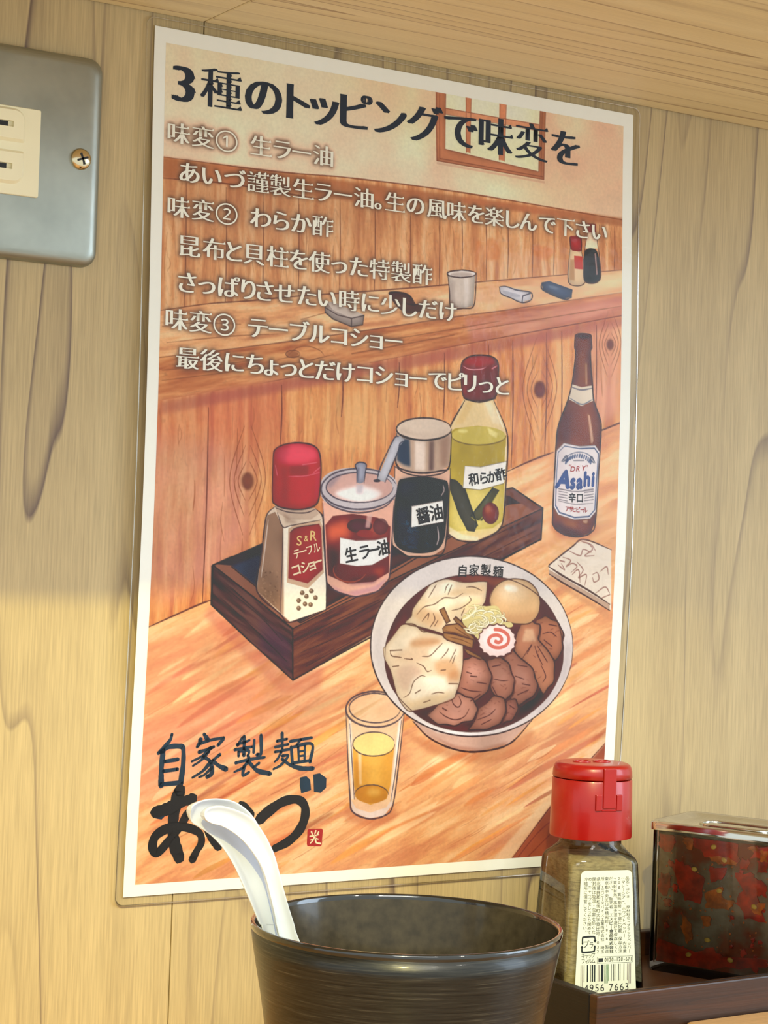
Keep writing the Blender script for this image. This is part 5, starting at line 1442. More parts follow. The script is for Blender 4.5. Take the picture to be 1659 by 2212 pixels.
("f",(186,150,116),0.5,0,0.12,0,0.0,[478,1884,477,1886,474,1886,473,1884,474,1882,477,1882]),
("f",(92,66,52),0.5,0,0.12,0,0.0,[509,1857,507,1860,505,1860,503,1858,504,1855,507,1855]),
("f",(92,66,52),0.5,0,0.12,0,0.0,[503,1924,502,1926,499,1926,498,1924,499,1922,502,1922]),
("f",(92,66,52),0.5,0,0.12,0,0.0,[502,1974,500,1977,497,1977,496,1975,497,1972,500,1972]),
("f",(186,150,116),0.5,0,0.12,0,0.0,[526,1953,524,1955,522,1956,520,1953,521,1951,524,1951]),
("f",(186,150,116),0.5,0,0.12,0,0.0,[514,1853,512,1855,510,1856,508,1853,509,1851,512,1851]),
("f",(92,66,52),0.5,0,0.12,0,0.0,[535,1894,534,1897,531,1897,530,1895,531,1892,534,1892]),
("f",(186,150,116),0.5,0,0.12,0,0.0,[528,1974,527,1976,524,1976,522,1974,524,1972,526,1972]),
("f",(186,150,116),0.5,0,0.12,0,0.0,[515,1978,514,1980,511,1980,510,1978,511,1976,514,1976]),
("f",(186,150,116),0.5,0,0.12,0,0.0,[483,1897,482,1899,479,1899,478,1897,479,1895,482,1895]),
("f",(92,66,52),0.5,0,0.12,0,0.0,[487,1937,486,1939,483,1939,482,1937,483,1935,486,1935]),
("f",(92,66,52),0.5,0,0.12,0,0.0,[490,1857,489,1859,486,1859,485,1857,486,1855,489,1855]),
("f",(186,150,116),0.5,0,0.12,0,0.0,[487,1975,485,1977,483,1977,481,1975,482,1973,485,1973]),
("f",(92,66,52),0.5,0,0.12,0,0.0,[519,1925,518,1927,515,1927,514,1925,515,1923,518,1923]),
("f",(92,66,52),0.5,0,0.12,0,0.0,[481,1850,480,1852,477,1852,476,1850,477,1848,480,1848]),
("f",(92,66,52),0.5,0,0.12,0,0.0,[539,1920,537,1923,534,1923,533,1920,534,1918,537,1918]),
("f",(92,66,52),0.5,0,0.12,0,0.0,[487,1879,485,1881,483,1882,481,1879,482,1877,485,1877]),
("f",(186,150,116),0.5,0,0.12,0,0.0,[509,1903,507,1905,504,1905,503,1903,504,1901,507,1901]),
("f",(186,150,116),0.5,0,0.12,0,0.0,[534,1964,533,1966,530,1966,528,1964,530,1962,533,1962]),
("f",(92,66,52),0.5,0,0.12,0,0.0,[479,1876,477,1878,475,1878,473,1876,474,1874,477,1874]),
("f",(92,66,52),0.5,0,0.12,0,0.0,[487,1858,486,1860,483,1861,481,1858,483,1856,485,1856]),
("f",(186,150,116),0.5,0,0.12,0,0.0,[549,1941,547,1943,545,1943,543,1941,544,1939,547,1939]),
("f",(92,66,52),0.5,0,0.12,0,0.0,[531,1909,530,1911,527,1911,525,1909,527,1906,529,1906]),
("f",(92,66,52),0.5,0,0.12,0,0.0,[510,1895,509,1897,506,1897,505,1895,506,1893,509,1893]),
("f",(186,150,116),0.5,0,0.12,0,0.0,[485,1880,484,1882,481,1882,479,1880,481,1878,483,1878]),
("f",(186,150,116),0.5,0,0.12,0,0.0,[529,1919,528,1921,525,1921,523,1919,525,1917,527,1917]),
("f",(92,66,52),0.5,0,0.12,0,0.0,[486,1936,485,1938,482,1939,481,1936,482,1934,485,1934]),
("f",(186,150,116),0.5,0,0.12,0,0.0,[488,1894,487,1896,484,1896,483,1894,484,1892,487,1892]),
("f",(92,66,52),0.5,0,0.12,0,0.0,[510,1974,509,1976,506,1976,504,1974,506,1972,508,1972]),
("f",(92,66,52),0.5,0,0.12,0,0.0,[521,1977,519,1979,517,1979,515,1977,516,1975,519,1975]),
("f",(186,150,116),0.5,0,0.12,0,0.0,[478,1912,476,1914,474,1915,472,1912,473,1910,476,1910]),
("f",(186,150,116),0.5,0,0.12,0,0.0,[492,1922,491,1924,488,1924,487,1922,488,1920,491,1920]),
("f",(186,150,116),0.5,0,0.12,0,0.0,[515,1934,513,1936,511,1936,509,1934,510,1932,513,1932]),
("f",(92,66,52),0.5,0,0.12,0,0.0,[528,1971,526,1973,524,1973,522,1971,523,1969,526,1969]),
("f",(186,150,116),0.5,0,0.12,0,0.0,[486,1937,485,1939,482,1939,481,1937,482,1935,485,1935]),
("f",(186,150,116),0.5,0,0.12,0,0.0,[513,1926,512,1928,509,1928,507,1926,509,1924,511,1924]),
("f",(186,150,116),0.5,0,0.12,0,0.0,[531,1855,530,1857,527,1857,526,1855,527,1853,530,1853]),
("f",(92,66,52),0.5,0,0.12,0,0.0,[505,1855,504,1857,501,1857,500,1855,501,1853,504,1853]),
("f",(92,66,52),0.5,0,0.12,0,0.0,[501,1964,499,1966,497,1966,495,1964,496,1962,499,1962]),
("f",(92,66,52),0.5,0,0.12,0,0.0,[536,1872,535,1874,532,1874,530,1872,532,1870,535,1870]),
("f",(92,66,52),0.5,0,0.12,0,0.0,[487,1935,486,1938,483,1938,482,1936,483,1933,486,1933]),
("f",(186,150,116),0.5,0,0.12,0,0.0,[518,1975,516,1977,514,1977,512,1975,513,1973,516,1973]),
("f",(92,66,52),0.5,0,0.12,0,0.0,[489,1960,487,1963,485,1963,483,1961,484,1958,487,1958]),
("f",(186,150,116),0.5,0,0.12,0,0.0,[536,1895,535,1897,532,1897,531,1895,532,1893,535,1893]),
("f",(186,150,116),0.5,0,0.12,0,0.0,[479,1878,477,1880,475,1880,473,1878,474,1876,477,1876]),
("f",(92,66,52),0.5,0,0.12,0,0.0,[530,1918,529,1920,526,1920,525,1918,526,1916,529,1916]),
("f",(186,150,116),0.5,0,0.12,0,0.0,[491,1934,490,1936,487,1936,485,1934,487,1932,489,1932]),
("f",(92,66,52),0.5,0,0.12,0,0.0,[523,1959,522,1961,519,1962,518,1959,519,1957,522,1957]),
("f",(92,66,52),0.5,0,0.12,0,0.0,[492,1868,491,1870,488,1870,486,1868,488,1866,490,1866]),
("f",(92,66,52),0.5,0,0.12,0,0.0,[501,1941,500,1943,497,1943,496,1941,497,1938,500,1938]),
("f",(92,66,52),0.5,0,0.12,0,0.0,[484,1871,483,1874,480,1874,479,1872,480,1869,483,1869]),
("f",(186,150,116),0.5,0,0.12,0,0.0,[512,1943,511,1945,508,1945,507,1943,508,1941,511,1941]),
("f",(92,66,52),0.5,0,0.12,0,0.0,[505,1860,504,1862,501,1862,500,1860,501,1858,504,1858]),
("f",(92,66,52),0.5,0,0.12,0,0.0,[495,1980,493,1982,491,1982,489,1980,490,1978,493,1978]),
("f",(190,164,140),0.8,0,0.25,0,0.0,[512,1623,677,1625,692,1644,659,1665,568,1668,521,1645]),
("f",(150,118,96),0.5,3,0.12,0,0.0,[544,1644,579,1668,602,1672,597,1682,557,1679]),
("f",(240,230,206),1.0,0,0.05,0,0.0,[549,1698,699,1664,711,1693,735,1893,738,1983,595,2029,569,2009]),
("f",(204,172,140),1.0,0,0.05,0,0.0,[569,1700,602,1682,697,1666,709,1688,723,1853,660,1911,573,1891]),
("f",(170,44,58),1.0,0,0.14,0,0.2,[576,1712,603,1694,694,1679,704,1696,717,1843,658,1893,578,1876]),
("f",(150,110,86),0.5,2,0.12,0,0.0,[532,1699,549,1699,565,2009,550,1999]),
("f",(182,146,114),1.0,0,0.12,0,0.3,[648,1927,646,1932,641,1935,635,1935,630,1932,628,1927,630,1922,634,1918,640,1918,645,1921]),
("f",(206,174,140),0.7,0,0.12,0,0.0,[639,1924,638,1926,636,1927,633,1926,632,1924,633,1922,635,1921,638,1922]),
("f",(182,146,114),1.0,0,0.12,0,0.3,[685,1919,683,1925,678,1928,672,1928,667,1925,665,1920,667,1914,671,1911,677,1911,682,1914]),
("f",(206,174,140),0.7,0,0.12,0,0.0,[676,1917,675,1919,672,1920,670,1919,669,1917,670,1915,672,1914,675,1915]),
("f",(182,146,114),1.0,0,0.12,0,0.3,[635,1954,633,1959,629,1963,623,1963,618,1960,615,1954,617,1949,622,1946,628,1946,633,1949]),
("f",(206,174,140),0.7,0,0.12,0,0.0,[626,1952,625,1954,623,1955,620,1954,619,1952,620,1950,623,1949,625,1950]),
("f",(182,146,114),1.0,0,0.12,0,0.3,[661,1966,660,1971,655,1975,649,1975,644,1972,642,1966,643,1961,648,1958,654,1958,659,1961]),
("f",(206,174,140),0.7,0,0.12,0,0.0,[653,1964,652,1966,649,1967,647,1966,646,1964,647,1962,649,1961,651,1962]),
("f",(182,146,114),1.0,0,0.12,0,0.3,[684,1968,683,1974,678,1977,672,1977,667,1974,665,1969,666,1963,671,1960,677,1960,682,1963]),
("f",(206,174,140),0.7,0,0.12,0,0.0,[676,1966,675,1968,672,1969,670,1968,669,1966,670,1964,672,1963,675,1964]),
("f",(182,146,114),1.0,0,0.12,0,0.3,[703,1943,702,1948,697,1952,691,1952,686,1949,684,1943,685,1938,690,1935,696,1935,701,1938]),
("f",(206,174,140),0.7,0,0.12,0,0.0,[694,1941,694,1943,691,1944,689,1943,687,1941,688,1939,691,1938,693,1939]),
("f",(182,146,114),1.0,0,0.12,0,0.3,[636,1981,635,1987,630,1990,624,1990,619,1987,617,1982,619,1976,623,1973,629,1973,634,1976]),
("f",(206,174,140),0.7,0,0.12,0,0.0,[628,1979,627,1981,624,1982,622,1981,621,1979,622,1977,624,1976,627,1977]),
("f",(182,146,114),1.0,0,0.12,0,0.3,[665,1939,664,1944,659,1947,653,1947,648,1944,646,1939,648,1934,652,1930,658,1930,663,1933]),
("f",(206,174,140),0.7,0,0.12,0,0.0,[657,1936,656,1938,653,1939,651,1939,650,1936,651,1934,653,1933,656,1934]),
("f",(176,44,56),1.0,0,0.22,1,0.25,[495,1450,503,1422,539,1403,590,1394,641,1396,674,1410,688,1440,693,1494,690,1579,675,1612,634,1627,588,1631,537,1626,512,1616,498,1592]),
("f",(200,78,92),0.75,8,0.4,0,0.0,[499,1449,512,1419,590,1398,665,1411,684,1445,627,1468,536,1472]),
("f",(140,44,52),0.7,4,0.12,0,0.0,[562,1478,644,1472,640,1507,566,1513]),
("f",(138,22,36),0.5,8,0.12,0,0.0,[531,1472,559,1481,565,1619,537,1620]),
("f",(200,72,84),0.5,4,0.12,0,0.0,[674,1485,689,1484,687,1579,673,1605]),
("l",(226,140,140),0.6,3,1,1,[561,1515,629,1510,686,1495]),
("l",(226,140,140),0.6,3,1,1,[506,1479,515,1513]),
("l",(226,140,140),0.6,3,1,1,[616,1471,673,1460]),
("l",(226,140,140),0.6,3,1,1,[663,1496,688,1477]),
("l",(72,54,58),0.85,4.5,1,1,[495,1450,503,1422,539,1403,590,1394,641,1396,674,1410,688,1440,693,1494,690,1579,675,1612,634,1627,588,1631,537,1626,512,1616,498,1592,495,1450]),
("l",(72,54,58),0.85,4.5,1,1,[512,1623,482,1649,472,1696,463,1809,453,1922,551,2001,593,2031,736,1985]),
("l",(72,54,58),0.85,4.5,1,1,[677,1625,707,1653,713,1723,735,1893,738,1985]),
("l",(72,54,58),0.85,3.5,1,1,[514,1628,566,1641,635,1641,677,1626]),
("l",(72,54,58),0.85,3,1,1,[546,1694,549,1797,552,1995]),
("l",(72,54,58),0.85,3,1,1,[521,1645,546,1694,580,1688,699,1664]),
("l",(72,54,58),0.85,2.5,1,1,[576,1712,603,1694,694,1679]),
("l",(246,238,224),0.5,4,1,1,[486,1671,477,1774,468,1873]),
("f",(204,120,82),0.5,6,0.12,0,0.0,[1733,1619,1720,1664,1783,1702,1906,1703,1966,1656,1944,1632]),
("f",(138,78,50),1.0,0,0.2,0,0.35,[1820,907,1838,898,1879,895,1900,901,1901,925,1904,949,1897,963,1902,1032,1910,1093,1918,1154,1948,1217,1958,1266,1951,1427,1944,1628,1925,1669,1879,1687,1812,1686,1766,1672,1737,1647,1733,1611,1736,1437,1741,1299,1755,1242,1778,1192,1794,1150,1808,1100,1820,1017,1823,968,1818,952]),
("f",(158,94,54),0.7,5,0.12,0,0.0,[1844,971,1870,969,1883,1086,1842,1093]),
("f",(160,86,54),0.6,14,0.3,0,0.0,[1823,1189,1875,1185,1907,1224,1900,1323,1817,1327,1810,1250]),
("f",(92,50,42),0.6,10,0.12,0,0.0,[1768,1225,1808,1202,1802,1324,1751,1327]),
("f",(232,196,160),0.8,2,0.12,0,0.0,[1890,1209,1902,1216,1923,1313,1910,1326,1900,1265]),
("f",(226,186,140),0.7,2,0.12,0,0.0,[1873,1013,1882,1013,1885,1094,1877,1095]),
("f",(176,116,72),0.6,6,0.12,0,0.0,[1784,1629,1851,1635,1852,1659,1791,1657]),
("f",(232,200,160),0.7,2,0.12,0,0.0,[1881,1626,1907,1621,1905,1637,1887,1636]),
("f",(60,30,26),0.5,6,0.12,0,0.0,[1746,1631,1894,1679,1833,1687,1756,1667]),
("f",(70,36,30),0.8,2,0.12,0,0.0,[1824,911,1853,900,1895,903,1892,913,1859,920]),
("f",(222,206,178),1.0,0,0.1,0,0.0,[1807,1098,1857,1107,1907,1097,1916,1156,1859,1181,1797,1159]),
("l",(90,84,96),0.7,5,1,1,[1810,1110,1857,1117,1908,1106]),
("l",(84,92,110),0.7,4,1,1,[1799,1152,1859,1173,1915,1148]),
("f",(228,218,208),1.0,0,0.06,0,0.0,[1743,1360,1777,1329,1854,1337,1931,1329,1955,1355,1952,1468,1946,1587,1917,1617,1840,1624,1760,1607,1737,1576,1737,1457]),
("f",(206,190,186),0.4,10,0.12,0,0.0,[1743,1360,1777,1329,1789,1394,1781,1556,1788,1613,1739,1576,1737,1457]),
("l",(70,84,116),0.85,4.5,0,1,[1750,1366,1780,1340,1854,1346,1927,1340,1947,1361,1942,1468,1938,1581,1911,1608,1840,1615,1766,1598,1746,1572,1745,1457,1750,1366]),
("l",(110,96,96),0.7,2.5,0,1,[1743,1360,1777,1329,1854,1337,1931,1329,1955,1355,1952,1468,1946,1587,1917,1617,1840,1624,1760,1607,1737,1576,1737,1457,1743,1360]),
("l",(92,100,120),0.7,3.5,1,1,[1774,1395,1804,1373,1849,1360,1896,1366,1928,1391]),
("l",(72,76,92),0.7,6,1,1,[1769,1399,1789,1378,1794,1388,1774,1401]),
("l",(72,76,92),0.7,6,1,1,[1931,1397,1914,1375,1910,1386,1926,1399]),
("l",(70,84,118),0.8,6,1,1,[1788,1407,1791,1397]),
("l",(70,84,118),0.8,6,1,1,[1793,1400,1796,1391]),
("l",(70,84,118),0.8,6,1,1,[1800,1394,1804,1384]),
("l",(70,84,118),0.8,6,1,1,[1809,1389,1812,1379]),
("l",(70,84,118),0.8,6,1,1,[1819,1385,1822,1375]),
("l",(70,84,118),0.8,6,1,1,[1830,1382,1833,1372]),
("l",(70,84,118),0.8,6,1,1,[1841,1380,1844,1370]),
("l",(70,84,118),0.8,6,1,1,[1853,1379,1856,1369]),
("l",(70,84,118),0.8,6,1,1,[1864,1380,1868,1370]),
("l",(70,84,118),0.8,6,1,1,[1875,1382,1879,1372]),
("l",(70,84,118),0.8,6,1,1,[1886,1385,1889,1375]),
("l",(70,84,118),0.8,6,1,1,[1895,1390,1898,1380]),
("l",(70,84,118),0.8,6,1,1,[1902,1395,1906,1385]),
("l",(70,84,118),0.8,6,1,1,[1909,1401,1912,1391]),
("l",(120,116,120),0.7,4,1,1,[1827,1394,1876,1391]),
("l",(110,100,104),0.7,3,1,1,[1758,1507,1799,1511]),
("l",(110,100,104),0.7,3,1,1,[1883,1507,1927,1500]),
("l",(110,100,104),0.7,3,1,1,[1759,1516,1799,1520]),
("l",(110,100,104),0.7,3,1,1,[1884,1516,1928,1509]),
("l",(110,100,104),0.7,3,1,1,[1759,1527,1800,1531]),
("l",(110,100,104),0.7,3,1,1,[1884,1528,1928,1520]),
("l",(110,100,104),0.7,3,1,1,[1760,1537,1800,1541]),
("l",(110,100,104),0.7,3,1,1,[1885,1538,1928,1530]),
("l",(110,100,104),0.7,3,1,1,[1760,1547,1801,1552]),
("l",(110,100,104),0.7,3,1,1,[1885,1548,1929,1541]),
("l",(110,100,104),0.7,3,1,1,[1758,1505,1835,1514,1927,1504]),
("l",(110,100,104),0.7,3,1,1,[1758,1553,1837,1563,1927,1556]),
("l",(70,45,42),0.9,5,1,1,[1820,907,1838,898,1879,895,1900,901,1901,925,1904,949,1897,963,1902,1032,1910,1093,1918,1154,1948,1217,1958,1266,1951,1427,1944,1628,1925,1669,1879,1687,1812,1686,1766,1672,1737,1647,1733,1611,1736,1437,1741,1299,1755,1242,1778,1192,1794,1150,1808,1100,1820,1017,1823,968,1818,952,1820,907]),
("f",(196,120,82),0.55,8,0.12,0,0.0,[1091,2735,1088,2747,1077,2758,1059,2766,1035,2773,1007,2776,978,2776,948,2773,920,2767,895,2759,877,2748,865,2737,860,2725,863,2713,874,2703,891,2694,915,2688,942,2684,972,2684,1002,2687,1030,2693,1055,2701,1074,2711,1087,2723]),
("f",(236,204,164),0.75,0,0.1,0,0.0,[845,2354,870,2303,964,2281,1063,2305,1097,2352,1073,2695,1037,2739,968,2748,898,2720,883,2674]),
("f",(220,164,70),0.95,0,0.2,0,0.0,[881,2469,971,2432,1063,2477,1055,2628,1041,2680,973,2698,914,2675,897,2622]),
("f",(236,190,96),0.6,12,0.12,0,0.0,[946,2519,1015,2521,1007,2626,960,2625]),
("f",(196,128,40),0.5,6,0.12,0,0.0,[893,2531,916,2532,928,2663,908,2649]),
("f",(240,208,134),1.0,0,0.15,0,0.0,[1063,2477,1060,2488,1052,2498,1038,2507,1020,2513,998,2517,975,2518,951,2515,929,2511,910,2503,896,2494,886,2483,882,2472,885,2461,893,2451,906,2442,924,2436,946,2432,969,2431,992,2433,1015,2438,1034,2445,1049,2455,1059,2465]),
("f",(200,136,48),0.8,0,0.2,0,0.0,[1045,2662,1043,2671,1037,2679,1026,2685,1011,2690,995,2693,976,2693,958,2691,941,2687,926,2681,914,2674,906,2665,903,2656,905,2648,912,2640,922,2633,937,2628,954,2625,972,2625,990,2627,1008,2631,1023,2637,1035,2644,1042,2653]),
("f",(238,196,110),0.7,6,0.12,0,0.0,[1016,2653,1015,2657,1012,2660,1008,2663,1001,2665,994,2666,986,2666,978,2665,970,2664,964,2661,959,2658,956,2654,954,2650,955,2647,958,2643,963,2641,969,2639,976,2637,984,2637,992,2638,1000,2640,1006,2642,1011,2646,1015,2649]),
("f",(224,206,190),0.85,0,0.15,0,0.0,[887,2674,912,2708,974,2727,1043,2710,1064,2681,1070,2701,1033,2741,968,2748,898,2721]),
("f",(250,240,228),0.7,1,0.12,0,0.0,[859,2380,869,2381,901,2674,890,2674]),
("f",(250,240,228),0.7,1,0.12,0,0.0,[1076,2385,1087,2378,1068,2681,1058,2681]),
("f",(246,224,196),0.55,2,0.12,0,0.0,[907,2505,922,2506,931,2623,920,2623]),
("l",(84,70,78),0.85,5.5,1,1,[1096,2349,1093,2366,1081,2382,1062,2395,1036,2405,1006,2411,973,2412,940,2409,910,2402,883,2391,862,2377,849,2361,844,2345,847,2328,858,2312,877,2299,902,2289,932,2283,964,2281,997,2284,1028,2291,1056,2302,1077,2315,1091,2332]),
("l",(84,70,78),0.85,4,1,1,[1080,2344,1077,2358,1067,2371,1050,2382,1027,2390,1001,2395,972,2396,943,2393,916,2387,893,2379,875,2367,863,2354,858,2340,861,2326,871,2314,888,2303,910,2295,936,2290,965,2288,994,2291,1021,2296,1045,2305,1063,2317,1075,2330]),
("l",(84,70,78),0.85,5,1,1,[845,2354,862,2504,882,2661,897,2719,968,2748,1036,2739,1070,2701,1086,2537,1097,2352]),
("l",(84,70,78),0.85,3.5,1,1,[1063,2477,1061,2488,1053,2499,1039,2507,1020,2514,998,2517,975,2518,951,2516,929,2511,910,2504,895,2494,885,2483,882,2472,884,2461,892,2450,906,2442,924,2435,946,2431,969,2430,993,2432,1015,2437,1034,2445,1050,2454,1059,2465]),
("l",(84,70,78),0.85,3,1,1,[902,2656,902,2652,904,2647,906,2643,910,2639,915,2635,921,2632,928,2629,936,2627,944,2625,953,2624,962,2624,972,2624,981,2624,991,2626,1000,2627,1008,2630,1016,2633,1024,2636,1030,2640,1036,2644,1040,2648,1044,2653,1046,2657,1047,2662]),
("l",(84,70,78),0.85,3,1,1,[864,2397,889,2583,901,2674]),
("l",(84,70,78),0.85,3,1,1,[1086,2391,1073,2576,1059,2688]),
("f",(190,116,76),0.5,8,0.12,1,0.0,[1119,2440,1236,2519,1452,2561,1625,2530,1701,2454,1656,2441,1405,2506,1204,2465]),
("f",(206,170,146),1.0,0,0.12,0,0.0,[1137,2394,1217,2457,1333,2503,1448,2514,1585,2488,1686,2399]),
("f",(170,118,94),0.6,4,0.12,0,0.0,[1202,2442,1332,2492,1448,2506,1577,2481,1549,2504,1448,2514,1333,2504]),
("l",(72,46,42),0.9,6,1,1,[1137,2394,1217,2459,1333,2504,1448,2515,1585,2489,1686,2399]),
("f",(222,212,200),1.0,0,0.06,0,0.0,[1863,2130,1859,2184,1842,2237,1814,2287,1775,2332,1726,2371,1669,2404,1605,2429,1537,2447,1465,2455,1392,2456,1319,2448,1249,2432,1183,2408,1122,2378,1068,2341,1022,2300,985,2254,957,2205,940,2155,934,2103,938,2052,953,2002,978,1955,1013,1912,1058,1873,1110,1840,1170,1813,1235,1793,1305,1781,1377,1777,1450,1782,1522,1795,1591,1816,1656,1844,1714,1880,1765,1922,1806,1969,1836,2021,1856,2075]),
("f",(196,186,178),0.5,10,0.12,0,0.0,[942,2116,967,1979,1030,1898,1058,1909,995,2002,982,2116,1024,2242,1004,2254]),
("f",(190,178,170),0.5,10,0.12,0,0.0,[1858,2104,1838,2250,1726,2382,1702,2363,1807,2243,1827,2104]),
("f",(246,242,232),0.6,4,0.12,0,0.0,[1114,2370,1257,2429,1444,2445,1615,2398,1624,2410,1444,2457,1251,2440]),
("f",(104,54,36),1.0,0,0.25,1,0.0,[999,2173,1004,2087,1055,1984,1153,1902,1263,1859,1390,1848,1550,1863,1687,1923,1776,2013,1813,2116,1812,2207,1765,2298,1680,2369,1566,2421,1429,2440,1299,2427,1185,2389,1083,2318,1024,2248]),
("f",(150,84,46),0.6,5,0.12,0,0.0,[1263,1862,1390,1850,1550,1866,1680,1923,1508,1890,1363,1872]),
("f",(66,40,48),0.7,10,0.12,0,0.0,[1134,2353,1240,2384,1398,2417,1615,2392,1743,2309,1783,2225,1683,2309,1540,2366,1323,2363]),
("f",(140,70,40),0.5,5,0.12,0,0.0,[1026,2070,1076,1989,1091,2018,1029,2105]),
("f",(48,54,78),0.6,8,0.12,0,0.0,[1613,2368,1698,2297,1742,2291,1672,2363]),
("f",(104,64,52),0.9,0,0.12,1,0.0,[1688,2021,1710,2015,1729,2006,1762,2020,1788,2027,1807,2054,1820,2073,1815,2100,1820,2127,1810,2153,1790,2177,1768,2165,1739,2160,1720,2135,1703,2114,1693,2088,1683,2061,1680,2038]),
("f",(178,120,88),1.0,0,0.2,1,0.3,[1680,2014,1702,2008,1721,1999,1754,2013,1780,2020,1799,2046,1812,2066,1807,2093,1812,2120,1802,2146,1782,2170,1760,2158,1731,2153,1712,2127,1695,2106,1685,2081,1675,2053,1672,2031]),
("l",(74,42,38),0.85,4.5,1,1,[1680,2014,1702,2008,1721,1999,1754,2013,1780,2020,1799,2046,1812,2066,1807,2093,1812,2120,1802,2146,1782,2170,1760,2158,1731,2153,1712,2127,1695,2106,1685,2081,1675,2053,1672,2031,1680,2014]),
("l",(112,66,54),0.5,2.6,1,1,[1739,2103,1730,2106,1726,2108]),
("l",(112,66,54),0.5,2.6,1,1,[1763,2046,1753,2050,1749,2055]),
("l",(112,66,54),0.5,2.6,1,1,[1779,2057,1790,2055,1794,2053]),
("l",(112,66,54),0.5,2.6,1,1,[1778,2072,1769,2077,1766,2081]),
("l",(112,66,54),0.5,2.6,1,1,[1734,2136,1727,2135,1725,2133]),
("l",(112,66,54),0.5,2.6,1,1,[1737,2058,1735,2061,1731,2065]),
("l",(112,66,54),0.5,2.6,1,1,[1764,2127,1754,2126,1746,2124]),
("l",(112,66,54),0.5,2.6,1,1,[1777,2059,1773,2061,1776,2063]),
("l",(112,66,54),0.5,2.6,1,1,[1694,2028,1702,2026,1711,2025]),
("f",(104,64,52),0.9,0,0.12,1,0.0,[1600,2069,1611,2048,1622,2029,1641,2030,1662,2025,1683,2035,1705,2042,1704,2072,1700,2095,1718,2112,1744,2134,1768,2161,1785,2188,1786,2228,1786,2261,1760,2284,1740,2307,1713,2276,1685,2240,1657,2209,1632,2181,1610,2161,1588,2134,1591,2102]),
("f",(190,132,98),1.0,0,0.2,1,0.3,[1592,2061,1603,2041,1614,2022,1633,2023,1654,2018,1675,2028,1697,2034,1696,2065,1692,2087,1710,2105,1736,2127,1760,2154,1777,2181,1778,2221,1778,2254,1752,2277,1732,2300,1705,2269,1677,2233,1649,2201,1624,2173,1602,2154,1580,2127,1583,2094]),
("l",(74,42,38),0.85,4.5,1,1,[1592,2061,1603,2041,1614,2022,1633,2023,1654,2018,1675,2028,1697,2034,1696,2065,1692,2087,1710,2105,1736,2127,1760,2154,1777,2181,1778,2221,1778,2254,1752,2277,1732,2300,1705,2269,1677,2233,1649,2201,1624,2173,1602,2154,1580,2127,1583,2094,1592,2061]),
("l",(112,66,54),0.5,2.6,1,1,[1669,2090,1667,2094,1664,2098]),
("l",(112,66,54),0.5,2.6,1,1,[1699,2132,1696,2135,1692,2138]),
("l",(112,66,54),0.5,2.6,1,1,[1698,2116,1704,2113,1717,2110]),
("l",(112,66,54),0.5,2.6,1,1,[1700,2241,1710,2236,1716,2232]),
("l",(112,66,54),0.5,2.6,1,1,[1684,2117,1680,2116,1682,2116]),
("l",(112,66,54),0.5,2.6,1,1,[1623,2065,1626,2063,1634,2061]),
("l",(112,66,54),0.5,2.6,1,1,[1678,2212,1689,2214,1695,2215]),
("l",(112,66,54),0.5,2.6,1,1,[1701,2153,1697,2149,1695,2145]),
("l",(112,66,54),0.5,2.6,1,1,[1672,2151,1679,2155,1686,2160]),
("f",(226,190,150),0.8,3,0.12,0,0.0,[1628,2050,1666,2050,1684,2098,1617,2098]),
("f",(104,64,52),0.9,0,0.12,1,0.0,[1540,2151,1555,2142,1571,2130,1592,2145,1614,2164,1647,2184,1682,2211,1695,2245,1710,2271,1705,2295,1690,2317,1658,2332,1627,2349,1601,2333,1584,2322,1581,2289,1571,2249,1554,2202]),
("f",(176,122,98),1.0,0,0.2,1,0.3,[1532,2144,1548,2135,1563,2123,1584,2138,1606,2157,1639,2177,1674,2203,1687,2237,1702,2263,1697,2288,1682,2309,1650,2324,1619,2342,1593,2326,1576,2315,1573,2281,1563,2242,1546,2195]),
("l",(74,42,38),0.85,4.5,1,1,[1532,2144,1548,2135,1563,2123,1584,2138,1606,2157,1639,2177,1674,2203,1687,2237,1702,2263,1697,2288,1682,2309,1650,2324,1619,2342,1593,2326,1576,2315,1573,2281,1563,2242,1546,2195,1532,2144]),
("l",(112,66,54),0.5,2.6,1,1,[1570,2169,1576,2168,1580,2166]),
("l",(112,66,54),0.5,2.6,1,1,[1599,2249,1597,2254,1591,2258]),
("l",(112,66,54),0.5,2.6,1,1,[1666,2292,1665,2293,1672,2294]),
("l",(112,66,54),0.5,2.6,1,1,[1657,2248,1652,2246,1650,2244]),
("l",(112,66,54),0.5,2.6,1,1,[1630,2276,1629,2278,1625,2279]),
("l",(112,66,54),0.5,2.6,1,1,[1638,2296,1649,2293,1654,2290]),
("l",(112,66,54),0.5,2.6,1,1,[1629,2273,1638,2274,1647,2274]),
("l",(112,66,54),0.5,2.6,1,1,[1622,2256,1632,2256,1639,2256]),
("l",(112,66,54),0.5,2.6,1,1,[1601,2291,1595,2293,1588,2296]),
("f",(104,64,52),0.9,0,0.12,1,0.0,[1573,2329,1593,2327,1609,2326,1618,2346,1624,2362,1611,2387,1595,2408,1570,2411,1555,2420,1555,2395,1555,2368,1561,2350]),
("f",(172,116,96),1.0,0,0.2,1,0.3,[1565,2321,1585,2319,1601,2319,1610,2339,1616,2355,1603,2380,1587,2401,1562,2404,1547,2413,1547,2388,1548,2360,1553,2342]),
("l",(74,42,38),0.85,4.5,1,1,[1565,2321,1585,2319,1601,2319,1610,2339,1616,2355,1603,2380,1587,2401,1562,2404,1547,2413,1547,2388,1548,2360,1553,2342,1565,2321]),
("l",(112,66,54),0.5,2.6,1,1,[1570,2339,1578,2344,1590,2349]),
("l",(112,66,54),0.5,2.6,1,1,[1583,2331,1577,2328,1575,2325]),
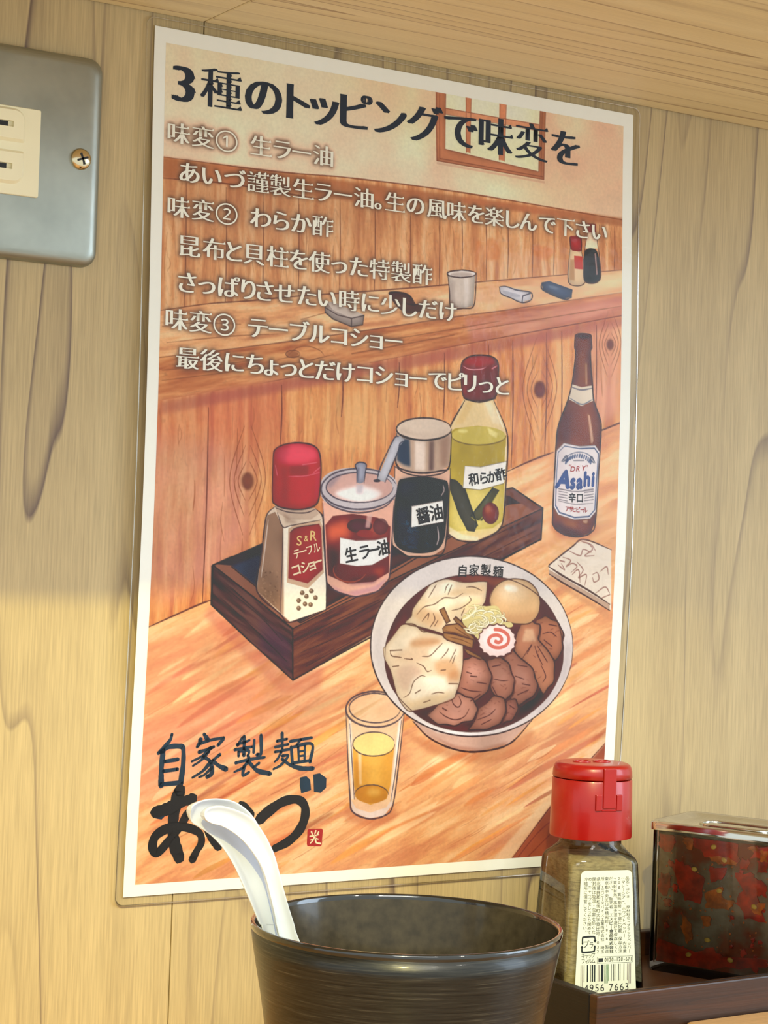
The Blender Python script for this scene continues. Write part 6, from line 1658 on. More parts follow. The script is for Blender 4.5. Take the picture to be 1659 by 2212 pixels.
("l",(112,66,54),0.5,2.6,1,1,[1575,2369,1569,2370,1569,2372]),
("l",(112,66,54),0.5,2.6,1,1,[1571,2356,1577,2351,1585,2347]),
("l",(112,66,54),0.5,2.6,1,1,[1580,2374,1588,2376,1595,2378]),
("l",(112,66,54),0.5,2.6,1,1,[1554,2402,1556,2398,1558,2394]),
("l",(112,66,54),0.5,2.6,1,1,[1566,2371,1559,2370,1558,2368]),
("l",(112,66,54),0.5,2.6,1,1,[1565,2373,1565,2371,1570,2370]),
("l",(112,66,54),0.5,2.6,1,1,[1561,2376,1558,2373,1560,2370]),
("f",(104,64,52),0.9,0,0.12,1,0.0,[1466,2176,1488,2172,1517,2163,1544,2175,1568,2190,1581,2223,1598,2249,1595,2274,1592,2302,1572,2319,1545,2334,1519,2318,1494,2294,1485,2271,1475,2248,1473,2211]),
("f",(176,122,98),1.0,0,0.2,1,0.3,[1459,2169,1480,2165,1510,2156,1536,2168,1560,2183,1573,2216,1590,2242,1587,2267,1584,2294,1565,2311,1538,2327,1512,2311,1487,2287,1477,2264,1468,2241,1465,2204]),
("l",(74,42,38),0.85,4.5,1,1,[1459,2169,1480,2165,1510,2156,1536,2168,1560,2183,1573,2216,1590,2242,1587,2267,1584,2294,1565,2311,1538,2327,1512,2311,1487,2287,1477,2264,1468,2241,1465,2204,1459,2169]),
("l",(112,66,54),0.5,2.6,1,1,[1559,2222,1564,2220,1562,2217]),
("l",(112,66,54),0.5,2.6,1,1,[1502,2250,1492,2254,1484,2258]),
("l",(112,66,54),0.5,2.6,1,1,[1551,2196,1551,2192,1550,2189]),
("l",(112,66,54),0.5,2.6,1,1,[1542,2270,1532,2266,1524,2262]),
("l",(112,66,54),0.5,2.6,1,1,[1552,2264,1543,2263,1542,2263]),
("l",(112,66,54),0.5,2.6,1,1,[1541,2212,1545,2210,1549,2208]),
("l",(112,66,54),0.5,2.6,1,1,[1534,2182,1523,2179,1515,2175]),
("l",(112,66,54),0.5,2.6,1,1,[1549,2282,1552,2278,1557,2273]),
("l",(112,66,54),0.5,2.6,1,1,[1545,2205,1536,2202,1527,2200]),
("f",(104,64,52),0.9,0,0.12,1,0.0,[1440,2358,1475,2339,1501,2313,1528,2314,1554,2324,1563,2348,1566,2373,1554,2398,1541,2419,1511,2429,1478,2440,1442,2438,1399,2438,1412,2420,1427,2397,1431,2375]),
("f",(176,122,98),1.0,0,0.2,1,0.3,[1433,2350,1467,2331,1493,2306,1520,2307,1546,2316,1555,2340,1558,2366,1546,2390,1533,2411,1503,2422,1470,2433,1435,2431,1391,2431,1404,2413,1420,2389,1423,2368]),
("l",(74,42,38),0.85,4.5,1,1,[1433,2350,1467,2331,1493,2306,1520,2307,1546,2316,1555,2340,1558,2366,1546,2390,1533,2411,1503,2422,1470,2433,1435,2431,1391,2431,1404,2413,1420,2389,1423,2368,1433,2350]),
("l",(112,66,54),0.5,2.6,1,1,[1489,2327,1487,2323,1481,2318]),
("l",(112,66,54),0.5,2.6,1,1,[1450,2372,1457,2368,1465,2365]),
("l",(112,66,54),0.5,2.6,1,1,[1451,2372,1460,2372,1469,2373]),
("l",(112,66,54),0.5,2.6,1,1,[1474,2353,1468,2351,1457,2348]),
("l",(112,66,54),0.5,2.6,1,1,[1449,2359,1442,2358,1442,2357]),
("l",(112,66,54),0.5,2.6,1,1,[1457,2372,1446,2375,1440,2379]),
("l",(112,66,54),0.5,2.6,1,1,[1503,2336,1505,2333,1510,2330]),
("l",(112,66,54),0.5,2.6,1,1,[1529,2331,1525,2328,1517,2325]),
("l",(112,66,54),0.5,2.6,1,1,[1495,2373,1485,2370,1477,2366]),
("f",(104,64,52),0.9,0,0.12,1,0.0,[1346,2254,1346,2211,1356,2176,1380,2169,1402,2158,1434,2166,1459,2180,1474,2206,1491,2235,1484,2265,1475,2294,1449,2312,1414,2332,1369,2314,1333,2292,1336,2274]),
("f",(176,122,98),1.0,0,0.2,1,0.3,[1338,2246,1339,2204,1348,2169,1372,2162,1394,2151,1426,2159,1451,2173,1466,2199,1483,2228,1476,2257,1467,2287,1441,2305,1406,2325,1361,2307,1325,2285,1328,2267]),
("l",(74,42,38),0.85,4.5,1,1,[1338,2246,1339,2204,1348,2169,1372,2162,1394,2151,1426,2159,1451,2173,1466,2199,1483,2228,1476,2257,1467,2287,1441,2305,1406,2325,1361,2307,1325,2285,1328,2267,1338,2246]),
("l",(112,66,54),0.5,2.6,1,1,[1432,2217,1426,2217,1424,2218]),
("l",(112,66,54),0.5,2.6,1,1,[1397,2181,1403,2184,1409,2188]),
("l",(112,66,54),0.5,2.6,1,1,[1399,2200,1400,2201,1407,2203]),
("l",(112,66,54),0.5,2.6,1,1,[1370,2196,1377,2196,1384,2196]),
("l",(112,66,54),0.5,2.6,1,1,[1370,2254,1372,2252,1369,2251]),
("l",(112,66,54),0.5,2.6,1,1,[1402,2249,1397,2245,1385,2242]),
("l",(112,66,54),0.5,2.6,1,1,[1440,2213,1447,2209,1449,2205]),
("l",(112,66,54),0.5,2.6,1,1,[1425,2205,1417,2206,1411,2207]),
("l",(112,66,54),0.5,2.6,1,1,[1421,2249,1431,2251,1438,2253]),
("f",(104,64,52),0.9,0,0.12,1,0.0,[1208,2381,1236,2357,1266,2330,1302,2313,1342,2299,1375,2313,1406,2319,1417,2335,1432,2359,1427,2379,1412,2404,1370,2409,1334,2422,1291,2415,1256,2414,1229,2397]),
("f",(200,146,120),1.0,0,0.2,1,0.3,[1200,2374,1228,2350,1258,2323,1295,2306,1334,2292,1368,2306,1398,2312,1410,2328,1425,2352,1419,2372,1404,2397,1362,2402,1327,2415,1283,2408,1249,2407,1222,2390]),
("l",(74,42,38),0.85,4.5,1,1,[1200,2374,1228,2350,1258,2323,1295,2306,1334,2292,1368,2306,1398,2312,1410,2328,1425,2352,1419,2372,1404,2397,1362,2402,1327,2415,1283,2408,1249,2407,1222,2390,1200,2374]),
("l",(112,66,54),0.5,2.6,1,1,[1353,2392,1346,2391,1334,2391]),
("l",(112,66,54),0.5,2.6,1,1,[1301,2386,1296,2386,1295,2385]),
("l",(112,66,54),0.5,2.6,1,1,[1286,2338,1287,2337,1282,2336]),
("l",(112,66,54),0.5,2.6,1,1,[1349,2357,1344,2360,1335,2363]),
("l",(112,66,54),0.5,2.6,1,1,[1268,2354,1270,2349,1266,2345]),
("l",(112,66,54),0.5,2.6,1,1,[1287,2356,1290,2357,1294,2359]),
("l",(112,66,54),0.5,2.6,1,1,[1302,2318,1306,2317,1312,2315]),
("l",(112,66,54),0.5,2.6,1,1,[1337,2343,1329,2345,1320,2346]),
("l",(112,66,54),0.5,2.6,1,1,[1326,2391,1335,2393,1341,2395]),
("f",(214,164,142),0.55,10,0.3,1,0.0,[1369,2192,1426,2193,1451,2240,1387,2257]),
("f",(214,164,142),0.55,10,0.3,1,0.0,[1492,2199,1543,2205,1561,2247,1503,2259]),
("f",(214,164,142),0.55,10,0.3,1,0.0,[1594,2194,1648,2224,1658,2266,1598,2260]),
("f",(214,164,142),0.55,10,0.3,1,0.0,[1293,2333,1356,2328,1380,2364,1311,2386]),
("f",(214,164,142),0.55,10,0.3,1,0.0,[1459,2353,1516,2342,1526,2378,1469,2395]),
("l",(86,48,42),0.8,3.4,1,1,[1366,2213,1388,2219]),
("l",(86,48,42),0.8,3.4,1,1,[1385,2228,1414,2231]),
("l",(86,48,42),0.8,3.4,1,1,[1416,2252,1459,2258]),
("l",(86,48,42),0.8,3.4,1,1,[1346,2272,1389,2284,1440,2288]),
("l",(86,48,42),0.8,3.4,1,1,[1494,2241,1531,2247,1561,2246]),
("l",(86,48,42),0.8,3.4,1,1,[1484,2193,1520,2187]),
("l",(86,48,42),0.8,3.4,1,1,[1593,2230,1634,2242]),
("l",(86,48,42),0.8,3.4,1,1,[1628,2260,1665,2266]),
("l",(86,48,42),0.8,3.4,1,1,[1489,2270,1514,2306]),
("l",(86,48,42),0.8,3.4,1,1,[1253,2361,1282,2379,1325,2392,1367,2381,1387,2352]),
("l",(86,48,42),0.8,3.4,1,1,[1306,2315,1314,2333,1336,2345,1349,2328,1337,2304]),
("l",(86,48,42),0.8,3.4,1,1,[1429,2394,1482,2377,1510,2354]),
("l",(86,48,42),0.8,3.4,1,1,[1448,2412,1491,2395]),
("l",(86,48,42),0.8,3.4,1,1,[1642,2146,1662,2110,1621,2164]),
("l",(86,48,42),0.8,3.4,1,1,[1677,2116,1695,2152,1720,2188]),
("l",(86,48,42),0.8,3.4,1,1,[1692,2116,1742,2176]),
("l",(86,48,42),0.8,3.4,1,1,[1712,2068,1749,2061,1780,2079]),
("l",(86,48,42),0.8,3.4,1,1,[1721,2092,1760,2116]),
("l",(86,48,42),0.8,3.4,1,1,[1739,2031,1777,2037]),
("l",(86,48,42),0.8,3.4,1,1,[1712,2188,1738,2231,1725,2255]),
("l",(86,48,42),0.8,3.4,1,1,[1601,2188,1646,2194]),
("l",(86,48,42),0.8,3.4,1,1,[1575,2343,1598,2355]),
("l",(86,48,42),0.8,3.4,1,1,[1392,2322,1433,2299]),
("l",(86,48,42),0.8,3.4,1,1,[1266,2347,1284,2356]),
("l",(86,48,42),0.8,3.4,1,1,[1609,2302,1659,2284]),
("f",(226,204,168),1.0,0,0.14,0,0.15,[1211,1871,1263,1866,1334,1877,1438,1872,1438,1915,1435,1945,1419,1968,1370,1987,1329,2016,1303,2057,1254,2070,1205,2058,1155,2047,1079,2031,1104,2006,1110,1978,1142,1937,1180,1890]),
("f",(226,204,168),1.0,0,0.14,0,0.15,[989,2125,1027,2082,1065,2038,1113,2035,1163,2058,1248,2076,1306,2104,1343,2111,1347,2187,1337,2251,1316,2310,1251,2332,1182,2348,1120,2357,1084,2329,1058,2289,1028,2208,998,2162]),
("f",(240,226,198),0.8,6,0.2,1,0.0,[1208,1884,1292,1876,1266,1917,1170,1942,1174,1901]),
("f",(206,176,132),0.55,6,0.2,1,0.0,[1266,1917,1364,1893,1428,1886,1423,1915,1324,1934]),
("f",(240,226,196),0.8,6,0.2,1,0.0,[1171,1959,1267,1935,1380,1928,1410,1945,1311,1958,1194,1994]),
("f",(198,150,104),0.45,6,0.2,1,0.0,[1111,2001,1158,1977,1243,2005,1232,2046,1161,2035]),
("f",(232,206,156),0.7,6,0.2,1,0.0,[1366,1934,1424,1945,1369,1975,1327,1993]),
("f",(240,226,196),0.8,6,0.2,1,0.0,[1016,2116,1093,2047,1143,2070,1098,2116,1038,2151]),
("f",(196,146,100),0.7,6,0.2,1,0.0,[1117,2093,1220,2087,1236,2110,1119,2122]),
("f",(216,186,150),0.6,6,0.2,1,0.0,[1031,2139,1119,2128,1236,2116,1197,2163,1074,2174]),
("f",(242,228,200),0.75,6,0.2,1,0.0,[1195,2128,1278,2104,1335,2122,1282,2174,1204,2163]),
("f",(200,164,140),0.5,6,0.2,1,0.0,[1055,2202,1130,2185,1160,2226,1108,2278,1073,2266]),
("f",(200,146,94),0.5,6,0.2,1,0.0,[1226,2174,1282,2163,1327,2204,1287,2251,1228,2209]),
("f",(242,232,204),0.75,6,0.2,1,0.0,[1126,2238,1202,2227,1315,2239,1304,2292,1207,2302,1125,2319]),
("f",(220,190,140),0.5,6,0.2,1,0.0,[1111,2324,1207,2302,1311,2286,1251,2329,1127,2353]),
("f",(190,130,80),0.5,6,0.2,1,0.0,[1292,2216,1334,2210,1330,2251,1280,2251]),
("l",(96,64,48),0.75,3.4,1,1,[1211,1871,1263,1866,1334,1877,1438,1872,1438,1915,1435,1945,1419,1968,1370,1987,1329,2016,1303,2057,1254,2070,1205,2058,1155,2047,1079,2031,1104,2006,1110,1978,1142,1937,1180,1890,1211,1871]),
("l",(96,64,48),0.75,3.4,1,1,[989,2125,1027,2082,1065,2038,1113,2035,1163,2058,1248,2076,1306,2104,1343,2111,1347,2187,1337,2251,1316,2310,1251,2332,1182,2348,1120,2357,1084,2329,1058,2289,1028,2208,998,2162,989,2125]),
("l",(104,72,54),0.8,3.2,1,1,[1176,1936,1195,1907,1208,1886]),
("l",(104,72,54),0.8,3.2,1,1,[1248,1915,1254,1894,1264,1883]),
("l",(104,72,54),0.8,3.2,1,1,[1263,1923,1272,1900,1278,1887]),
("l",(104,72,54),0.8,3.2,1,1,[1343,1894,1378,1893,1415,1906]),
("l",(104,72,54),0.8,3.2,1,1,[1128,2000,1158,1971,1205,1959,1246,1935,1295,1935,1330,1917]),
("l",(104,72,54),0.8,3.2,1,1,[1284,1982,1326,1972,1367,1945,1359,1928]),
("l",(104,72,54),0.8,3.2,1,1,[1082,2033,1120,2035,1156,2061,1184,2061]),
("l",(104,72,54),0.8,3.2,1,1,[1154,2023,1180,1994,1178,2017]),
("l",(104,72,54),0.8,3.2,1,1,[1190,2046,1209,2017,1201,1994]),
("l",(104,72,54),0.8,3.2,1,1,[1210,2040,1223,2020]),
("l",(104,72,54),0.8,3.2,1,1,[1328,1999,1340,1975]),
("l",(104,72,54),0.8,3.2,1,1,[1020,2133,1028,2151,1059,2156,1073,2158]),
("l",(104,72,54),0.8,3.2,1,1,[1020,2132,1071,2130]),
("l",(104,72,54),0.8,3.2,1,1,[1083,2161,1118,2165,1114,2159]),
("l",(104,72,54),0.8,3.2,1,1,[1139,2177,1171,2191,1187,2209,1207,2206]),
("l",(104,72,54),0.8,3.2,1,1,[1162,2154,1197,2151,1230,2122,1250,2104]),
("l",(104,72,54),0.8,3.2,1,1,[1246,2163,1269,2139,1279,2122]),
("l",(104,72,54),0.8,3.2,1,1,[1286,2175,1302,2145,1313,2125]),
("l",(104,72,54),0.8,3.2,1,1,[1300,2180,1309,2151]),
("l",(104,72,54),0.8,3.2,1,1,[1034,2191,1061,2188]),
("l",(104,72,54),0.8,3.2,1,1,[1090,2306,1116,2289,1130,2249,1160,2226,1181,2228]),
("l",(104,72,54),0.8,3.2,1,1,[1140,2290,1163,2278]),
("l",(104,72,54),0.8,3.2,1,1,[1213,2294,1241,2288,1269,2291]),
("l",(104,72,54),0.8,3.2,1,1,[1249,2206,1270,2204]),
("l",(104,72,54),0.8,3.2,1,1,[1180,2325,1208,2317]),
("l",(104,72,54),0.8,3.2,1,1,[1288,2256,1330,2257]),
("f",(222,184,136),1.0,0,0.1,1,0.2,[1454,1938,1472,1897,1514,1867,1572,1858,1632,1868,1675,1902,1692,1947,1684,1995,1649,2026,1605,2031,1553,2026,1501,2006,1466,1974]),
("f",(196,144,96),0.6,10,0.12,1,0.0,[1469,1974,1514,1991,1588,1996,1684,1983,1656,2020,1597,2030,1516,2012]),
("f",(244,222,184),0.7,14,0.12,1,0.0,[1501,1896,1551,1878,1611,1888,1628,1930,1555,1943,1503,1932]),
("f",(252,242,218),0.9,4,0.12,0,0.0,[1585,1901,1584,1904,1580,1907,1574,1909,1567,1910,1559,1910,1550,1909,1542,1908,1534,1906,1528,1903,1523,1899,1520,1896,1520,1892,1521,1889,1525,1887,1531,1884,1538,1883,1546,1883,1554,1884,1563,1885,1570,1887,1577,1890,1582,1894,1585,1897]),
("l",(92,62,48),0.8,4,1,1,[1454,1938,1472,1897,1514,1867,1572,1858,1632,1868,1675,1902,1692,1947,1684,1995,1649,2026,1605,2031,1553,2026,1501,2006,1466,1974,1454,1938]),
("f",(190,140,88),1.0,0,0.25,0,0.3,[1228,1981,1248,1971,1278,2022,1262,2031]),
("l",(88,54,36),0.85,3.8,0,1,[1228,1981,1248,1971,1278,2022,1262,2031,1228,1981]),
("f",(190,140,88),1.0,0,0.25,0,0.3,[1293,2014,1303,2005,1344,2034,1375,2069,1346,2069]),
("l",(88,54,36),0.85,3.8,0,1,[1293,2014,1303,2005,1344,2034,1375,2069,1346,2069,1293,2014]),
("f",(190,140,88),1.0,0,0.25,0,0.3,[1246,2049,1259,2037,1315,2031,1390,2081,1402,2104,1369,2092,1304,2069,1250,2063]),
("l",(88,54,36),0.85,3.8,0,1,[1246,2049,1259,2037,1315,2031,1390,2081,1402,2104,1369,2092,1304,2069,1250,2063,1246,2049]),
("f",(190,140,88),1.0,0,0.25,0,0.3,[1251,2066,1304,2072,1391,2092,1387,2125,1335,2110,1270,2093,1252,2081]),
("l",(88,54,36),0.85,3.8,0,1,[1251,2066,1304,2072,1391,2092,1387,2125,1335,2110,1270,2093,1252,2081,1251,2066]),
("f",(190,140,88),1.0,0,0.25,0,0.3,[1343,2122,1372,2131,1438,2160,1424,2166,1365,2145]),
("l",(88,54,36),0.85,3.8,0,1,[1343,2122,1372,2131,1438,2160,1424,2166,1365,2145,1343,2122]),
("l",(110,70,42),0.7,3,1,1,[1261,2058,1318,2069,1391,2092]),
("l",(110,70,42),0.7,3,1,1,[1276,2081,1334,2092,1377,2107]),
("l",(110,70,42),0.7,3,1,1,[1302,2046,1368,2081]),
("f",(214,200,140),1.0,0,0.2,1,0.0,[1332,2016,1349,1993,1397,1974,1447,1965,1491,1965,1511,1991,1520,2021,1560,2026,1562,2044,1460,2057,1419,2092,1374,2057,1348,2040]),
("l",(120,108,66),0.6,6.5,1,1,[1420,2023,1432,2022,1443,2025,1447,2030,1444,2036]),
("l",(240,232,196),0.95,4.4,1,1,[1420,2023,1432,2022,1443,2025,1447,2030,1444,2036]),
("l",(120,108,66),0.6,6.5,1,1,[1491,2007,1508,2004,1525,2007,1534,2014,1531,2023]),
("l",(246,240,214),0.95,4.4,1,1,[1491,2007,1508,2004,1525,2007,1534,2014,1531,2023]),
("l",(120,108,66),0.6,6.5,1,1,[1361,1967,1384,1962,1410,1965,1426,1975,1425,1988]),
("l",(232,222,170),0.95,4.4,1,1,[1361,1967,1384,1962,1410,1965,1426,1975,1425,1988]),
("l",(120,108,66),0.6,6.5,1,1,[1417,2056,1401,2065,1378,2067,1357,2061,1349,2050]),
("l",(240,232,196),0.95,4.4,1,1,[1417,2056,1401,2065,1378,2067,1357,2061,1349,2050]),
("l",(120,108,66),0.6,6.5,1,1,[1421,2028,1444,2026,1464,2033,1471,2044,1461,2055]),
("l",(240,232,196),0.95,4.4,1,1,[1421,2028,1444,2026,1464,2033,1471,2044,1461,2055]),
("l",(120,108,66),0.6,6.5,1,1,[1381,1978,1385,1987,1376,1995,1359,1999,1341,1996]),
("l",(240,232,196),0.95,4.4,1,1,[1381,1978,1385,1987,1376,1995,1359,1999,1341,1996]),
("l",(120,108,66),0.6,6.5,1,1,[1478,2018,1477,2007,1490,1999,1511,1997,1530,2002]),
("l",(240,232,196),0.95,4.4,1,1,[1478,2018,1477,2007,1490,1999,1511,1997,1530,2002]),
("l",(120,108,66),0.6,6.5,1,1,[1404,2041,1420,2031,1447,2029,1470,2035,1480,2048]),
("l",(240,232,196),0.95,4.4,1,1,[1404,2041,1420,2031,1447,2029,1470,2035,1480,2048]),
("l",(120,108,66),0.6,6.5,1,1,[1467,2026,1452,2033,1431,2033,1416,2026,1412,2016]),
("l",(246,240,214),0.95,4.4,1,1,[1467,2026,1452,2033,1431,2033,1416,2026,1412,2016]),
("l",(120,108,66),0.6,6.5,1,1,[1436,2022,1432,2017,1435,2012,1444,2009,1454,2010]),
("l",(246,240,214),0.95,4.4,1,1,[1436,2022,1432,2017,1435,2012,1444,2009,1454,2010]),
("l",(120,108,66),0.6,6.5,1,1,[1372,1985,1385,1989,1389,1996,1384,2002,1371,2006]),
("l",(232,222,170),0.95,4.4,1,1,[1372,1985,1385,1989,1389,1996,1384,2002,1371,2006]),
("l",(120,108,66),0.6,6.5,1,1,[1481,2019,1470,2014,1467,2007,1474,2001,1488,1999]),
("l",(232,222,170),0.95,4.4,1,1,[1481,2019,1470,2014,1467,2007,1474,2001,1488,1999]),
("l",(120,108,66),0.6,6.5,1,1,[1421,2007,1435,2013,1439,2022,1429,2030,1412,2033]),
("l",(240,232,196),0.95,4.4,1,1,[1421,2007,1435,2013,1439,2022,1429,2030,1412,2033]),
("l",(120,108,66),0.6,6.5,1,1,[1431,2048,1426,2052,1416,2053,1407,2052,1401,2047]),
("l",(246,240,214),0.95,4.4,1,1,[1431,2048,1426,2052,1416,2053,1407,2052,1401,2047]),
("l",(120,108,66),0.6,6.5,1,1,[1423,2002,1433,2004,1438,2009,1435,2015,1425,2018]),
("l",(246,240,214),0.95,4.4,1,1,[1423,2002,1433,2004,1438,2009,1435,2015,1425,2018]),
("l",(120,108,66),0.6,6.5,1,1,[1385,1999,1370,1995,1363,1987,1368,1979,1383,1974]),
("l",(232,222,170),0.95,4.4,1,1,[1385,1999,1370,1995,1363,1987,1368,1979,1383,1974]),
("l",(120,108,66),0.6,6.5,1,1,[1435,2033,1424,2040,1406,2042,1391,2038,1384,2029]),
("l",(240,232,196),0.95,4.4,1,1,[1435,2033,1424,2040,1406,2042,1391,2038,1384,2029]),
("l",(120,108,66),0.6,6.5,1,1,[1395,1999,1420,1999,1439,2006,1444,2018,1431,2029]),
("l",(240,232,196),0.95,4.4,1,1,[1395,1999,1420,1999,1439,2006,1444,2018,1431,2029]),
("l",(120,108,66),0.6,6.5,1,1,[1521,1987,1524,1995,1515,2001,1500,2004,1485,2001]),
("l",(240,232,196),0.95,4.4,1,1,[1521,1987,1524,1995,1515,2001,1500,2004,1485,2001]),
("l",(120,108,66),0.6,6.5,1,1,[1441,1985,1463,1978,1489,1980,1507,1989,1509,2002]),
("l",(232,222,170),0.95,4.4,1,1,[1441,1985,1463,1978,1489,1980,1507,1989,1509,2002]),
("l",(120,108,66),0.6,6.5,1,1,[1365,2041,1370,2035,1382,2031,1396,2033,1405,2038]),
("l",(240,232,196),0.95,4.4,1,1,[1365,2041,1370,2035,1382,2031,1396,2033,1405,2038]),
("l",(120,108,66),0.6,6.5,1,1,[1417,1997,1400,1989,1398,1977,1411,1968,1434,1965]),
("l",(232,222,170),0.95,4.4,1,1,[1417,1997,1400,1989,1398,1977,1411,1968,1434,1965]),
("l",(120,108,66),0.6,6.5,1,1,[1426,1995,1435,1988,1452,1984,1469,1987,1478,1995]),
("l",(246,240,214),0.95,4.4,1,1,[1426,1995,1435,1988,1452,1984,1469,1987,1478,1995]),
("l",(120,108,66),0.6,6.5,1,1,[1381,2038,1380,2027,1394,2019,1416,2017,1436,2022]),
("l",(232,222,170),0.95,4.4,1,1,[1381,2038,1380,2027,1394,2019,1416,2017,1436,2022]),
("l",(120,108,66),0.6,6.5,1,1,[1397,2066,1374,2059,1365,2047,1373,2035,1395,2029]),
("l",(246,240,214),0.95,4.4,1,1,[1397,2066,1374,2059,1365,2047,1373,2035,1395,2029]),
("l",(120,108,66),0.6,6.5,1,1,[1461,1998,1480,2005,1487,2015,1478,2025,1457,2030]),
("l",(246,240,214),0.95,4.4,1,1,[1461,1998,1480,2005,1487,2015,1478,2025,1457,2030]),
("l",(120,108,66),0.6,6.5,1,1,[1390,2025,1402,2024,1411,2028,1414,2034,1408,2039]),
("l",(232,222,170),0.95,4.4,1,1,[1390,2025,1402,2024,1411,2028,1414,2034,1408,2039]),
("l",(120,108,66),0.6,6.5,1,1,[1384,2007,1382,1993,1397,1983,1423,1980,1447,1985]),
("l",(246,240,214),0.95,4.4,1,1,[1384,2007,1382,1993,1397,1983,1423,1980,1447,1985]),
("l",(120,108,66),0.6,6.5,1,1,[1463,2031,1465,2038,1456,2044,1442,2045,1429,2042]),
("l",(240,232,196),0.95,4.4,1,1,[1463,2031,1465,2038,1456,2044,1442,2045,1429,2042]),
("l",(120,108,66),0.6,6.5,1,1,[1448,2015,1455,2026,1446,2037,1425,2042,1402,2039]),
("l",(246,240,214),0.95,4.4,1,1,[1448,2015,1455,2026,1446,2037,1425,2042,1402,2039]),
("l",(120,108,66),0.6,6.5,1,1,[1427,2046,1443,2043,1458,2046,1467,2053,1465,2061]),
("l",(240,232,196),0.95,4.4,1,1,[1427,2046,1443,2043,1458,2046,1467,2053,1465,2061]),
("l",(120,108,66),0.6,6.5,1,1,[1388,2025,1395,2036,1386,2047,1365,2052,1342,2049]),
("l",(240,232,196),0.95,4.4,1,1,[1388,2025,1395,2036,1386,2047,1365,2052,1342,2049]),
("l",(120,108,66),0.6,6.5,1,1,[1500,2009,1514,2014,1519,2021,1513,2029,1498,2032]),
("l",(240,232,196),0.95,4.4,1,1,[1500,2009,1514,2014,1519,2021,1513,2029,1498,2032]),
("l",(240,232,200),0.95,6,1,1,[1386,1960,1391,1980,1363,2004,1336,2016]),
("f",(110,60,44),0.8,0,0.12,0,0.0,[1594,2102,1588,2109,1587,2117,1589,2126,1579,2132,1573,2139,1571,2147,1558,2150,1550,2154,1542,2161,1530,2160,1519,2162,1508,2166,1497,2162,1486,2160,1474,2161,1466,2154,1456,2149,1444,2147,1440,2138,1434,2132,1423,2126,1424,2117,1422,2110,1415,2102,1421,2094,1422,2086,1420,2077,1430,2072,1435,2065,1438,2056,1450,2054,1459,2050,1466,2042,1478,2043,1489,2042,1500,2037,1511,2042,1522,2043,1534,2042,1543,2049,1552,2053,1565,2056,1568,2065,1575,2071,1586,2077,1584,2086,1587,2094]),
("f",(240,216,204),1.0,0,0.06,0,0.0,[1588,2094,1582,2102,1580,2110,1583,2119,1573,2125,1567,2131,1564,2140,1552,2143,1543,2147,1536,2154,1523,2153,1513,2154,1502,2159,1491,2154,1480,2153,1467,2154,1459,2147,1450,2142,1437,2140,1434,2131,1427,2125,1417,2119,1418,2110,1415,2103,1408,2095,1414,2087,1416,2079,1414,2070,1423,2065,1429,2058,1431,2049,1444,2047,1452,2042,1459,2035,1472,2036,1483,2035,1493,2030,1505,2035,1516,2036,1528,2035,1536,2042,1546,2046,1558,2049,1562,2057,1569,2064,1579,2070,1578,2079,1581,2086]),
("f",(250,236,228),0.8,6,0.12,0,0.0,[1565,2092,1563,2104,1557,2116,1547,2126,1534,2133,1518,2138,1501,2140,1483,2138,1467,2133,1452,2126,1441,2116,1434,2105,1431,2092,1432,2080,1438,2069,1448,2059,1461,2051,1477,2046,1494,2045,1512,2046,1528,2051,1543,2058,1554,2068,1562,2080]),
("l",(96,58,50),0.85,4,1,1,[1588,2094,1582,2102,1580,2110,1583,2119,1573,2125,1567,2131,1564,2140,1552,2143,1543,2147,1536,2154,1523,2153,1513,2154,1502,2159,1491,2154,1480,2153,1467,2154,1459,2147,1450,2142,1437,2140,1434,2131,1427,2125,1417,2119,1418,2110,1415,2103,1408,2095,1414,2087,1416,2079,1414,2070,1423,2065,1429,2058,1431,2049,1444,2047,1452,2042,1459,2035,1472,2036,1483,2035,1493,2030,1505,2035,1516,2036,1528,2035,1536,2042,1546,2046,1558,2049,1562,2057,1569,2064,1579,2070,1578,2079,1581,2086,1588,2094]),
("l",(212,116,96),0.95,11,1,0,[1492,2097,1494,2099,1498,2100,1502,2101,1507,2101,1512,2099,1516,2097,1519,2093,1520,2089,1518,2085,1515,2081,1509,2077,1501,2074,1492,2073,1483,2074,1474,2076,1466,2081,1461,2087,1459,2094,1460,2101,1465,2108,1474,2114,1485,2119,1499,2121,1513,2121,1527,2118,1539,2113,1548,2105,1552,2095,1552,2084,1547,2074,1536,2065,1522,2058,1504,2053,1486,2052]),
("l",(66,48,46),0.9,4.5,1,1,[1863,2130,1859,2184,1842,2237,1814,2287,1775,2332,1726,2371,1669,2404,1605,2429,1537,2447,1465,2455,1392,2456,1319,2448,1249,2432,1183,2408,1122,2378,1068,2341,1022,2300,985,2254,957,2205,940,2155,934,2103,938,2052,953,2002,978,1955,1013,1912,1058,1873,1110,1840,1170,1813,1235,1793,1305,1781,1377,1777,1450,1782,1522,1795,1591,1816,1656,1844,1714,1880,1765,1922,1806,1969,1836,2021,1856,2075,1863,2130]),
("l",(84,52,44),0.75,3.4,1,1,[999,2173,1004,2087,1055,1984,1153,1902,1263,1859,1390,1848,1550,1863,1687,1923,1776,2013,1813,2116,1812,2207,1765,2298,1680,2369,1566,2421,1429,2440,1299,2427,1185,2389,1083,2318,1024,2248,999,2173])]
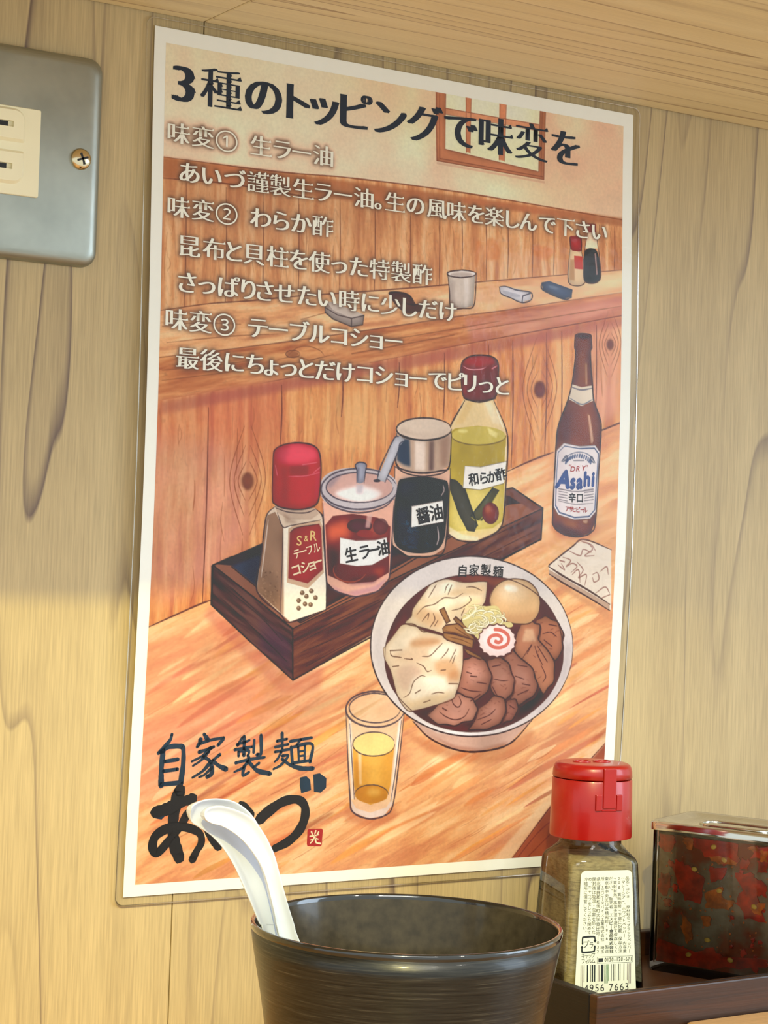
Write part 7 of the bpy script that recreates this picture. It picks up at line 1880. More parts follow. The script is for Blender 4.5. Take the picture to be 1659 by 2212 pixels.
LINES = [("3種のトッピングで味変を",18.2,16.6,15.6,[11.48,25.98,42.67,56.76,67.49,80.94,95.69,110.76,127.02,143.24,160.07,176.41],1),("味変①生ラー油",35.9,9.1,8.0,[9.93,19.17,28.36,42.12,50.52,58.45,67.36],0),("あいづ謹製生ラー油。生の風味を楽しんで下さい",49.0,9.1,8.0,[14.27,22.84,31.89,41.07,50.01,59.45,67.68,75.82,84.66,90.82,98.24,107.17,116.64,125.61,134.49,142.84,151.51,158.96,167.94,177.04,185.23,193.62],0),("味変②わらか酢",61.4,9.1,8.0,[10.45,19.68,28.85,42.31,50.6,58.81,67.7],0),("昆布と貝柱を使った特製酢",74.4,9.1,8.2,[14.96,24.24,32.1,39.89,49.44,58.0,66.51,74.7,83.03,91.92,101.26,110.63],0),("さっぱりさせたい時に少しだけ",87.0,9.1,8.2,[14.18,21.64,30.29,37.94,44.49,52.41,61.58,69.91,79.22,88.2,96.85,105.34,113.31,122.21],0),("味変③テーブルコショー",100.1,9.1,8.2,[10.56,19.64,28.79,42.11,50.23,58.84,67.05,75.23,83.72,90.94,98.47],0),("最後にちょっとだけコショーでピリっと",113.0,9.1,8.2,[15.03,24.1,33.12,41.17,47.75,54.74,62.04,69.76,78.28,86.43,94.65,102.18,109.51,118.12,126.54,132.85,140.07,147.8],0)]
LABELS = [("vinegar_label_lettering","和らか酢","dark","heavy",4.98,5.04,-0.196,0,[(135.56,148.92),(140.36,148.16),(144.18,147.5),(148.18,146.42)]),("soy_label_lettering","醤油","dark","heavy",6.26,6.3,-0.22,0,[(113.61,163.35),(119.35,162.06)]),("chilli_label_lettering","生ラー油","dark","heavy",5.66,5.85,-0.21,0,[(83.23,178.61),(88.91,177.45),(92.75,176.64),(96.78,175.71)]),("pepper_brand_lettering","S","gold","bold",4.91,4.86,0,0,[(61.42,174.0)]),("pepper_brand_lettering","&","gold","bold",2.87,2.98,0,0,[(64.24,173.12)]),("pepper_brand_lettering","R","gold","bold",4.84,4.88,0,0,[(67.17,172.04)]),("pepper_label_lettering","テーフル","cream","bold",3.19,3.87,-0.295,0,[(60.75,178.78),(63.33,177.82),(65.82,177.26),(68.65,176.38)]),("pepper_label_lettering","コショー","cream","heavy",4.44,4.66,-0.345,0,[(60.71,184.53),(64.41,183.21),(67.02,182.5),(69.27,181.45)]),("bowl_rim_lettering","自家製麺","dark","bold",4.97,4.81,0.02,0,[(132.35,183.46),(137.6,183.06),(142.98,182.89),(148.65,183.36)]),("dry_lettering","“DRY”","red","bold",3.27,2.92,-0.014,0.2,[(180.8,141.93),(182.36,142.67),(184.97,142.42),(187.53,142.05),(188.96,141.81)]),("beer_brand_lettering","A","blue","black",9.67,9.52,0,0.25,[(178.29,146.72)]),("beer_brand_lettering","sahi","blue","black",6.76,7.92,-0.136,0.2,[(182.55,147.33),(185.88,147.18),(189.44,146.12),(192.44,145.98)]),("taste_lettering","辛口","dark","heavy",3.68,3.9,-0.019,0,[(182.48,153.92),(186.27,153.85)]),("maker_lettering","アサヒビール","red","heavy",2.24,2.43,0.009,0,[(180.33,158.31),(182.17,158.33),(183.71,158.43),(185.66,158.44),(187.61,158.36),(189.11,158.39)])]
BRUSH = [("n",11.0,14.7,[152,2419,147,2437,129,2458,105,2482]),("n",18.3,20.2,[122,2476,119,2531,121,2593]),("n",14.7,20.2,[111,2480,143,2462,187,2461,198,2470,201,2522,195,2590]),("n",12.8,14.7,[129,2512,179,2506]),("n",12.8,12.8,[127,2545,180,2540]),("n",14.7,16.5,[120,2590,194,2587]),("n",12.8,18.3,[276,2422,283,2431,291,2441]),("n",16.5,11.0,[263,2440,258,2454,251,2465]),("n",11.0,12.8,[260,2454,299,2443,344,2437,351,2439,332,2461]),("n",12.8,11.0,[260,2483,287,2476,316,2466]),("n",14.7,7.3,[304,2470,275,2496,233,2515]),("n",11.0,7.3,[298,2483,269,2512,239,2530]),("n",12.8,16.5,[278,2499,304,2516,313,2538,313,2560,297,2570]),("n",14.7,7.3,[307,2519,278,2549,239,2571]),("n",11.0,7.3,[312,2539,286,2562,265,2570]),("n",12.8,9.2,[341,2494,314,2514]),("n",11.0,18.3,[314,2513,336,2531,368,2546]),("n",11.0,9.2,[407,2461,433,2454,455,2447]),("n",11.0,9.2,[426,2436,409,2464]),("n",12.8,12.8,[433,2432,435,2466,436,2499]),("n",11.0,11.0,[399,2479,434,2474,468,2470]),("n",11.0,9.2,[414,2486,415,2502]),("n",9.2,11.0,[413,2487,453,2483,453,2502]),("n",11.0,11.0,[474,2447,474,2490]),("n",12.8,12.8,[500,2430,504,2494,489,2499]),("n",11.0,12.8,[452,2500,458,2512]),("n",11.9,11.0,[406,2525,458,2515,519,2509]),("n",12.8,7.3,[453,2522,435,2543,401,2557]),("n",12.8,9.2,[440,2537,436,2570,460,2560]),("n",12.8,18.3,[460,2526,493,2555,545,2568]),("n",11.0,7.3,[498,2529,476,2544]),("n",11.0,9.2,[566,2453,606,2446]),("n",11.0,9.2,[560,2474,613,2465]),("n",12.8,11.0,[585,2426,589,2482]),("n",11.0,9.2,[560,2491,620,2483]),("n",11.0,7.3,[586,2491,573,2515,561,2526]),("n",11.0,9.2,[591,2506,615,2506,589,2537,558,2552]),("n",11.0,18.3,[591,2518,625,2539,670,2553,719,2555]),("n",11.9,10.1,[620,2455,707,2444]),("n",11.0,9.2,[662,2450,647,2470]),("n",11.9,11.9,[625,2475,634,2536]),("n",11.0,12.8,[625,2477,709,2467,706,2531]),("n",9.2,9.2,[654,2476,660,2529]),("n",9.2,9.2,[681,2473,683,2526]),("n",8.2,8.2,[658,2493,681,2490]),("n",8.2,8.2,[659,2509,682,2507]),("n",11.0,11.0,[634,2533,705,2526]),("k",45.9,38.0,[105,2685,155,2674,202,2655,242,2645]),("k",44.3,41.2,[193,2614,179,2669,174,2737,182,2793,204,2846]),("k",33.2,28.5,[226,2696,203,2738,162,2785,120,2825,101,2803,113,2764,166,2740,227,2743,277,2765,287,2798,270,2828,256,2855]),("N",0.8,0.8,[95,2687,111,2672,135,2673,151,2692,130,2711,107,2706]),("k",34.8,28.5,[300,2712,311,2750,328,2788,355,2817]),("k",28.5,23.7,[434,2673,460,2688,479,2710]),("k",38.0,31.7,[515,2727,548,2701,604,2670,659,2664,692,2686,697,2730,677,2775,635,2812,578,2836]),("N",0.8,0.8,[669,2586,694,2582,711,2596,717,2633,677,2643,669,2614]),("N",0.8,0.8,[722,2577,749,2573,778,2592,779,2627,757,2644,729,2639]),("s",0.8,0.8,[715,2773,770,2774,775,2780,773,2834,766,2838,714,2834,711,2827,711,2777]),("w",6.3,4.7,[727,2783,732,2794]),("w",6.3,4.7,[745,2781,741,2793]),("w",6.3,4.7,[757,2786,749,2798]),("w",5.5,4.7,[722,2799,741,2798,758,2795]),("w",6.3,4.7,[741,2795,738,2811,725,2824]),("w",4.7,4.7,[726,2813,744,2808,756,2811]),("w",6.3,5.5,[745,2807,749,2823,767,2828])]

# ------------------------------------------------------------------ poster: printed picture
# the sheet is A4; every coordinate of the printed picture is in tenths of a millimetre from the sheet's top left corner
SW, SH = 210.0, 297.0
def bulge(z):
    v = np.clip(z / 0.297, 0, 1)
    return 0.0006 + 0.0042 * np.sin(np.pi * v) ** 1.4
def sheet(x, y, lift=0.0):
    """sheet millimetres -> local metres; the sheet stands a few millimetres off the wall at mid height"""
    x = np.asarray(x, float)
    z = 0.297 - np.asarray(y, float) / 1000
    return np.stack([x / 1000, -(bulge(z) + lift), z], -1)

RES = 5.0
LIGHTGAIN = [(1.36, 1.42, 1.85), (1.20, 1.22, 1.50), (1.02, 1.02, 1.20), (0.98, 0.98, 1.12), (0.88, 0.88, 1.12), (0.87, 0.87, 1.12)]   # light correction worked into the print colours: lifts the shaded top, dims the foot
PX0, PY0, PX1, PY1 = 4.3, 5.2, 205.2, 293.0
GW, GH = int((PX1 - PX0) * RES) + 1, int((PY1 - PY0) * RES) + 1
CAN = np.zeros((GH, GW, 3), np.float32)
CAN[:] = (230, 190, 140)
_tab = np.random.RandomState(5).rand(256, 256).astype(np.float32)
def vnoise(u, v, seed=0):
    u = np.asarray(u, np.float32) + seed * 17.31
    v = np.asarray(v, np.float32) + seed * 9.77
    iu, iv = np.floor(u).astype(np.int32), np.floor(v).astype(np.int32)
    fu, fv = u - iu, v - iv
    fu, fv = fu * fu * (3 - 2 * fu), fv * fv * (3 - 2 * fv)
    a, b = _tab[iu & 255, iv & 255], _tab[(iu + 1) & 255, iv & 255]
    c_, d = _tab[iu & 255, (iv + 1) & 255], _tab[(iu + 1) & 255, (iv + 1) & 255]
    return a * (1 - fu) * (1 - fv) + b * fu * (1 - fv) + c_ * (1 - fu) * fv + d * fu * fv
YY, XX = np.mgrid[0:GH, 0:GW].astype(np.float32)
WC = (0.68 * vnoise(XX / 75, YY / 75, 1) + 0.26 * vnoise(XX / 26, YY / 26, 2) + 0.06 * vnoise(XX / 9, YY / 9, 3))
WC = (WC - WC.mean()) / WC.std()
def smooth(p, closed, n=5):
    if len(p) < 3:
        return p
    q = np.vstack([p[-1:], p, p[:2]]) if closed else np.vstack([2 * p[:1] - p[1:2], p, 2 * p[-1:] - p[-2:-1]])
    out = []
    m = len(p) if closed else len(p) - 1
    for i in range(1, m + 1):
        a, b, c_, d = q[i - 1], q[i], q[i + 1], q[i + 2]
        for k in range(n):
            u = k / n
            out.append(0.5 * (2 * b + (c_ - a) * u + (2 * a - 5 * b + 4 * c_ - d) * u * u + (-a + 3 * b - 3 * c_ + d) * u ** 3))
    if not closed:
        out.append(p[-1])
    return np.array(out)
def grid(flat):
    p = np.array(flat, float).reshape(-1, 2) / 10
    return np.stack([(p[:, 0] - PX0) * RES, (p[:, 1] - PY0) * RES], -1)
def blur(m, r):
    r = int(max(1, round(r)))
    for ax in (0, 1):
        for _ in range(2):
            k = 2 * r + 1
            pad = [(0, 0), (0, 0)]
            pad[ax] = (r + 1, r)
            c_ = np.cumsum(np.pad(m, pad, mode='edge'), axis=ax)
            m = (c_[k:] - c_[:-k]) / k if ax == 0 else (c_[:, k:] - c_[:, :-k]) / k
    return m
def pmask(p, margin=0):
    """antialiased polygon coverage -> mask, y0, x0"""
    x0, y0 = max(0, int(p[:, 0].min()) - 1 - margin), max(0, int(p[:, 1].min()) - 1 - margin)
    x1, y1 = min(GW, int(p[:, 0].max()) + 3 + margin), min(GH, int(p[:, 1].max()) + 3 + margin)
    if x1 <= x0 or y1 <= y0:
        return None
    SS = 3
    acc = np.zeros((y1 - y0, x1 - x0 + 2), np.float32)
    ax, ay = p[:, 0], p[:, 1]
    bx, by = np.roll(ax, -1), np.roll(ay, -1)
    nx = x1 - x0
    for s in range((y1 - y0) * SS):
        y = y0 + (s + 0.5) / SS
        hit = (ay <= y) != (by <= y)
        if not hit.any():
            continue
        xs = np.sort(ax[hit] + (y - ay[hit]) / (by[hit] - ay[hit]) * (bx[hit] - ax[hit])) - x0
        row = acc[s // SS]
        for k in range(0, len(xs) - 1, 2):
            a, b = min(max(xs[k], 0), nx), min(max(xs[k + 1], 0), nx)
            ia, ib = int(a), int(b)
            # difference form of the covered length
            row[ia] += 1 - (a - ia)
            row[ia + 1] += a - ia
            row[ib] -= 1 - (b - ib)
            row[ib + 1] -= b - ib
    return np.clip(np.cumsum(acc, 1)[:, :nx] / SS, 0, 1), y0, x0
def comp(m, y0, x0, col):
    h, w = m.shape
    C_ = CAN[y0:y0 + h, x0:x0 + w]
    C_ += (np.asarray(col, np.float32) - C_) * m[..., None]
def op_fill(col, a, soft, tex, sm, edge, flat):
    p = grid(flat)
    if sm:
        p = smooth(p, True)
    soft = int(round(soft * RES / 5))
    r = pmask(p, 2 * soft + 1 if soft else 0)
    if r is None:
        return
    m, y0, x0 = r
    if soft:
        m = blur(m, soft / 1.6)
    w = WC[y0:y0 + m.shape[0], x0:x0 + m.shape[1]]
    c_ = np.asarray(col, np.float32) * (1 + 0.24 * tex * np.clip(w, -2, 2))[..., None] if tex else np.asarray(col, np.float32)
    if edge:
        e_ = np.clip(1 - blur(m, 7), 0, 1)
        c_ = c_ * (1 - edge * 1.3 * e_)[..., None]
    k = m * a
    if a < 0.95 and tex:
        k = k * np.clip(1 + 0.12 * w, 0, 1.12)
    comp(np.clip(k, 0, 1), y0, x0, np.clip(c_, 0, 255))
def op_wood(cols, a, soft, d, ls, cs, seed, lines, flat):
    r = pmask(grid(flat), 0)
    if r is None:
        return
    m, y0, x0 = r
    h, w = m.shape
    d = np.array(d, float)
    d /= np.hypot(*d)
    X, Y = XX[y0:y0 + h, x0:x0 + w], YY[y0:y0 + h, x0:x0 + w]
    u, v = X * d[0] + Y * d[1], -X * d[1] + Y * d[0]
    v = v + 5 * (vnoise(u / 70, v / 30, seed + 5) - 0.5)
    n = 0.55 * vnoise(u / ls / 2, v / cs / 2.2, seed) + 0.3 * vnoise(u / ls, v / cs, seed + 1) + 0.15 * vnoise(u / 12, v / 2.5, seed + 2)
    n = np.clip((n - 0.5) * 1.7 + 0.46 + 0.06 * WC[y0:y0 + h, x0:x0 + w], 0, 1)[..., None]
    c0, c1, c2 = (np.asarray(q, np.float32) for q in cols)
    c_ = np.where(n < 0.5, c0 + (c1 - c0) * n * 2, c1 + (c2 - c1) * (n * 2 - 1))
    lnz = vnoise(u / ls / 3, v / cs * 0.8, seed + 3)
    q = np.abs((lnz * 5) % 1 - 0.5)
    c_ = c_ * (1 - 0.16 * lines * np.clip(1 - q / 0.06, 0, 1))[..., None]
    comp(m * a, y0, x0, np.clip(c_, 0, 255))
def lmask(p, wid, taper):
    rad = wid / 2
    g = int(rad + 3)
    x0, y0 = max(0, int(p[:, 0].min()) - g), max(0, int(p[:, 1].min()) - g)
    x1, y1 = min(GW, int(p[:, 0].max()) + g + 1), min(GH, int(p[:, 1].max()) + g + 1)
    if x1 <= x0 or y1 <= y0:
        return None
    m = np.zeros((y1 - y0, x1 - x0), np.float32)
    n = len(p) - 1
    for i in range(n):
        a, b = p[i], p[i + 1]
        rr = rad
        if taper:
            u = (i + 0.5) / n
            rr = rad * (0.45 + 0.55 * min(1, 5 * u, 5 * (1 - u)))
            rr *= 0.85 + 0.3 * _tab[(i * 7 + int(a[0])) & 255, int(a[1]) & 255]
        ix0, iy0 = max(x0, int(min(a[0], b[0]) - rr - 2)), max(y0, int(min(a[1], b[1]) - rr - 2))
        ix1, iy1 = min(x1, int(max(a[0], b[0]) + rr + 3)), min(y1, int(max(a[1], b[1]) + rr + 3))
        if ix1 <= ix0 or iy1 <= iy0:
            continue
        X, Y = XX[iy0:iy1, ix0:ix1] - a[0], YY[iy0:iy1, ix0:ix1] - a[1]
        dx, dy = b - a
        L2 = dx * dx + dy * dy + 1e-9
        t_ = np.clip((X * dx + Y * dy) / L2, 0, 1)
        dist = np.hypot(X - t_ * dx, Y - t_ * dy)
        s = m[iy0 - y0:iy1 - y0, ix0 - x0:ix1 - x0]
        np.maximum(s, np.clip(rr + 0.5 - dist, 0, 1), out=s)
    return m, y0, x0
def op_line(col, a, w, sm, taper, flat):
    p = grid(flat)
    if sm:
        p = smooth(p, False, 5)
    r = lmask(p, max(1.1, w * 0.62 * RES / 5), taper)
    if r:
        comp(r[0] * a, r[1], r[2], col)
for op in ART:
    {'f': op_fill, 'w': op_wood, 'l': op_line}[op[0]](*op[1:])

# ------------------------------------------------------------------ glyphs
_gc = {}
def raw_glyph(ch, offset=0.0, res=4):
    key = (ch, offset, res)
    if key not in _gc:
        cu = bpy.data.curves.new('glyph', 'FONT')
        cu.body = ch
        cu.offset = offset
        cu.resolution_u = res
        o = bpy.data.objects.new('glyph', cu)
        COL.objects.link(o)
        dg = bpy.context.evaluated_depsgraph_get()
        ev = o.evaluated_get(dg)
        me = ev.to_mesh()
        vs = np.array([v.co[:2] for v in me.vertices], float).reshape(-1, 2)
        me.calc_loop_triangles()
        fs = np.array([t_.vertices[:] for t_ in me.loop_triangles], int).reshape(-1, 3)
        ev.to_mesh_clear()
        bpy.data.objects.remove(o)
        bpy.data.curves.remove(cu)
        _gc[key] = (vs, fs)
    return _gc[key]
_a, _b = raw_glyph('国')[0], raw_glyph('国国')[0]
EM = _b[:, 0].max() - _a[:, 0].max()
EMY = (_a[:, 1].max() + _a[:, 1].min()) / 2
def serif_tris(ch):
    """small triangles on the right ends of horizontal strokes, as in a book face"""
    vs, fs = raw_glyph(ch)
    ed = {}
    for f in fs:
        for i in range(3):
            a, b = int(f[i]), int(f[(i + 1) % 3])
            ed[(a, b)] = ed.get((a, b), 0) + 1
    out = []
    for (a, b) in ed:
        if (b, a) in ed:
            continue
        p, q = vs[a], vs[b]
        # counter-clockwise outline: the inside is on the left, so an upward edge faces right
        if abs(p[0] - q[0]) < 0.006 * EM and 0.05 * EM < q[1] - p[1] < 0.09 * EM:
            x, yt, yb = p[0], q[1], p[1]
            ym = (yt + yb) / 2
            out.append([(x - 0.12 * EM, ym), (x + 0.015 * EM, ym - 0.012 * EM), (x - 0.025 * EM, ym + 0.085 * EM)])
    return out
def glyph(ch, style='sans'):
    """-> verts in em units about the glyph's em centre line (x about its own middle), triangles"""
    if style in ('book', 'title'):
        kana = '\u3040' < ch < '\u3100'
        vs, fs = raw_glyph(ch, (-0.008 if kana else -0.012) * EM)
        dx = (0.036 if kana else 0.028 if ch in '種謹製酢特' else 0.034) * (1.4 if style == 'title' and ch not in '種変' else 1.0)
        V, T = [], []
        for k, s in enumerate((-1.0, -0.34, 0.34, 1.0)):
            T.append(fs + k * len(vs))
            V.append(vs + np.array([s * dx * EM, 0]))
        if not kana:
            n = 4 * len(vs)
            for tr_ in serif_tris(ch):
                V.append(np.array(tr_) + np.array([dx * EM, 0]))
                T.append(np.array([[n, n + 1, n + 2]]))
                n += 3
        vs, fs = np.vstack(V), np.vstack(T)
    elif style in ('bold', 'heavy', 'black'):
        vs, fs = raw_glyph(ch)
        d = {'bold': 0.014, 'heavy': 0.026, 'black': 0.055}[style] * EM
        sh = [(0, 0), (d, 0), (-d, 0), (0, d), (0, -d)]
        if style != 'bold':
            sh += [(d / 2, d / 2), (-d / 2, d / 2), (d / 2, -d / 2), (-d / 2, -d / 2)]
        fs = np.vstack([fs + k * len(vs) for k in range(len(sh))])
        vs = np.vstack([vs + np.array(q) for q in sh])
    elif style == 'light':
        vs, fs = raw_glyph(ch, -0.008 * EM, 2)
    else:
        vs, fs = raw_glyph(ch)
    if not len(vs):
        return vs, fs
    c_ = np.array([(vs[:, 0].min() + vs[:, 0].max()) / 2, EMY])
    return (vs - c_) / EM, fs
def layers(fs, n):
    """separate pieces of an overprinted glyph get their own hair-thin ink layer"""
    par = np.arange(n)
    for _ in range(40):
        m = np.minimum(np.minimum(par[fs[:, 0]], par[fs[:, 1]]), par[fs[:, 2]])
        new = par.copy()
        for k in range(3):
            np.minimum.at(new, fs[:, k], m)
        new = new[new]
        if (new == par).all():
            break
        par = new
    return np.unique(par, return_inverse=True)[1]
class Ink:
    """collects flat shapes on the sheet (millimetres) into one mesh"""
    def __init__(s):
        s.v, s.f, s.n, s.h = [], [], 0, []
    def add(s, xy, tris):
        s.h.append(layers(np.asarray(tris, int), len(xy)) * 4e-6)
        s.v.append(np.asarray(xy, float))
        s.f.append(np.asarray(tris, int) + s.n)
        s.n += len(xy)
    def char(s, ch, x, y, ex, ey, rot=0.0, style='sans', shear=0.0):
        vs, fs = glyph(ch, style)
        if not len(vs):
            return
        gx, gy = (vs[:, 0] + shear * vs[:, 1]) * ex, -vs[:, 1] * ey
        cr_, sr = math.cos(rot), math.sin(rot)
        s.add(np.stack([x + gx * cr_ - gy * sr, y + gx * sr + gy * cr_], -1), fs)
    def stroke(s, pts, w0, w1=None, cap=True):
        """brush stroke: smoothed centre line with a width that swells and tapers"""
        w1 = w0 if w1 is None else w1
        p = smooth(np.array(pts, float), False, 8)
        tg = np.gradient(p, axis=0)
        tg /= np.maximum(np.hypot(tg[:, 0], tg[:, 1]), 1e-9)[:, None]
        nr = np.stack([-tg[:, 1], tg[:, 0]], -1)
        u = np.linspace(0, 1, len(p))
        w = (w0 + (w1 - w0) * u) / 2 * (1 + 0.10 * np.sin(u * 9 + p[0, 0]) + 0.05 * np.sin(u * 41 + p[0, 1]))
        a, b = p + nr * w[:, None], p - nr * w[:, None]
        n = len(p)
        tr_ = []
        for i in range(n - 1):
            tr_ += [(i, i + 1, n + i), (i + 1, n + i + 1, n + i)]
        s.add(np.vstack([a, b]), tr_)
        if cap:
            for c0, r, sg in ((p[0], w[0], -1), (p[-1], w[-1], 1)):
                k = 10
                ring = [c0] + [c0 + r * np.array([math.cos(2 * math.pi * j / k), math.sin(2 * math.pi * j / k)]) * (0.92 + 0.12 * (j % 2)) for j in range(k)]
                s.add(np.array(ring), [(0, 1 + j, 1 + (j + 1) % k) for j in range(k)])
    def poly(s, pts):
        n = len(pts)
        c0 = np.mean(np.array(pts, float), 0)
        s.add(np.vstack([c0, np.array(pts, float)]), [(0, 1 + j, 1 + (j + 1) % n) for j in range(n)])
    def build(s, name, mat, parent, lift, fn=None):
        v = np.vstack(s.v)
        f = np.vstack(s.f)
        h = np.concatenate(s.h)
        P = fn(v[:, 0], v[:, 1], h) if fn else sheet(v[:, 0], v[:, 1], lift + h)
        # every triangle faces the room
        a, b, c_ = P[f[:, 0]], P[f[:, 1]], P[f[:, 2]]
        nn = np.cross(b - a, c_ - a)
        flip = nn[:, 1] > 0
        f[flip] = f[flip][:, ::-1]
        me = bpy.data.meshes.new(name)
        me.vertices.add(len(P))
        me.vertices.foreach_set('co', P.astype(np.float32).ravel())
        me.loops.add(len(f) * 3)
        me.loops.foreach_set('vertex_index', f.astype(np.int32).ravel())
        me.polygons.add(len(f))
        me.polygons.foreach_set('loop_start', np.arange(0, len(f) * 3, 3, dtype=np.int32))
        me.polygons.foreach_set('loop_total', np.full(len(f), 3, np.int32))
        me.update(calc_edges=True)
        return link(name, me, mat, parent)

poster = thing('laminated_poster', 'laminated menu poster of ramen toppings with Japanese writing and a painted counter scene', 'poster', (0, 0, ZB))
M_paper = plain('poster_paper', (248, 248, 243), 0.5, var=0.008, vscale=300)
M_navy = plain('print_navy', (8, 30, 54), 0.5, var=0.15, vscale=120)
M_pale = plain('print_pale', (250, 248, 238), 0.5, var=0.02)
M_brush = plain('print_brush_black', (14, 12, 15), 0.5, var=0.25, vscale=80)
M_brushnavy = plain('print_brush_navy', (8, 40, 64), 0.5, var=0.3, vscale=120)
M_printdark = plain('print_dark', (30, 22, 26), 0.5)
M_printcream = plain('print_cream', (238, 216, 182), 0.5)
M_printgold = plain('print_gold', (226, 186, 120), 0.5)
M_printblue = plain('print_blue', (38, 68, 140), 0.5, var=0.2, vscale=300)
M_printred = plain('print_red', (172, 34, 34), 0.5)
M_sealred = plain('print_seal_red', (164, 24, 26), 0.5)

body, head = Ink(), Ink()
for txt, yl, ex, ey, xs, dst in LINES:
    for ch, x in zip(txt, xs):
        k = 1.14 if ch in '①②③' else 1.22 if ch == '3' else 1.0
        (head if dst else body).char(ch, x, yl, ex * k, ey * min(k, 1.16), 0, 'circ' if ch in '①②③' else 'title' if dst else 'book')
# soft dark halo printed round the pale writing
acc = np.zeros((GH, GW), np.float32)
for v, f in zip(body.v, body.f):
    f0 = f - f.min()
    for wa, wb, wc in ((1, 0, 0), (0.5, 0.5, 0), (0, 0.5, 0.5), (0.5, 0, 0.5), (0.34, 0.33, 0.33)):
        q = v[f0[:, 0]] * wa + v[f0[:, 1]] * wb + v[f0[:, 2]] * wc
        ix = np.clip(((q[:, 0] - PX0) * RES).astype(int), 0, GW - 1)
        iy = np.clip(((q[:, 1] - PY0) * RES).astype(int), 0, GH - 1)
        acc[iy, ix] = 1
near = np.clip(blur(np.clip(blur(acc, 1) * 3, 0, 1), 2.6) * 1.25, 0, 1)
far = np.clip(blur(acc, 9) * 2.2, 0, 1)
comp(0.80 * near, 0, 0, (92, 68, 54))
comp(0.40 * far, 0, 0, (120, 94, 76))

# paper with its white border
ny = 60
yy = np.linspace(0, SH, ny + 1)
vs, fs = [], []
for lift in (0.00010, 0.0):
    for y in yy:
        vs += [sheet(0, y, lift), sheet(SW, y, lift)]
n0 = 2 * (ny + 1)
for i in range(ny):
    fs.append((2 * i, 2 * i + 2, 2 * i + 3, 2 * i + 1))
    fs.append((n0 + 2 * i, n0 + 2 * i + 1, n0 + 2 * i + 3, n0 + 2 * i + 2))
    fs.append((2 * i, n0 + 2 * i, n0 + 2 * i + 2, 2 * i + 2))
    fs.append((2 * i + 1, 2 * i + 3, n0 + 2 * i + 3, n0 + 2 * i + 1))
mesh('paper', vs, fs, M_paper, poster)

# the printed picture: a fine sheet of coloured points
gx, gy = np.meshgrid(PX0 + np.arange(GW) / RES, PY0 + np.arange(GH) / RES)
P = sheet(gx, gy, 0.00014).reshape(-1, 3).astype(np.float32)
idx = np.arange(GW * GH, dtype=np.int32).reshape(GH, GW)
quads = np.stack([idx[:-1, :-1], idx[1:, :-1], idx[1:, 1:], idx[:-1, 1:]], -1).reshape(-1)
me = bpy.data.meshes.new('printed_picture')
me.vertices.add(len(P))
me.vertices.foreach_set('co', P.ravel())
me.loops.add(len(quads))
me.loops.foreach_set('vertex_index', quads)
nq = len(quads) // 4
me.polygons.add(nq)
me.polygons.foreach_set('loop_start', np.arange(0, nq * 4, 4, dtype=np.int32))
me.polygons.foreach_set('loop_total', np.full(nq, 4, np.int32))
me.update(calc_edges=True)
at = me.color_attributes.new('ink', 'FLOAT_COLOR', 'POINT')
colr = np.ones((GH * GW, 4), np.float32)
CAN[:] = np.clip((CAN - 150) * 1.16 + 142, 0, 255)
luma = CAN.mean(-1, keepdims=True)
CAN[:] = np.clip(luma + (CAN - luma) * 0.98, 0, 255)
gain = np.stack([np.interp(np.arange(GH) / RES, [0, 60, 130, 185, 205, 290], [g_[q] for g_ in LIGHTGAIN]) for q in range(3)], -1)[:, None, :]
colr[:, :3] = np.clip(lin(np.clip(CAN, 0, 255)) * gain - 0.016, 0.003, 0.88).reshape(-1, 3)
at.data.foreach_set('color', colr.ravel())
M_print = bpy.data.materials.new('watercolour_print')
t = NT(M_print)
va = t.n('VertexColor', layer_name='ink')
c = t.n('TexCoord')
gr = t.ramp(t.noise(c.outputs['Object'], 900, 3), [(0.3, (0.95, 0.95, 0.95)), (0.7, (1.05, 1.05, 1.05))])
t.l(t.mix(1.0, va.outputs[0], gr, 'MULTIPLY'), t.p.inputs['Base Color'])
t.p.inputs['Roughness'].default_value = 0.5
link('printed_picture', me, M_print, poster)

head.build('headline_lettering', M_navy, poster, 0.00022)
body.build('body_lettering', M_pale, poster, 0.00022)
inks = {}
for nm, txt, col, style, ex, ey, rot, shear, pos in LABELS:
    k = inks.setdefault((nm, col), Ink())
    for ch, (x, y) in zip(txt, pos):
        k.char(ch, x, y, ex, ey, rot, style, shear)
for (nm, col), k in inks.items():
    k.build(nm, {'dark': M_printdark, 'cream': M_printcream, 'gold': M_printgold, 'blue': M_printblue, 'red': M_printred}[col], poster, 0.00022)
bn, bk, se, sw_ = Ink(), Ink(), Ink(), Ink()
for kind, w0, w1, pts in BRUSH:
    (bn if kind == 'n' else bk if kind == 'k' else sw_ if kind == 'w' else se)
    k = {'n': bn, 'k': bk, 'w': sw_, 's': se, 'K': bk, 'N': bn}[kind]
    p = np.array(pts, float).reshape(-1, 2) / 10
    if kind in 'sKN':
        k.poly(p)
    else:
        k.stroke(p, w0 / 10, w1 / 10)
bn.build('brush_lettering', M_brushnavy, poster, 0.00022)
bk.build('brush_shop_name', M_brush, poster, 0.00024)
sl = se.build('red_seal', M_sealred, poster, 0.00022)
sw_.build('seal_mark', M_printcream, sl, 0.00028)

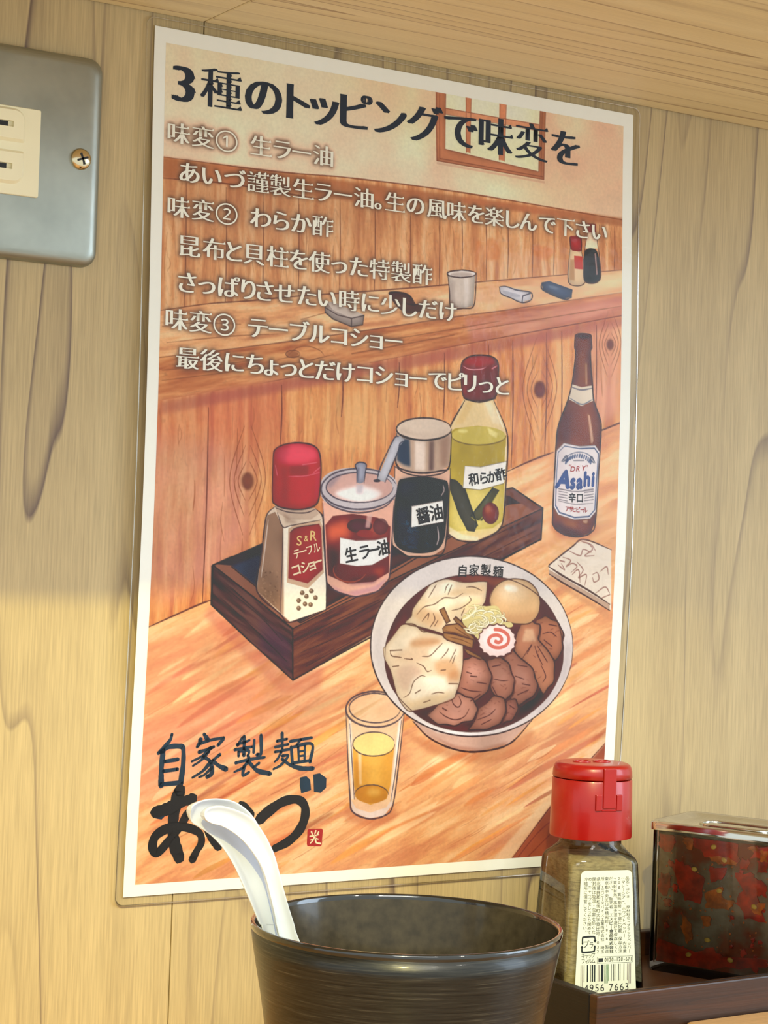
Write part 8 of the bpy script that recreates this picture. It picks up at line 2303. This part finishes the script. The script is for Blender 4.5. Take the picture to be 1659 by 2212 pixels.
# clear pouch, 3 mm wider than the paper all round
vs, fs = [], []
out_ = rrect(SW / 2 + 3.2, SH / 2 + 2.9, 3.0, 0, 6, SW / 2, SH / 2)
ysr = sorted({round(q[1], 3) for q in out_} | {round(float(v), 3) for v in np.linspace(0.5, SH - 0.5, 60)})
def xspan(y):
    top, r = min(y + 2.9, SH + 2.9 - y), 3.0
    d = 0 if top >= r else r - math.sqrt(max(0, r * r - (r - top) ** 2))
    return -3.2 + d, SW + 3.2 - d
for y in ysr:
    a, b_ = xspan(y)
    for x in np.linspace(a, b_, 9):
        vs.append(sheet(x, y, 0.00042))
for i in range(len(ysr) - 1):
    for k in range(8):
        q = i * 9 + k
        fs.append((q, q + 9, q + 10, q + 1))
film = mesh('laminate_film', vs, fs, M_film, poster, True)
rim_ = [(x, y) for x, y, _ in out_]
rv, rf = [], []
P2 = []
for i in range(len(rim_)):
    a, b_ = rim_[i], rim_[(i + 1) % len(rim_)]
    n = max(1, int(math.hypot(b_[0] - a[0], b_[1] - a[1]) / 6))
    P2 += [(a[0] + (b_[0] - a[0]) * k / n, a[1] + (b_[1] - a[1]) * k / n) for k in range(n)]
cxm, cym = SW / 2, SH / 2
for x, y in P2:
    s_ = 0.30
    ix, iy = x - math.copysign(s_, x - cxm), y - math.copysign(s_, y - cym)
    rv += [sheet(x, y, 0.00010), sheet(x, y, 0.00055), sheet(ix, iy, 0.00055), sheet(ix, iy, 0.00010)]
m_ = len(P2)
for i in range(m_):
    j = (i + 1) % m_
    for k in range(4):
        k2 = (k + 1) % 4
        rf.append((4 * i + k, 4 * j + k, 4 * j + k2, 4 * i + k2))
mesh('film_edge', rv, rf, M_filmedge, film)

# ------------------------------------------------------------------ pepper label print
def labfn(x, y, h):
    return np.array([lab(u / 1000, w / 1000, 0.00006 + q) for u, w, q in zip(x, y, h)])
class LabInk(Ink):
    def char(s, ch, x, y, ex, ey, rot=0.0, style='sans', shear=0.0):
        vs, fs = glyph(ch, style)
        if not len(vs):
            return
        gx, gy = vs[:, 0] * ex, vs[:, 1] * ey
        if rot:
            gx, gy = gy, -gx
        if ch in '、。' and not rot:
            gx, gy = gx + ex * 0.3, gy + ey * 0.55
        s.add(np.stack([x + gx, y + gy], -1), fs)
    def rect(s, x0, y0, x1, y1):
        s.add(np.array([(x0, y0), (x1, y0), (x1, y1), (x0, y1)], float), [(0, 1, 2), (0, 2, 3)])
li, lk, lg, lp = LabInk(), LabInk(), LabInk(), LabInk()
COLS = ['品名/コショー　原材料名/ブラックペッパー', '(マレーシア)、ホワイトペッパー　内容量', '20g　賞味期限/下部に記載　保存方法', '/直射日光、高温多湿を避けて保存してく', 'ださい。　販売者 エスビー食品株式会社', '東京都中央区日本橋兜町18-6　製造', '所 エスビースパイス工業株式会社　埼玉', '県北葛飾郡松伏町大字築比地1032', '開封後は吸湿・虫害を防ぐた', 'め、キャップをしっかり閉めて', '冷暗所に保管してください。']
TOP = 43.0
for k, cs_ in enumerate(COLS):
    n = len(cs_)
    end = 15.9 if k < 8 else 22.8
    xt, xb = 8.2 - k * 1.63, 9.3 - k * 1.78
    for i, ch in enumerate(cs_):
        u = (i + 0.5) / n
        y = TOP - (TOP - end) * u
        x = xt + (xb - xt) * (TOP - y) / (TOP - 16)
        step = (TOP - end) / n
        bold = k == 4 and i >= 9
        (lk if bold else li).char(ch, x, y, 1.75 if bold else 1.6, min(step * 0.98, 1.95), 1.0 if ch in 'ー()-/' else 0.0, 'bold' if bold else 'sans')
# recycling mark
def rstroke(pts, w):
    lk.stroke(pts, w, w)
rstroke([(-9.2, 19.6), (-9.2, 21.3), (-8.7, 21.9), (-5.0, 22.0), (-4.4, 21.5), (-4.3, 20.6)], 0.62)
rstroke([(-4.4, 18.6), (-4.5, 17.3), (-5.0, 16.8), (-8.8, 16.6), (-9.4, 17.2), (-9.4, 18.3)], 0.62)
lk.poly([(-4.95, 20.7), (-3.65, 20.7), (-4.3, 19.8)])
lk.poly([(-10.05, 18.2), (-8.75, 18.2), (-9.4, 19.1)])
lk.char('プ', -7.7, 19.4, 2.6, 2.9, 0, 'sans')
lk.char('ラ', -5.7, 19.0, 2.0, 2.5, 0, 'sans')
for ch, x in zip('キャップ', (-8.9, -7.5, -6.2, -4.9)):
    li.char(ch, x, 15.4, 1.7, 2.0, 0, 'sans')
for ch, x in zip('フィルム', (-8.9, -7.5, -6.2, -4.9)):
    li.char(ch, x, 13.5, 1.7, 2.0, 0, 'sans')
# free dial box
for q in ((-3.4, 14.7, 10.6, 14.8), (-3.4, 12.5, 10.6, 12.6), (-3.4, 12.5, -3.3, 14.8), (10.5, 12.5, 10.6, 14.8)):
    li.rect(*q)
li.rect(-2.9, 13.0, -1.1, 14.3)
for i, ch in enumerate('0120-120-671'):
    li.char(ch, -0.1 + i * 0.92, 13.75, 1.45, 2.0, 0, 'bold')
# barcode
for x0, w, low, c_ in ((-9.8, .22, 4.6, 'p'), (-9.2, .22, 4.6, 'p'), (-8.6, .25, 6.2, 'p'), (-7.4, .5, 6.2, 'k'), (-6.0, .22, 6.2, 'i'), (-5.45, .5, 6.2, 'k'), (-4.6, .5, 6.2, 'k'), (-3.1, .22, 6.2, 'p'), (-2.6, .22, 6.2, 'p'), (-1.9, 1.0, 6.2, 'k'), (-.5, .22, 5.4, 'g'), (.05, .22, 5.4, 'g'), (.6, .22, 5.4, 'g'), (1.0, .22, 6.2, 'g'), (2.1, .22, 6.2, 'i'), (3.0, .22, 6.2, 'i'), (3.5, .25, 6.2, 'i'), (5.0, .22, 6.2, 'i'), (5.6, .22, 6.2, 'i'), (7.1, .22, 6.2, 'i'), (8.5, .22, 6.2, 'p'), (9.1, .22, 5.0, 'p'), (9.7, .25, 5.0, 'p')):
    {'p': lp, 'k': lk, 'i': li, 'g': lg}[c_].rect(x0, low, x0 + w, 12.1)
for ch, x in zip('4956', (-7.6, -5.5, -3.4, -1.3)):
    li.char(ch, x, 4.0, 3.5, 3.6, 0, 'sans')
for ch, x in zip('7663', (2.2, 4.3, 6.4, 8.4)):
    li.char(ch, x, 4.0, 3.5, 3.6, 0, 'sans')
for k, m_, nm in ((li, M_ink, 'label_print'), (lk, M_inkblack, 'bold_print'), (lg, M_inkgreen, 'green_bars'), (lp, M_inkpurple, 'purple_bars')):
    k.build(nm, m_, label, 0, labfn)
